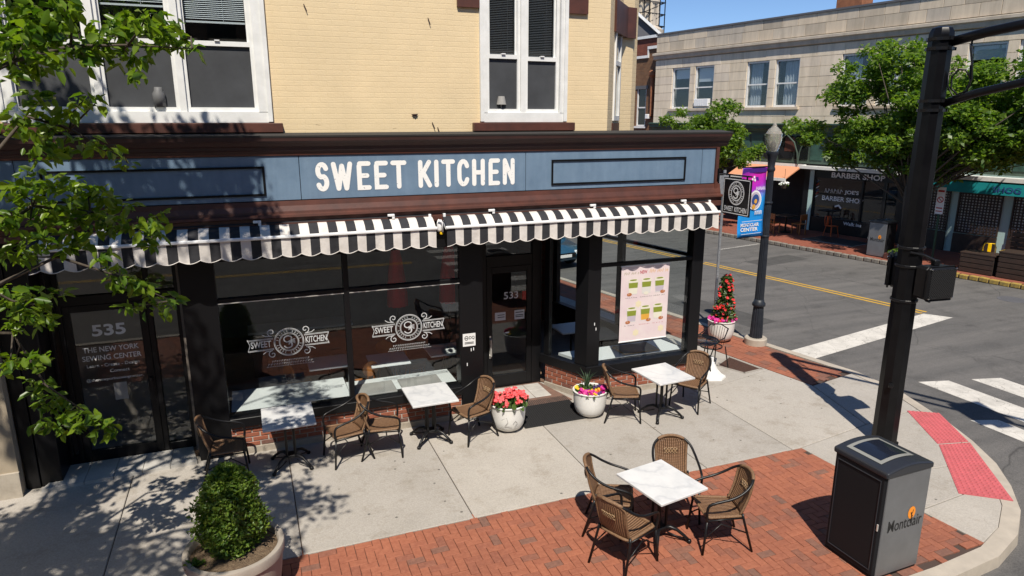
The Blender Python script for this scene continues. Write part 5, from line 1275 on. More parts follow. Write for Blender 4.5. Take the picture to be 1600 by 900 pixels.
# ------------------------------------------------------------------ traffic signal mast
PX_, PY_ = 8.67, 6.80
sg = thing('signal_mast', 'black tapered traffic signal mast with two arms behind the compactor bin', 'signal mast', (PX_, PY_, 0))
MB().lathe([(.205, 0), (.205, .02), (.178, .03), (.176, .5), (.168, 2.2), (.160, 4.0), (.152, 5.80), (.150, 5.84), (.12, 5.90), (.05, 5.925), (0, 5.93)], 10).build('pole', 'pole_black', sg, smooth=True, sharp=30)
AD = Vector((.36, -.93, 0)).normalized()
for z0, rz_, r0 in ((5.72, .17, .062), (4.94, .26, .052)):
    L_ = 7.5; pts = [AD * .12 + Vector((0, 0, z0)), AD * .5 + Vector((0, 0, z0 + rz_ * .5)), AD * 2 + Vector((0, 0, z0 + rz_ * 1.9)), AD * 4.5 + Vector((0, 0, z0 + rz_ * 3.2 if z0 < 5 else z0 + rz_ * 4)), AD * L_ + Vector((0, 0, 6.62 if z0 > 5 else 6.15))]
    MB().tube(pts, [r0, r0, r0 * .92, r0 * .8, r0 * .65], 12).build('arm', 'pole_black', sg, smooth=True)
    mb = MB(); mb.lathe([(.172, z0 - .10), (.172, z0 - .06)], 16); mb.lathe([(.172, z0 + .02), (.172, z0 + .06)], 16)
    for q in (-.08, .04):
        for sx in (-1, 1): c = AD * .15 + Vector((-AD.y, AD.x, 0)) * sx * .09; mb.lathe([(.022, -.02), (.022, .02)], 8, (c.x, c.y, z0 + q))
    mb.build('arm_clamp', 'black_metal', sg)
cbl = MB(); cp = lambda a, z, o=0.0: AD * a + Vector((-AD.y, AD.x, 0)) * o + Vector((0, 0, z))
cbl.tube([cp(.36, 5.74), cp(.36, 5.60), cp(.40, 5.42), cp(.42, 5.25), cp(.38, 5.10), cp(.28, 5.06), cp(.20, 5.14), cp(.19, 5.28), cp(.25, 5.37), cp(.34, 5.36), cp(.40, 5.26)], .012, 7)
cbl.tube([cp(.16, 5.34, -.05), cp(.17, 5.16, -.04), cp(.24, 5.04, -.02), cp(.34, 5.05), cp(.41, 5.16, .01), cp(.38, 5.42, .01)], .010, 7)
cbl.build('cable_loop', 'black_metal', sg, smooth=True)
for z in (2.98, 2.72, 2.22):
    mb = MB(); mb.lathe([(.176, z), (.180, z + .006), (.180, z + .03), (.176, z + .036)], 16); mb.build('band', 'black_metal', sg)
mb = MB(); mb.lathe([(.03, -.03), (.034, .0), (.03, .03)], 12, (-.17, -.12, .98)); mb.build('push_button', 'black_metal', sg)
t = thing('traffic_light', 'black three lens traffic light hung on the mast arm beyond the picture edge', 'traffic light', (PX_ + AD.x * 3.7, PY_ + AD.y * 3.7, 5.35), math.atan2(-.2, 1))
MB().bbox(-.17, -.1, 0, .17, .12, 1.05, .03).build('housing', 'black_metal', t); MB().box(-.32, .02, -.12, .32, .035, 1.17).build('backplate', 'black_metal', t)
for k in range(3): MB().lathe([(.13, -.01), (.13, .01)], 16, (0, 0, 0)).build('lens', 'lamp_red', t).location = (0, -.02, .18 + k * .34)
mb = MB()
for k in range(3): mb.prism_y([(.15 * math.cos(R(a)), .18 + k * .34 + .15 * math.sin(R(a))) for a in range(0, 181, 20)], -.32, -.1)
mb.build('visor', 'black_metal', t)
def ped_signal(c, fdir, label):
    t = thing('pedestrian_signal', label, 'pedestrian signal', (PX_ + c[0], PY_ + c[1], c[2]), math.atan2(fdir[0], -fdir[1]), 'pedestrian signal boxes')
    MB().bbox(-.22, -.10, -.23, .22, .13, .23, .035).build('housing', 'black_metal', t)
    MB().bbox(-.235, -.14, -.245, .235, -.085, .245, .04).build('front_frame', 'black_metal', t)
    mb = MB(); s2 = .05
    for k in range(-11, 12):
        for sg_ in (1, -1):
            o_ = k * .037; pts = []
            lo, hi = max(-.20, -.21 * 1 + 0), .20
            a = (-.20, -.20 * sg_ + o_ * 2); 
            # clip the diagonal to the window
            xs_ = [x for x in np.linspace(-.20, .20, 41) if -.205 <= sg_ * x + o_ <= .205]
            if len(xs_) > 1: x0, x1 = xs_[0], xs_[-1]; n_ = Vector((-sg_, 0, 1)).normalized() * .0028; p0, p1 = Vector((x0, 0, sg_ * x0 + o_)), Vector((x1, 0, sg_ * x1 + o_)); mb.add([p0 - n_ + Vector((0, -.150, 0)), p1 - n_ + Vector((0, -.150, 0)), p1 + n_ + Vector((0, -.150, 0)), p0 + n_ + Vector((0, -.150, 0)), p0 - n_ + Vector((0, -.135, 0)), p1 - n_ + Vector((0, -.135, 0)), p1 + n_ + Vector((0, -.135, 0)), p0 + n_ + Vector((0, -.135, 0))], [(0, 1, 2, 3), (0, 4, 5, 1), (2, 6, 7, 3)])
    tag(mb.build('louvre', 'rubber', t), kind='stuff')
    mb = MB()
    for x, z in ((-.20, .205), (-.20, -.205), (.20, .205), (.20, -.205)): mb.lathe([(.012, 0), (.012, .012), (0, .016)], 8, (x, -.15, z))
    mb.build('screw', 'chrome', t)
    mb = MB(); mb.bbox(-.04, -.02, .23, .05, .06, .31, .01); mb.tube([(.0, .03, .30), (-.12, .10, .36), (-.30, .16, .40)], .018, 8); mb.tube([(.0, .02, -.24), (.0, .03, -.30)], .022, 8); mb.build('bracket', 'black_metal', t)
ped_signal((.13, -.31, 2.55), (-.12, -.99), 'black pedestrian signal box with mesh front on the street side of the mast')
ped_signal((.17, .29, 2.60), (-.617, .787), 'black pedestrian signal box seen edge on, behind the mast')

# ------------------------------------------------------------------ solar compactor bins
def make_bin(label, loc, rz, big):
    t = thing('compactor_bin', label, 'litter bin', loc, rz, 'grey and black solar compactor bins')
    w, d, h = .66, .66, 1.24
    # body leans back very slightly: black ends left and right, grey front
    MB().bbox(-w/2 + .02, -d/2 + .012, .03, w/2 - .02, d/2 - .012, h - .02, .01).build('body', 'bin_black', t)
    MB().bbox(-w/2 + .03, -d/2, .03, w/2 - .005, -d/2 + .02, h - .02, .006).build('front_panel', 'bin_grey', t)
    MB().bbox(-w/2, -d/2 + .02, .04, -w/2 + .03, d/2 - .02, h - .03, .008).build('door', 'bin_black', t)
    mb = MB(); y0, y1, z0, z1, x = -d/2 + .06, d/2 - .06, .10, h - .10, -w/2 - .004
    for a, b in (((y0, z0), (y1, z0)), ((y1, z0), (y1, z1)), ((y1, z1), (y0, z1)), ((y0, z1), (y0, z0))): mb.tube([(x, a[0], a[1]), (x, b[0], b[1])], .006, 5)
    mb.build('door_moulding', 'bin_top', t)
    mb = MB(); mb.bbox(-w/2 - .008, -d/2 + .024, .58, -w/2 + .01, -d/2 + .04, .66, .003); mb.build('latch', 'handle_steel', t)
    # domed lid
    mb = MB(); n = 8; y_ = [-d/2 - .012, d/2 + .012]; pr = [(-w/2 - .012, h - .05), (w/2 + .012, h - .05)]
    top = [(w/2 + .012 - (w + .024) * i / n, h + .015 + .05 * math.sin(math.pi * i / n)) for i in range(n + 1)]
    mb.prism_y(pr + top, *y_); o = mb.build('lid', 'bin_top', t); bv = o.modifiers.new('bevel', 'BEVEL'); bv.width = .02; bv.segments = 3
    zt = lambda x: h + .015 + .05 * math.sin(math.pi * (x / (w + .024) + .5)) + .003
    def patch(x0, x1, y0, y1, lift): 
        b = MB()
        for i in range(8): a, c = x0 + (x1 - x0) * i / 8, x0 + (x1 - x0) * (i + 1) / 8; b.add([(a, y0, zt(a) + lift), (c, y0, zt(c) + lift), (c, y1, zt(c) + lift), (a, y1, zt(a) + lift)], [(0, 1, 2, 3)])
        return b
    patch(-.26, .22, -.19, .25, .002).build('panel_border', 'tape_cream', t); patch(-.215, .175, -.145, .205, .005).build('solar_panel', 'solar', t)
    mb = MB(); put_text(mb, 'Montclair', (-.235 + .02, -d/2 - .003, .545), (1, 0, 0), (0, 0, 1), W=.50, H=.135, bold=.004, shear=0); mb.build('lettering', 'print_black', t)
    c = (.115, .712); mb = MB()
    mb.add([(c[0] + .055 * math.cos(a * .2618), -d/2 - .003, c[1] + .072 * math.sin(a * .2618)) for a in range(24)], [tuple(range(24))]); mb.build('tree_emblem', 'print_orange', t)
    mb = MB(); stroke(mb, [(0, -.12), (.003, -.03), (0, .0)], .012, (c[0], -d/2 - .0045, c[1]), (1, 0, 0), (0, 0, 1), (0, -1, 0)); stroke(mb, [(0, -.02), (.016, .012), (.018, .03)], .007, (c[0], -d/2 - .0055, c[1]), (1, 0, 0), (0, 0, 1), (0, -1, 0)); stroke(mb, [(0, -.03), (-.014, .005)], .006, (c[0], -d/2 - .0065, c[1]), (1, 0, 0), (0, 0, 1), (0, -1, 0)); mb.build('tree_trunk_print', 'print_black', t)
    MB().bbox(-w/2 + .01, -d/2 + .01, 0, w/2 - .01, d/2 - .01, .035, .005).build('skirt', 'bin_black', t)
    return t
make_bin('grey and black solar compactor bin with orange tree print, nearest the camera', (6.14, 4.80, .0), R(1.5), True)

# ------------------------------------------------------------------ inside the shop
def inside_table(x, y, w, d, label):
    t = thing('cafe_table', label, 'table', (x, y, .035), 0, 'white tables inside the shop')
    MB().bbox(-w/2, -d/2, .69, w/2, d/2, .72, .004).build('tabletop', 'ledge_white', t); MB().lathe([(.02, .02), (.02, .69)], 8).build('column', 'black_metal', t); MB().lathe([(.22, 0), (.22, .015), (.03, .03)], 16).build('foot', 'black_metal', t)
inside_table(2.02, 11.10, .66, .62, 'white table inside, under the second emblem'); inside_table(3.05, 11.25, .62, .60, 'white table inside the shop next to the entrance'); inside_table(1.05, 11.32, .68, .60, 'white table inside, right of the first emblem')
inside_table(5.75, 11.6, .66, .62, 'white table inside the angled window'); 
t = thing('serving_counter', 'long pale counter inside the shop behind the first emblem', 'counter', (.75, 13.2, .035)); MB().bbox(-.95, -.28, .84, .95, .28, .88, .004).build('counter_top', 'ledge_white', t); MB().box(-.9, -.24, 0, .9, .24, .84).build('counter_front', 'wood_dark', t)
def wood_chair(x, y, rz, label):
    t = thing('wooden_chair', label, 'chair', (x, y, .035), R(rz), 'orange wooden chairs inside the shop')
    MB().lathe([(.0, .43), (.19, .43), (.2, .445), (.19, .46), (0, .46)], 18).build('seat', 'wood_orange', t, smooth=True)
    mb = MB(); mb.prism_y([(.15 * math.cos(a * .3), .66 + .13 * math.sin(a * .3)) for a in range(21)], .17, .19); mb.build('backrest', 'wood_orange', t)
    for sx in (-1, 1):
        for sy in (-1, 1): MB().tube([(sx * .13, sy * .13, .44), (sx * .18, sy * .18, 0)], .014, 6).build('leg', 'wood_orange', t)
    MB().tube([(-.06, .17, .44), (-.06, .18, .58)], .01, 6).build('back_post', 'wood_orange', t); MB().tube([(.06, .17, .44), (.06, .18, .58)], .01, 6).build('back_post', 'wood_orange', t)
wood_chair(1.62, 11.05, 200, 'orange wooden chair inside, below the second emblem'); wood_chair(2.55, 11.35, 90, 'orange wooden chair inside between the two white tables'); wood_chair(2.1, 11.75, 0, 'orange wooden chair inside, far side of the white table'); wood_chair(.55, 11.3, 120, 'orange wooden chair inside near the first emblem')
def closed_parasol(x, y, label):
    t = thing('closed_parasol', label, 'parasol', (x, y, .035), 0, 'red folded parasols in the shop')
    mb = MB(); v = []; n = 20; pr = [(.02, 2.66), (.06, 2.55), (.11, 2.28), (.15, 2.0), (.185, 1.68), (.195, 1.40)]
    for r, z in pr:
        for j in range(n): a = 2 * math.pi * j / n; q = r * (1 if j % 2 else .72); v.append((q * math.cos(a), q * math.sin(a), z))
    mb.add(v, [(i*n + (j+1) % n, i*n + j, (i+1)*n + j, (i+1)*n + (j+1) % n) for i in range(len(pr) - 1) for j in range(n)]); mb.build('canopy', 'red_cloth', t, smooth=True)
    MB().tube([(0, 0, 0), (0, 0, 2.72)], .022, 8).build('pole', 'wood_dark', t); MB().lathe([(.24, 0), (.24, .05), (.05, .09)], 16).build('foot', 'black_metal', t)
closed_parasol(2.40, 11.98, 'dark red folded parasol inside, left of the two'); closed_parasol(3.36, 11.90, 'dark red folded parasol inside, nearer the shop door')
t = thing('floor_mat', 'tan woven mat inside the shop door', 'mat', (4.3, 11.4, .036)); MB().box(-.35, -.3, 0, .45, .5, .012).build('weave', 'wood_tan', t)
t = thing('wooden_platform', 'tan wooden board on the floor behind the poster', 'board', (6.45, 10.42, .592)); MB().bbox(-.32, -.24, 0, .42, .22, .03, .004).build('plank', 'wood_tan', t)
for k, x in enumerate((1.45, 2.2)):
    t = thing('seat_pad', ('grey flat seat pad on the window ledge near the mullion', 'grey flat seat pad on the window ledge near the pilaster')[k], 'cushion', (x + .2, 10.25, .577), 0, 'grey pads on the window ledge'); MB().bbox(-.36, -.26, 0, .30, .22, .035, .012).build('pad', 'grey_concrete_far', t)

# ------------------------------------------------------------------ far side of the side street (local x runs along the street, y away from it)
def far(x, n, z=0.0): return st(-x, n, z)
fk = MB()
def far_poly(mb, pts, z): mb.add([(*far(x, n)[:2], z) for x, n in pts], [tuple(range(len(pts)))])
fp = bpy.data.objects.new('far_pavement', None)
mb = MB(); mb.box(-70, 0.16, -.13, 30, 14, .0)
fpv = mb.build('far_pavement', 'far_paving'); fpv.location = far(0, 23.12); fpv.rotation_euler = (0, 0, FAR_RZ); tag(fpv, 'red brick pavement across the side street', kind='structure')
kerb_f = MB().box(-70, .02, -.134, 30, .16, -.02).build('far_kerb', 'paver_bed'); kerb_f.location = far(0, 23.12); kerb_f.rotation_euler = (0, 0, FAR_RZ); tag(kerb_f, 'granite block kerb across the side street', kind='structure')
b_ = MB(); b_.bbox(-.135, 0, -.13, .135, .15, .012, .018); kbm = b_.mesh('kerb_stone', 'granite'); kby = b_.mesh('kerb_stone', 'yellow_granite')
for k in range(70):
    x = -26 + k * .285
    o = link('kerb_stone', kby if x > -11.2 else kbm, kerb_f); o.location = (x, rnd.uniform(-.012, .012), rnd.uniform(-.01, .012)); o.rotation_euler = (0, rnd.gauss(0, .02), rnd.gauss(0, .03)); o.scale = (rnd.uniform(.86, 1.0), 1, 1)

BN = 27.0
sb_ = thing('stone_building', 'pale stone two storey building with green cornice across the street', 'building', far(0, BN), FAR_RZ)
XA, XB = -28.2, -4.0
wins = []
for k in range(5):
    x0 = -26.94 + 4.74 * k
    wins += [(x0, x0 + 1.22), (x0 + 1.57, x0 + 2.78)]
holes = [(a, b, 5.27, 7.30) for a, b in wins]
mb = MB(); holes_wall(mb, XA + .02, XB, 4.5, 9.0, .04, .35, holes); mb.build('wall', 'mortar', sb_)
blk_m = {}
def stone_block(x0, x1, z0, z1, mm, dy=0.0):
    key = (round((x1 - x0) / .1), round((z1 - z0) / .04), mm)
    if key not in blk_m:
        w, h = (x1 - x0), (z1 - z0); b = MB(); b.bbox(-.5, -.0, -.5, .5, .06, .5, .0075); blk_m[key] = b.mesh('stone_block', mm)
    o = link('stone_block', blk_m[key], sb_); o.location = ((x0 + x1) / 2, -.012 + dy + rnd.uniform(-.004, .004), (z0 + z1) / 2); o.scale = (x1 - x0 - .012, 1, z1 - z0 - .012)
g = random.Random(6)
for z0, z1 in ((8.16, 8.62), (8.62, 9.02)):
    x = XA
    while x < XB - .1:
        w = g.uniform(.55, 1.05); x1 = min(XB, x + w); stone_block(x, x1, z0, z1, 'stone_parapet'); x = x1
rows = [(4.52, 4.86), (4.86, 5.27), (5.27, 5.67), (5.67, 6.08), (6.08, 6.49), (6.49, 6.90), (6.90, 7.30), (7.30, 7.75)]
for r_, (z0, z1) in enumerate(rows):
    cuts = [XA, XB]; spans = []
    x = XA
    segs = [(XA, XB)] if z0 < 5.2 or z0 > 7.2 else []
    if not segs:
        e = XA
        for a, b in wins: segs.append((e, a)); e = b
        segs.append((e, XB))
    for a, b in segs:
        L_ = b - a; n = max(1, int(round(L_ / (1.25 if L_ > 1.5 else 1.0)))); off = 0
        cuts = [a + L_ * i / n for i in range(n + 1)]
        if n > 2 and r_ % 2: cuts = [a] + [c + L_ / n / 2 for c in cuts[:-1]] + [b]
        for c, d in zip(cuts[:-1], cuts[1:]): 
            if d - c > .05: stone_block(c, d, z0, z1, 'stone')
mb = MB(); mb.prism_x([(.06, 7.76), (-.10, 7.80), (-.14, 7.96), (-.20, 8.0), (-.20, 8.10), (.06, 8.15)], XA - .1, XB); mb.build('string_course', 'stone_parapet', sb_)
mb = MB(); mb.box(XA - .02, -.06, 9.02, XB, .40, 9.10); mb.build('coping', 'slate_grey', sb_); MB().box(XA, .36, 8.3, XB, 9, 8.4).build('roof', 'tar', sb_)
mb = MB(); mb.box(XA, .06, 4.5, XA + .3, 9, 9.0); mb.build('end_wall', 'brown_brick', sb_)
for k, (a, b) in enumerate(wins):
    if k > 7: continue
    f = MB(); y0, y1 = .06, .16
    f.box(a, y0, 5.27, a + .07, y1, 7.30); f.box(b - .07, y0, 5.27, b, y1, 7.30); f.box(a + .07, y0, 5.27, b - .07, y1, 5.35); f.box(a + .07, y0, 7.22, b - .07, y1, 7.30); f.box(a + .07, y0 + .01, 6.25, b - .07, y1, 6.31)
    w = f.build('window', 'white_paint', sb_); MB().box(a + .07, .12, 5.35, b - .07, .128, 7.22).build('pane', 'window_glass', w)
    c = MB(); 
    if k in (2, 3, 4, 5):
        v = []; n = 16; lo, hi = (a + .1, a + .75) if k % 2 == 0 else (b - .85, b - .1)
        for i in range(n + 1): x = lo + (hi - lo) * i / n; v += [(x, .24 + .03 * math.sin(i * 1.9), 5.36), (x, .24 + .03 * math.sin(i * 1.9 + .3), 7.2)]
        c.add(v, [(2*i, 2*i+2, 2*i+3, 2*i+1) for i in range(n)]); c.build('curtain', 'curtain', w)
    else:
        c.box(a + .1, .2, 6.75 - .2 * (k % 2), b - .1, .21, 7.2); c.build('blind', 'blind', w)
    if k == 1:
        u_ = MB(); u_.bbox(a + .1, -.1, 5.36, b - .2, .1, 5.72, .01)
        for q in range(5): u_.box(a + .14 + q * .12, -.106, 5.40, a + .20 + q * .12, -.099, 5.68)
        u_.build('air_conditioner', 'white_metal', w)
for k in range(4): a = wins[2 * k][0]; mb = MB(); mb.bbox(a - .15, -.10, 5.14, a + 2.95, .2, 5.265, .01); mb.build('window_sill', 'stone_parapet', sb_)
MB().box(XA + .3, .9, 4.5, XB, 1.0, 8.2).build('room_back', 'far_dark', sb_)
# green cornice, clerestory and the shop fronts below
mb = MB(); mb.prism_x([(.3, 4.18), (-.10, 4.18), (-.13, 4.26), (-.22, 4.32), (-.25, 4.46), (-.30, 4.50), (-.30, 4.545), (.3, 4.56)], XA - .05, XB); mb.build('green_cornice', 'green_copper', sb_)
mb = MB(); mb.box(XA, -.02, 2.86, XB, .1, 4.18); mb.build('clerestory', 'green_panel', sb_)
g = random.Random(9); x = XA + .4
while x < XB - 1:
    w = g.uniform(.55, .8); p_ = MB(); p_.box(x, -.045, 3.02, x + w, -.018, 4.02); p_.build('clerestory_pane', 'dark_glass' if g.random() > .3 else 'green_copper', sb_)
    x += w + .12
for x in (-20.2, -19.0, -17.2): 
    mb = MB()
    for q in (-1, 1): mb.tube([(x, -.08, 2.8), (x + q * .05, -.10, 3.3), (x + q * .22, -.14, 3.75), (x + q * .55, -.2, 4.05)], .03, 6)
    mb.build('iron_bracket', 'green_panel', sb_)
MB().box(-19.75, -.055, 3.35, -19.25, -.02, 3.95).build('wall_plaque', 'brown_trim', sb_)
# dark recessed café front on the left, barber shop in the middle
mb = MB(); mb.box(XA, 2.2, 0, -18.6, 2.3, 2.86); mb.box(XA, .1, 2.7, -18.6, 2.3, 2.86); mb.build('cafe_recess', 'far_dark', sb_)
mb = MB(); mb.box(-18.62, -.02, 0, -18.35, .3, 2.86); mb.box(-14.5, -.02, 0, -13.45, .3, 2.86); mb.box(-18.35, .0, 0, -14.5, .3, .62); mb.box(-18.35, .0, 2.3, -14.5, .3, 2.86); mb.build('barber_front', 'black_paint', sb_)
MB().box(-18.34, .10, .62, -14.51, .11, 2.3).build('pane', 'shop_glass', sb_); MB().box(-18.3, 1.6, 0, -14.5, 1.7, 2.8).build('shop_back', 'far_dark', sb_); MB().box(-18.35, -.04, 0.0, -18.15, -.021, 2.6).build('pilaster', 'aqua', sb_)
mb = MB(); mb.box(-16.0, .02, .62, -15.93, .09, 2.3); mb.box(-15.1, .02, .0, -15.0, .09, 2.3); mb.build('mullion', 'black_paint', sb_)
MB().box(-18.7, -.35, 2.66, -13.4, .0, 2.78).build('white_trim', 'white_paint', sb_)
for w_, x_, y_, z_, W_, H_ in (('BARBER SHOP', -17.35, -.03, 2.35, 2.3, .22), ("JOE'S", -16.75, .085, 1.66, .62, .2), ('BARBER SHOP', -17.75, .085, 1.36, 1.85, .2), ('Walk ins', -16.6, -.006, .42, .8, .14)):
    mb = MB(); put_text(mb, w_, (x_, y_, z_), (1, 0, 0), (0, 0, 1), W=W_, H=H_, bold=.025); mb.build('lettering', 'print_white', sb_)
mb = MB()
for k in range(6): stroke(mb, [(-17.65 + k * .14, 1.70), (-17.62 + k * .14, 1.86), (-17.55 + k * .14, 1.70 + .08 * (k % 2))], .022, (0, .085, 0), (1, 0, 0), (0, 0, 1), (0, -1, 0), cap=2)
tag(mb.build('worn_lettering', 'print_white', sb_), kind='stuff')
mb = MB(); stroke(mb, [(-17.1, 1.14), (-16.95, 1.20), (-16.85, 1.10)], .07, (0, .085, 0), (1, 0, 0), (0, 0, 1), (0, -1, 0)); mb.build('scissors_print', 'print_white', sb_)
mb = MB()
for k in range(6): stroke(mb, [(-.06, k * .13), (.06, k * .13 + .08)], .03, (-18.02, .085, 1.45), (1, 0, 0), (0, 0, 1), (0, -1, 0), m=k % 3, cap=3)
mb.build('barber_pole_print', ['print_white', 'lamp_red', 'print_navy'], sb_)
# pale blue shop with lattice screens
mb = MB(); mb.box(-13.45, .0, 0, -4.0, .3, 2.86); mb.build('lattice_shop_wall', 'aqua', sb_)
def lattice(x0, x1, z0, z1):
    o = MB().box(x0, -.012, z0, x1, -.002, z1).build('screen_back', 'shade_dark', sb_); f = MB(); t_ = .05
    f.box(x0 - t_, -.06, z0 - t_, x1 + t_, -.003, z0); f.box(x0 - t_, -.06, z1, x1 + t_, -.003, z1 + t_); f.box(x0 - t_, -.06, z0, x0, -.003, z1); f.box(x1, -.06, z0, x1 + t_, -.003, z1); f.build('screen_frame', 'wood_dark', o)
    l = MB(); x = x0 + .045
    while x < x1 - .02: l.box(x, -.05, z0, x + .050, -.038, z1); x += .105
    z = z0 + .045
    while z < z1 - .02: l.box(x0, -.036, z, x1, -.026, z + .045); z += .10
    tag(l.build('lattice', 'wood_dark', o), kind='stuff')
    b = MB(); b.box(x0 + .02, -.010 - .004, z0, x1 - .02, -.0125, z1); b.build('painted_backlight', 'mdf_white', o)  # white sheet standing in for light showing through the lattice holes
for a, b in ((-13.35, -12.60), (-12.22, -10.90), (-10.48, -9.2), (-8.9, -7.6), (-7.2, -5.9)): lattice(a, b, .78, 2.16)
for a, b in ((-13.40, -12.55), (-12.27, -10.85), (-10.53, -9.15)): MB().box(a, -.08, 0, b, -.001, .70).build('wood_apron', 'wood_dark', sb_)
# parts further left: brick neighbours and the scaffolded cupola
bb = thing('brick_building', 'brown brick building left of the stone building with white coping', 'building', far(-32, BN + .5), FAR_RZ)
mb = MB(); holes_wall(mb, -12, 3.72, 0, 8.0, 0, .3, [(1.85, 2.62, 4.35, 6.35)]); mb.box(2.7, 0, 8.0, 3.72, .3, 8.45); mb.build('wall', 'brown_brick', bb)
mb = MB(); mb.box(-12, -.08, 8.0, 2.72, .35, 8.14); mb.box(2.64, -.08, 8.45, 3.76, .35, 8.60); mb.box(2.64, -.07, 8.14, 2.72, .34, 8.45); mb.build('coping', 'white_paint', bb)
mb = MB(); mb.box(1.85, .05, 4.35, 1.93, .15, 6.35); mb.box(2.54, .05, 4.35, 2.62, .15, 6.35); mb.box(1.93, .05, 4.35, 2.54, .15, 4.42); mb.box(1.93, .05, 5.33, 2.54, .15, 5.40); w = mb.build('window', 'white_paint', bb); MB().box(1.93, .1, 4.42, 2.54, .11, 6.35).build('pane', 'dark_glass', w)
MB().box(1.7, -.03, 6.36, 2.78, .05, 6.55).build('lintel', 'slate_grey', bb); MB().box(1.75, -.1, 4.24, 2.72, .1, 4.345).build('window_sill', 'white_paint', bb)
mb = MB(); mb.tube([(3.18, -.08, 4.9), (3.14, -.08, 7.0)], .11, 8); mb.lathe([(.13, 0), (.22, .12), (.22, .3), (.10, .36), (0, .4)], 12, (3.14, -.08, 6.95)); mb.build('vent_stack', 'brick_orange', bb); mb = MB(); mb.bbox(2.85, -.25, 4.75, 3.1, .0, 5.0, .02); mb.build('vent_hood', 'white_metal', bb)
mb = MB(); mb.prism_y([(-12, 0), (4.6, 0), (4.6, 9.55), (2.0, 9.50), (-12, 9.4)], 3.0, 3.4); mb.build('rear_wall', 'red_brick_wall', bb); MB().box(-12, 2.9, 9.48, 4.6, 3.45, 9.64).build('rear_coping', 'white_paint', bb)
chm = thing('chimney', 'orange brick chimney on the stone building roof', 'chimney', far(-19.25, BN + 3.2, 8.4), FAR_RZ); MB().bbox(-.62, -.4, 0, .62, .4, 3.2, .02).build('stack', 'brown_brick', chm)
for o_ in chm.children: o_.data.materials[0] = MAT['brick_orange']
tw = thing('cupola_tower', 'stone cupola wrapped in dark scaffolding far behind the brick building', 'tower', (31.2, 51.2, 0), .3)
MB().lathe([(3.0, 0), (3.0, 9.8), (2.3, 10.2), (1.6, 11.2), (1.75, 11.4), (1.75, 11.7), (1.3, 12.0), (1.25, 13.6), (1.4, 13.8), (1.3, 14.2), (.7, 15.3), (.1, 16.5)], 20).build('tower_body', 'stone_parapet', tw, smooth=True, sharp=35)
for k in range(10): a = k * .628; MB().box(1.24 * math.cos(a) - .08, 1.24 * math.sin(a) - .08, 12.0, 1.24 * math.cos(a) + .08, 1.24 * math.sin(a) + .08, 13.7).build('column', 'stone', tw)
mb = MB(); g = random.Random(2)
for i in range(5):
    for j in (0, 4):
        for (x, y) in (((i - 2) * .62, (j - 2) * .62), ((j - 2) * .62, (i - 2) * .62)): mb.tube([(x, y, 9.5), (x, y, 15.5)], .045, 5)
for z in (10.2, 11.1, 12.0, 12.9, 13.8, 14.7):
    for s in (-1, 1): mb.tube([(-1.3, s * 1.24, z), (1.3, s * 1.24, z)], .04, 5); mb.tube([(s * 1.24, -1.3, z), (s * 1.24, 1.3, z)], .04, 5); mb.tube([(-1.24, s * 1.24, z), (1.24, s * 1.24, z + .9)], .03, 5)
mb.build('scaffolding', 'black_metal', tw)
gb = thing('gabled_house', 'grey gabled roof edge showing behind the corner building', 'house', (26.0, 42.6, 0), -.55)
mb = MB(); mb.prism_y([(-4, 0), (1.7, 0), (1.7, 9.7), (-1.2, 12.2), (-4, 9.9)], 0, 6); mb.build('wall', 'slate_grey', gb); mb = MB(); mb.prism_y([(1.95, 9.55), (1.95, 9.75), (-1.2, 12.45), (-1.2, 12.2)], -.3, 6); mb.build('roof', 'white_paint', gb)

# awnings and street furniture across the street
t = thing('orange_awning', 'orange cloth awning with white edge across the street', 'awning', far(-19.6, BN), FAR_RZ)
mb = MB(); mb.prism_x([(0, 2.72), (-1.0, 2.24), (-1.0, 2.20), (0, 2.66)], -2.4, .75); mb.build('canopy', 'orange_cloth', t); mb = MB(); mb.box(-2.4, -1.02, 2.12, .75, -.995, 2.245); mb.box(-2.4, -.05, 2.70, 1.0, .0, 2.82); mb.build('edge', 'white_paint', t)
t = thing('teal_awning', 'teal cloth awning with dark lettering over the lattice screens', 'awning', far(-8.7, BN), FAR_RZ)
mb = MB(); mb.prism_x([(0, 2.70), (-.42, 2.60), (-.45, 2.22), (-.43, 2.22), (-.40, 2.58), (0, 2.66)], -4.7, 4.6); mb.build('canopy', 'teal', t); MB().box(-4.2, -.44, 2.66, 4.6, .0, 2.80).build('edge', 'white_paint', t)
mb = MB(); put_text(mb, 'SHOG', (-2.35, -.456, 2.30), (1, 0, 0), (0, 0, 1), W=.85, H=.20, bold=.02); mb.build('lettering', 'print_navy', t)
fb = make_bin('grey compactor bin across the street in front of the barber shop', far(-13.22, 23.95), FAR_RZ, False)
t = thing('parking_sign', 'white and red parking sign on a green post across the street', 'sign', far(-11.74, 24.6), FAR_RZ)
MB().box(-.03, -.02, 0, .03, .02, 2.5).build('post', 'green_post', t); sp_o = MB().box(-.13, -.04, 1.62, .13, -.022, 2.52).build('plate', 'print_white', t)
mb = MB(); stroke(mb, circ(0, 2.10, .09, 20), .03, (0, -.043, 0), (1, 0, 0), (0, 0, 1), (0, -1, 0), True); stroke(mb, [(-.06, 2.16), (.06, 2.04)], .025, (0, -.044, 0), (1, 0, 0), (0, 0, 1), (0, -1, 0)); mb.box(-.1, -.043, 1.80, .1, -.0405, 1.84); mb.box(-.1, -.043, 2.36, .1, -.0405, 2.42); mb.box(-.1, -.043, 1.70, .1, -.0405, 1.73); mb.build('print', 'lamp_red', sp_o)
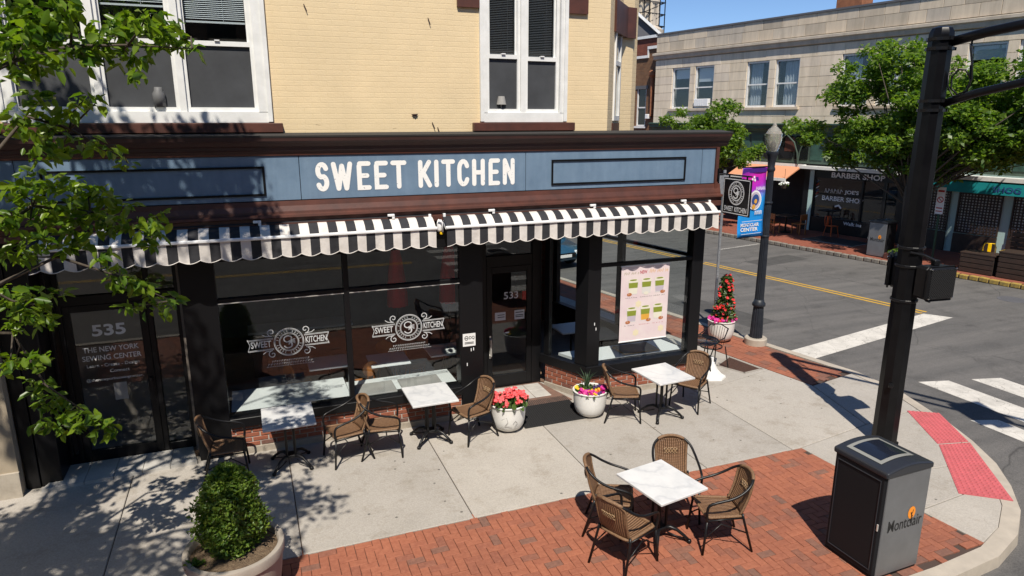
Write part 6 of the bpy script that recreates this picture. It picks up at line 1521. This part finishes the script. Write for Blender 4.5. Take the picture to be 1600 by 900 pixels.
for (x, w, h, lb) in ((-9.95, .96, .62, 'dark slatted wooden planter box nearest the parking sign'), (-8.35, 2.0, .80, 'long dark slatted wooden parklet wall at the yellow kerb')):
    t = thing('slatted_box', lb, 'planter box', far(x, 23.95), FAR_RZ, 'dark wooden boxes across the street')
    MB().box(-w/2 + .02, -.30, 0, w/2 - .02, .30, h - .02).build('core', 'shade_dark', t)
    nsl = int(h / .15)
    for k in range(nsl): MB().bbox(-w/2, -.33, .02 + k * h / nsl, w/2, -.30, (k + 1) * h / nsl - .006, .004).build('slat', 'wood_dark', t); MB().bbox(-w/2 - .03, -.30, .02 + k * h / nsl, -w/2 + .0, .30, (k + 1) * h / nsl - .006, .004).build('slat', 'wood_dark', t)
    MB().bbox(-w/2 - .03, -.34, h - .02, w/2 + .03, .34, h + .02, .006).build('top_board', 'wood_dark', t)
t = thing('wooden_screen', 'tall dark slatted wooden screen behind the yellow bench', 'screen', far(-8.6, 25.4), FAR_RZ)
for k in range(7): MB().bbox(-1.2, 0, .1 + k * .16, 1.4, .04, .23 + k * .16, .004).build('slat', 'wood_dark', t)
for x in (-1.1, 1.3): MB().box(x, .04, 0, x + .08, .12, 1.22).build('post', 'wood_dark', t)
t = thing('slatted_bench', 'bright yellow slatted bench behind the parklet wall', 'bench', far(-8.75, 24.5), FAR_RZ)
mb = MB()
for k in range(14): mb.box(-.85 + k * .125, -.2, .66, -.78 + k * .125, .2, .70)
for k in range(4): mb.box(-.88, -.2 + k * .11, .70, .9, -.13 + k * .11, .72)
mb.build('bench_top', 'yellow_metal', t)
for x in (-.8, .8): MB().box(x - .03, -.15, 0, x + .03, .15, .66).build('leg', 'black_metal', t)
def metal_chair(label, loc, rz, m):
    t = thing('metal_chair', label, 'chair', loc, rz, 'coloured metal chairs across the street')
    MB().bbox(-.18, -.18, .43, .18, .18, .455, .01).build('seat', m, t)
    mb = MB(); mb.tube([(-.17, .17, .44), (-.175, .22, .70), (-.13, .24, .82), (.13, .24, .82), (.175, .22, .70), (.17, .17, .44)], .018, 6); mb.bbox(-.05, .19, .45, .05, .235, .82, .004); mb.build('backrest', m, t)
    for sx in (-1, 1):
        for sy in (-1, 1): MB().tube([(sx * .15, sy * .15, .43), (sx * .21, sy * .21, 0)], .015, 6).build('leg', m, t)
metal_chair('yellow metal chair behind the dark slatted box', far(-10.05, 24.6), FAR_RZ + .4, 'yellow_metal')
metal_chair('orange metal chair outside the barber shop window', far(-16.6, 26.2), FAR_RZ + 1.4, 'orange_metal'); metal_chair('orange metal chair beside the far compactor bin', far(-14.2, 26.1), FAR_RZ - .5, 'orange_metal')
for k, (x, n, lb) in enumerate(((-18.35, 25.6, 'small wooden café table under the orange awning edge'), (-20.2, 25.9, 'small wooden café table deeper under the orange awning'))):
    t = thing('patio_table', lb, 'table', far(x, n), FAR_RZ, 'wooden tables across the street'); MB().bbox(-.35, -.35, .70, .35, .35, .74, .005).build('tabletop', 'wood_dark', t); MB().tube([(0, 0, 0), (0, 0, .7)], .04, 8).build('column', 'black_metal', t); MB().lathe([(.25, 0), (.25, .02), (.04, .04)], 14).build('foot', 'black_metal', t)
def patio_chair(x, n, rz, lb):
    t = thing('patio_chair', lb, 'chair', far(x, n), FAR_RZ + rz, 'wooden patio chairs across the street')
    MB().bbox(-.22, -.22, .43, .22, .22, .46, .006).build('seat', 'wood_orange', t); mb = MB(); mb.bbox(-.22, .19, .62, .22, .22, .86, .006); mb.box(-.21, .19, .46, -.17, .22, .62); mb.box(.17, .19, .46, .21, .22, .62); mb.build('backrest', 'wood_orange', t)
    for sx in (-1, 1):
        for sy in (-1, 1): MB().box(sx * .19 - .02, sy * .19 - .02, 0, sx * .19 + .02, sy * .19 + .02, .43).build('leg', 'wood_orange', t)
patio_chair(-18.5, 24.95, math.pi, 'wooden patio chair nearest the street, under the orange awning'); patio_chair(-17.7, 25.6, -1.6, 'wooden patio chair between the café table and barber window'); patio_chair(-19.3, 25.4, 1.5, 'wooden patio chair behind the street lamp banner')
t = thing('cellar_hatch', 'dark steel hatch in the brick pavement before the barber shop', 'hatch', far(-15.8, 25.3), FAR_RZ); MB().bbox(-1.0, -.55, .0, 1.0, .65, .03, .01).build('plate', 'bin_top', t); MB().box(-1.06, -.61, .0, 1.06, .71, .012).build('frame', 'grey_concrete_far', t)
t = thing('stone_trough', 'low stone trough with green leaves beside the far bin', 'planter', far(-12.45, 23.75), FAR_RZ); MB().bbox(-.42, -.2, 0, .42, .2, .2, .02).build('trough', 'brown_trim', t); leaf_cloud('foliage', 'leaf_far', dome_pts(120, .28, .18, .22, 61), .12, t, False, seed=61)
t = thing('hanging_basket', 'hanging basket with pale flowers at the orange awning corner', 'hanging basket', far(-18.9, 26.0, 1.9), FAR_RZ); MB().lathe([(.0, -.12), (.12, -.08), (.17, .05), (.17, .08)], 14).build('basket', 'leaf_bark', t); mb = MB(); blossoms(mb, dome_pts(40, .2, .03, .18, 66), .05, 67); mb.build('blossoms', 'print_white', t); leaf_cloud('foliage', 'leaf_far', dome_pts(60, .2, .0, .16, 68), .09, t, False, seed=68); MB().tube([(0, 0, .1), (0, 0, .75)], .008, 5).build('chain', 'black_metal', t)

# ------------------------------------------------------------------ trees
def limb(mb, pts, r0, r1, n=7): k = len(pts); mb.tube(pts, [r0 + (r1 - r0) * i / (k - 1) for i in range(k)], n)
def far_tree(name, label, x, n, top, clumps, seed, per):
    t = thing(name, label, 'tree', far(x, n), FAR_RZ, 'street trees across the side street')
    g = random.Random(seed); mb = MB(); limb(mb, [(0, 0, 0), (.04, .02, 1.1), (.0, -.03, 2.0), (-.05, 0, 2.8)], .13, .085, 9)
    for (cx, cy, cz, r) in clumps[::7]:
        b = Vector((0, 0, g.uniform(1.8, 2.8))); e = Vector((cx, cy, cz)); m_ = b.lerp(e, .5) + Vector((g.uniform(-.2, .2), g.uniform(-.2, .2), g.uniform(.0, .3))); limb(mb, [b, m_, e], .04, .01, 6)
    mb.build('trunk', 'leaf_bark', t, smooth=True)
    leaf_cloud('crown', 'leaf_far', clump_points(clumps, per, seed), .165, t, False, aspect=.55, droop=.12, quads=False, seed=seed + 1, up=.5)
def auto_clumps(boxes, seed):
    g = random.Random(seed); out = []
    for (cx, cy, cz, rx, ry, rz, n, r) in boxes:
        for _ in range(n):
            while True:
                a, b, c = g.uniform(-1, 1), g.uniform(-1, 1), g.uniform(-1, 1)
                if a*a + b*b + c*c < 1: break
            out.append((cx + a * rx, cy + b * ry, cz + c * rz, r * g.uniform(.7, 1.25)))
    return out
far_tree('street_tree', 'large bright green street tree behind the signal mast', -12.55, 24.0, 0, auto_clumps([(-1.1, .2, 5.7, 2.4, 1.5, 1.5, 74, .42), (.4, .2, 4.15, 3.4, 1.6, 1.05, 92, .40), (.9, .1, 5.2, 1.9, 1.2, 1.4, 40, .42), (3.0, .2, 5.1, 2.2, 1.4, 1.6, 66, .44), (-3.2, .1, 4.35, 1.9, 1.1, .75, 26, .34), (-2.1, 0, 3.4, 1.8, 1.0, .35, 16, .30), (-1.3, .1, 7.0, .9, .8, .5, 10, .30), (.4, .0, 3.15, 1.8, 1.0, .3, 18, .32), (3.6, .0, 4.1, 1.4, 1.0, .7, 18, .4)], 71), 72, 1000)
far_tree('street_tree', 'smaller green street tree behind the black hanging sign', -21.5, 24.1, 0, auto_clumps([(.0, 0, 4.0, 1.7, 1.2, .95, 34, .38), (-1.7, 0, 4.6, 1.5, .9, .45, 13, .33), (.8, 0, 5.2, .8, .7, .45, 9, .3), (1.6, 0, 3.4, 1.4, .9, .8, 20, .36)], 81), 82, 1000)

# the street tree whose boughs hang into view on the left
NEAR = [(-1.39, 6.06, 5.43, 0.223), (-1.24, 6.12, 5.38, 0.196), (-1.4, 6.15, 5.24, 0.225), (-1.13, 6.22, 5.33, 0.17), (-0.95, 6.12, 5.28, 0.166), (-0.77, 6.21, 5.46, 0.14), (-0.57, 5.76, 5.43, 0.156), (-0.47, 5.98, 5.44, 0.134), (-0.37, 6.22, 5.34, 0.123), (-0.55, 6.07, 5.34, 0.164), (-0.75, 6.2, 5.23, 0.139), (-0.66, 5.81, 5.06, 0.094), (-1.02, 5.98, 5.2, 0.119), (-1.18, 5.87, 5.14, 0.107), (-1.39, 6.02, 5.1, 0.11), (-0.28, 6.04, 5.29, 0.076), (-1.41, 5.76, 5.27, 0.159), (-1.45, 5.86, 5.07, 0.108), (-1.08, 5.89, 5.51, 0.134), (-0.43, 6.21, 5.4, 0.111), (-0.86, 6.13, 5.35, 0.138), (-1.41, 6.33, 4.91, 0.116), (-1.17, 6.65, 4.9, 0.108), (-1.55, 6.32, 4.8, 0.116), (-1.44, 6.56, 4.75, 0.132), (-1.21, 6.31, 4.82, 0.092), (-1.02, 6.25, 4.87, 0.079), (-1.7, 6.69, 4.67, 0.123), (-1.39, 6.35, 4.65, 0.116), (-1.45, 6.36, 4.51, 0.128), (-1.4, 6.74, 4.52, 0.11), (-1.23, 6.69, 4.54, 0.091), (-1.07, 6.39, 4.53, 0.087), (-1.01, 6.73, 4.49, 0.085), (-0.9, 6.52, 4.39, 0.07), (-1.7, 6.99, 4.24, 0.161), (-1.49, 6.75, 4.23, 0.136), (-1.41, 7.12, 4.14, 0.162), (-1.24, 7.0, 4.09, 0.159), (-1.13, 7.13, 3.98, 0.142), (-1.71, 7.1, 4.01, 0.183), (-1.47, 6.8, 3.95, 0.187), (-1.29, 6.83, 3.89, 0.187), (-1.06, 6.73, 3.86, 0.153), (-1.74, 6.72, 4.16, 0.137), (-1.81, 6.68, 3.93, 0.155), (-1.68, 6.8, 3.8, 0.157), (-1.48, 6.95, 3.71, 0.16), (-0.83, 6.65, 3.86, 0.12), (-0.77, 6.99, 3.75, 0.095), (-0.84, 6.82, 3.66, 0.093), (-1.9, 6.8, 3.68, 0.14), (-1.84, 7.06, 3.57, 0.118), (-0.74, 6.89, 3.91, 0.075), (-1.11, 6.81, 3.33, 0.157), (-0.98, 6.89, 3.24, 0.159), (-0.88, 7.0, 3.05, 0.142), (-0.7, 6.68, 3.18, 0.086), (-1.11, 7.14, 3.01, 0.093), (-1.2, 6.66, 3.6, 0.092), (-1.21, 7.02, 3.41, 0.097), (-2.1, 7.37, 3.17, 0.174), (-1.85, 6.96, 3.16, 0.164), (-1.87, 7.34, 2.91, 0.125), (-2.01, 7.13, 2.98, 0.149), (-1.73, 7.24, 3.2, 0.095), (-2.09, 6.95, 2.62, 0.121), (-1.88, 6.97, 2.65, 0.134), (-2.01, 7.33, 2.29, 0.128), (-1.98, 7.41, 2.08, 0.145), (-1.81, 7.42, 1.95, 0.145), (-1.64, 7.12, 1.95, 0.139), (-1.83, 7.13, 1.92, 0.14), (-1.51, 7.21, 1.86, 0.127), (-1.46, 7.34, 1.72, 0.101), (-1.95, 7.0, 2.02, 0.097), (-2.15, 7.32, 2.57, 0.099)]
BR = [[(-3.9, 5.0, 4.6), (-1.78, 5.6, 4.89), (-1.43, 5.9, 5.14), (-1.09, 6.0, 5.26), (-0.72, 6.0, 5.28), (-0.29, 6.0, 5.27)], [(-3.9, 5.0, 3.9), (-1.99, 6.3, 4.21), (-1.55, 6.5, 4.77), (-1.27, 6.5, 4.67), (-0.93, 6.5, 4.44)], [(-3.9, 5.0, 3.3), (-2.17, 6.6, 3.68), (-1.71, 6.9, 4.03), (-1.29, 6.9, 3.96), (-0.81, 6.9, 3.82)], [(-3.9, 5.0, 3.0), (-2.23, 6.6, 3.31), (-1.59, 6.9, 3.58), (-1.17, 6.9, 3.38), (-0.75, 6.9, 3.1)], [(-3.9, 5.0, 2.4), (-2.45, 7.0, 2.95), (-2.1, 7.2, 2.85), (-1.92, 7.2, 2.32), (-1.51, 7.2, 1.85)], [(-3.9, 5, 2.8), (-2.33, 7.0, 3.45), (-2.06, 7.2, 3.15), (-1.77, 7.2, 3.06)]]
OFF = [(-3.17, 7.62, 5.52, 0.58), (-3.6, 4.11, 5.32, 0.42), (-3.28, 7.09, 6.52, 0.47), (-2.0, 2.92, 6.34, 0.41), (-1.62, 4.01, 6.5, 0.6), (-3.98, 6.53, 6.72, 0.44), (-4.53, 3.15, 5.84, 0.6), (-0.87, 5.94, 6.89, 0.45), (-1.48, 4.4, 9.36, 0.55), (-2.62, 6.15, 9.13, 0.46), (-1.81, 6.06, 9.46, 0.46), (-2.95, 6.58, 9.72, 0.46), (-4.05, 6.31, 8.79, 0.54), (-6.07, 6.83, 7.6, 0.53), (-4.42, 5.92, 9.26, 0.52), (-4.29, 6.07, 4.48, 0.53), (-3.04, 2.54, 6.66, 0.43), (-3.3, 3.68, 10.37, 0.38), (-4.52, 3.92, 6.13, 0.41), (-3.15, 2.85, 7.29, 0.45), (-4.43, 7.02, 8.12, 0.46), (-6.26, 5.76, 7.45, 0.59), (-3.47, 5.87, 3.81, 0.52), (-1.32, 4.48, 6.31, 0.43), (-3.95, 3.96, 6.7, 0.41), (-3.1, 4.87, 5.12, 0.55), (-5.58, 3.85, 3.93, 0.6), (-5.26, 5.83, 6.68, 0.52), (-3.21, 6.61, 3.62, 0.55), (-5.22, 5.39, 5.49, 0.45), (-5.53, 4.94, 10.48, 0.58), (-4.38, 5.64, 8.69, 0.52), (-4.02, 7.59, 5.92, 0.47), (-3.58, 5.19, 5.44, 0.41), (-6.21, 5.84, 6.16, 0.42), (-3.4, 6.61, 10.15, 0.41), (-4.35, 4.12, 7.76, 0.49), (-1.19, 5.52, 7.94, 0.44), (-6.32, 3.66, 5.79, 0.54), (-6.02, 6.44, 8.23, 0.4), (-3.28, 3.68, 10.14, 0.49), (-1.78, 3.11, 7.97, 0.46), (-5.65, 4.23, 7.88, 0.46), (-2.92, 6.97, 6.33, 0.57), (-2.31, 4.59, 3.43, 0.39), (-4.1, 7.46, 7.93, 0.47), (-6.15, 4.47, 5.92, 0.57), (-6.2, 3.77, 4.99, 0.42), (-5.31, 3.66, 6.75, 0.39), (-2.66, 6.21, 6.66, 0.59), (-6.42, 6.18, 5.1, 0.53), (-5.14, 5.01, 5.04, 0.54), (-2.46, 3.25, 4.67, 0.53), (-4.49, 2.56, 7.32, 0.6), (-3.77, 4.33, 3.41, 0.4), (-4.51, 4.07, 3.04, 0.39), (-4.54, 5.38, 3.33, 0.45), (-3.25, 7.27, 4.44, 0.38), (-4.71, 5.93, 8.84, 0.58), (-5.17, 4.9, 9.71, 0.43), (-6.64, 4.79, 7.56, 0.43), (-5.88, 3.96, 5.81, 0.4), (-4.42, 4.12, 9.07, 0.5), (-1.29, 6.09, 9.13, 0.51), (-4.28, 7.04, 8.24, 0.59), (-6.08, 3.82, 8.41, 0.44), (-3.16, 3.64, 6.29, 0.46), (-5.11, 7.61, 6.56, 0.48), (-3.68, 7.92, 7.73, 0.4), (-4.02, 7.41, 5.98, 0.43), (-5.37, 3.47, 7.44, 0.46), (-2.24, 3.7, 5.63, 0.43), (-3.12, 4.62, 3.83, 0.56), (-5.88, 6.92, 5.39, 0.53), (-1.5, 5.91, 9.48, 0.46), (-7.13, 5.27, 7.65, 0.42), (-5.14, 4.52, 6.69, 0.53), (-1.1, 6.32, 8.36, 0.5), (-3.75, 3.95, 3.27, 0.4), (-4.85, 5.67, 9.13, 0.54), (-2.66, 7.16, 8.95, 0.51), (-5.82, 5.3, 10.31, 0.43), (-4.62, 3.33, 8.22, 0.58), (-2.65, 5.51, 8.75, 0.46), (-5.43, 5.91, 10.32, 0.42), (-3.02, 6.75, 4.53, 0.39), (-3.22, 3.37, 4.24, 0.51), (-2.93, 6.3, 8.87, 0.39), (-5.1, 7.23, 8.15, 0.58), (-5.69, 6.34, 9.83, 0.48), (-1.81, 6.96, 8.73, 0.58), (-5.84, 4.47, 6.54, 0.53), (-2.3, 2.79, 6.07, 0.5), (-4.72, 2.98, 7.73, 0.46), (-2.69, 5.17, 10.88, 0.59), (-5.25, 2.98, 6.72, 0.46), (-2.33, 7.63, 5.89, 0.44), (-3.91, 6.34, 9.39, 0.51), (-5.25, 4.25, 9.89, 0.49), (-3.63, 4.54, 10.63, 0.4), (-5.54, 4.96, 5.89, 0.49), (-4.28, 5.04, 3.33, 0.44), (-0.9, 6.28, 6.97, 0.39), (-4.61, 6.81, 6.34, 0.51), (-1.24, 6.04, 8.07, 0.39), (-5.77, 4.74, 4.93, 0.48), (-5.31, 6.17, 3.66, 0.42), (-4.18, 2.73, 5.88, 0.58), (-4.37, 3.85, 9.08, 0.46), (-2.08, 3.18, 7.06, 0.59), (-6.32, 5.09, 8.67, 0.38), (-2.88, 7.66, 5.79, 0.5), (-5.23, 5.5, 9.74, 0.41), (-1.76, 5.17, 10.09, 0.39), (-2.92, 7.47, 8.8, 0.4), (-2.22, 3.8, 5.17, 0.38), (-2.2, 5.29, 10.36, 0.48), (-4.87, 2.76, 6.26, 0.52), (-3.96, 6.29, 6.45, 0.51), (-3.94, 5.41, 10.34, 0.5), (-2.83, 4.73, 9.34, 0.56), (-4.84, 7.46, 4.88, 0.52), (-3.03, 7.2, 7.61, 0.39), (-2.42, 3.81, 6.11, 0.45), (-1.98, 7.5, 6.95, 0.4), (-3.47, 3.98, 3.53, 0.49), (-3.62, 4.84, 4.94, 0.5), (-3.8, 7.63, 5.88, 0.52), (-3.41, 5.2, 5.04, 0.54), (-3.18, 7.11, 7.98, 0.34), (-1.09, 7.17, 7.77, 0.42), (-1.89, 6.85, 8.13, 0.45), (-3.91, 6.69, 8.85, 0.42), (-1.64, 6.73, 9.14, 0.41), (-1.09, 7.18, 8.38, 0.41), (-2.08, 6.89, 8.08, 0.43), (-1.15, 6.79, 9.13, 0.36), (-1.39, 6.7, 9.26, 0.48), (-1.93, 7.52, 7.27, 0.47), (-2.55, 7.28, 7.4, 0.44), (-3.67, 7.29, 8.32, 0.5), (-3.25, 6.75, 7.86, 0.44), (-3.7, 6.83, 8.37, 0.4), (-2.56, 6.86, 8.54, 0.49), (-2.58, 6.69, 8.68, 0.42), (-2.34, 3.09, 6.71, 0.44), (-3.87, 4.33, 6.85, 0.46), (-3.97, 2.94, 7.19, 0.44), (-1.65, 3.04, 6.87, 0.47), (-3.28, 3.43, 6.63, 0.39), (-1.82, 3.45, 7.64, 0.48), (-3.65, 3.4, 7.41, 0.36), (-0.83, 4.25, 6.01, 0.41), (-3.28, 4.19, 6.19, 0.47), (-3.92, 4.77, 7.4, 0.43), (-4.03, 5.07, 6.17, 0.41), (-3.68, 5.8, 5.7, 0.44), (-3.78, 5.58, 5.61, 0.35), (-4.4, 4.68, 6.33, 0.43), (-1.17, 4.69, 5.87, 0.49), (-4.46, 4.31, 7.13, 0.49), (-3.38, 3.28, 7.04, 0.49), (-3.84, 4.13, 6.5, 0.38)]
nt_tree = thing('street_tree', 'leafy tree with boughs hanging over the left end of the shopfront', 'tree', (-3.9, 5.0, 0))
mb = MB(); limb(mb, [(-3.9, 5.0, 0), (-3.88, 5.02, 1.5), (-3.95, 5.0, 3.2), (-3.85, 5.1, 5.5), (-3.9, 5.1, 8.5)], .16, .05, 10)
mb.build('trunk', 'leaf_bark', nt_tree, smooth=True, world=True)
mb = MB()
for b in BR: limb(mb, b, .024, .005, 6)
gt = random.Random(15)
for (x, y, z, r) in OFF[::4]: s0 = Vector((-3.9, 5.05, max(2.2, z - 1.6))); e = Vector((x, y, z)); limb(mb, [s0, s0.lerp(e, .5) + Vector((0, 0, .25)), e], .05, .012, 5)
for (x, y, z, r) in NEAR[::2]:
    q = min((Vector(p) for b in BR for p in b[1:]), key=lambda p: (p - Vector((x, y, z))).length); mid = q.lerp(Vector((x, y, z)), .5) + Vector((gt.uniform(-.05, .05), 0, gt.uniform(-.02, .06))); limb(mb, [q, mid, (x, y, z)], .010, .004, 5)
mb.build('branches', 'leaf_bark', nt_tree, smooth=True, world=True)
leaf_cloud('crown', 'leaf_pear', clump_points(NEAR, 1700, 90), .108, nt_tree, True, aspect=.55, droop=.6, seed=91, up=.45)
leaf_cloud('crown', 'leaf_pear', clump_points(OFF, 520, 92), .125, nt_tree, True, aspect=.62, droop=.3, seed=93, up=.45)

# ------------------------------------------------------------------ cars
def car(label, loc, rz, paint, suv, grp=None):
    t = thing('parked_car', label, 'car', loc, rz, grp); L, Wd = (4.7, 1.86) if suv else (4.4, 1.78); hw = Wd / 2
    zr = 1.72 if suv else 1.44; zb = .95 if suv else .86
    def section(x, w, z0, z1, r=.10): return [(x, -w + r, z0), (x, -w, z0 + r * .8), (x, -w * 1.0, z1 - r * 1.2), (x, -w + r * .9, z1), (x, w - r * .9, z1), (x, w, z1 - r * 1.2), (x, w, z0 + r * .8), (x, w - r, z0)]
    secs = [(-L/2, hw * .80, .42, zb - .22), (-L/2 + .10, hw * .93, .28, zb - .06), (-L/2 + .7, hw, .22, zb), (0, hw, .20, zb + .02), (L/2 - 1.15, hw, .22, zb), (L/2 - .35, hw * .95, .25, zb - .12), (L/2 - .08, hw * .86, .30, zb - .26), (L/2, hw * .74, .40, zb - .36)]
    v = []; f = []
    for s in secs: v += section(*s)
    for i in range(len(secs) - 1):
        for j in range(8): a, b = i * 8 + j, i * 8 + (j + 1) % 8; f.append((a, b, b + 8, a + 8))
    f += [tuple(range(7, -1, -1)), tuple((len(secs) - 1) * 8 + j for j in range(8))]
    mb = MB(); mb.add(v, f); b = mb.build('body', paint, t, smooth=True, sharp=50)
    if suv: gh = [(-L/2 + .16, zb - .02, .86), (-L/2 + .48, zr - .05, .76), (-L/2 + 1.0, zr, .74), (.35, zr - .02, .74), (L/2 - 1.25, zb + .0, .84)]
    else: gh = [(-L/2 + .35, zb - .02, .82), (-L/2 + .95, zr - .06, .70), (-.25, zr, .68), (.25, zr - .04, .68), (L/2 - 1.05, zb - .02, .80)]
    n = len(gh); v = [(x, -hw * w, z) for x, z, w in gh] + [(x, hw * w, z) for x, z, w in gh]
    mb = MB(); mb.add(v, [(0, 1, n + 1, n)] + [(i, i + 1, n + i + 1, n + i) for i in range(1, n - 1)]); mb.m = [1] + [0] * (n - 3) + [1]
    mb.add(v, [tuple(range(n - 1, -1, -1)), tuple(range(n, 2 * n))], 1); mb.build('cabin', [paint, 'dark_glass'], t)
    pl_ = MB()
    for s in (-1, 1):
        for i in (0, 1, 2, 3): pl_.tube([(gh[i][0], s * hw * gh[i][2], gh[i][1]), (gh[i+1][0], s * hw * gh[i+1][2], gh[i+1][1])], .035, 6)
        pl_.tube([(-.1, s * hw * .84, zb), (-.12, s * hw * .745, zr - .02)], .035, 6)
    pl_.build('pillar', paint, t)
    for x in (-L/2 + .85, L/2 - .85):
        for s in (-1, 1):
            w = MB(); w.add([], []); pr = [(.20, -.11), (.32, -.11), (.345, -.06), (.345, .06), (.32, .11), (.20, .11)]
            vv = []; k = 20
            for r, y in pr:
                for j in range(k): a = 2 * math.pi * j / k; vv.append((x + r * math.cos(a), s * (hw - .10) + y, .345 + r * math.sin(a)))
            w.add(vv, [(i*k + j, i*k + (j+1) % k, (i+1)*k + (j+1) % k, (i+1)*k + j) for i in range(len(pr) - 1) for j in range(k)]); wo = w.build('wheel', 'tyre', t, smooth=True)
            MB().add([(x + .22 * math.cos(a * .3142), s * (hw + .0), .345 + .22 * math.sin(a * .3142)) for a in range(20)], [tuple(range(20))]).build('rim', 'galv', wo)
    for s in (-1, 1):
        MB().bbox(-L/2 - .01, s * hw * .68 - .13, zb - .36, -L/2 + .16, s * hw * .68 + .13, zb - .10, .02).build('tail_light', 'lamp_red', t)
        MB().bbox(L/2 - .24, s * hw * .66 - .16, zb - .40, L/2 - .01, s * hw * .66 + .16, zb - .24, .03).build('headlight', 'lamp_clear', t)
        MB().bbox(L/2 - 1.45, s * (hw + .08) - .08, zb + .02, L/2 - 1.30, s * (hw + .08) + .08, zb + .16, .03).build('mirror', paint, t)
    MB().bbox(L/2 - .06, -.45, .40, L/2 + .012, .45, .56, .02).build('grille', 'black_paint', t)
    MB().bbox(L/2 - .02, -.26, .42, L/2 + .022, .26, .52, .005).build('number_plate', 'print_white', t)
    return t
car('blue car parked at the side street kerb, seen through the corner glass', tuple(st(19.95, 13.35, -.13)), math.atan2(-SD.y, -SD.x), 'car_blue', False)
car('dark sport utility vehicle on the front street, mirrored in the corner window', (14.6, .55, -.13), 0.0, 'car_dark', True)

# ------------------------------------------------------------------ across the front street, seen only in the glass
mb = MB(); mb.box(-60, -40, -.134, 60, -10.6, .0); tag(mb.build('opposite_pavement', 'concrete_dark'), 'concrete pavement across the front street', kind='structure')
ob = thing('opposite_building', 'red brick building mirrored in the upper windows', 'building', (0, -14.5, 0))
wh = [(x, x + 1.2, z, z + 1.9) for x in np.arange(-28, 30, 3.0) for z in (4.6, 8.2)] + [(x, x + 2.4, .5, 3.0) for x in np.arange(-28, 30, 3.6)]
mb = MB(); holes_wall(mb, -30, 32, 0, 12.5, -.4, 0, [tuple(map(float, h)) for h in wh]); mb.build('wall', 'brown_brick', ob)
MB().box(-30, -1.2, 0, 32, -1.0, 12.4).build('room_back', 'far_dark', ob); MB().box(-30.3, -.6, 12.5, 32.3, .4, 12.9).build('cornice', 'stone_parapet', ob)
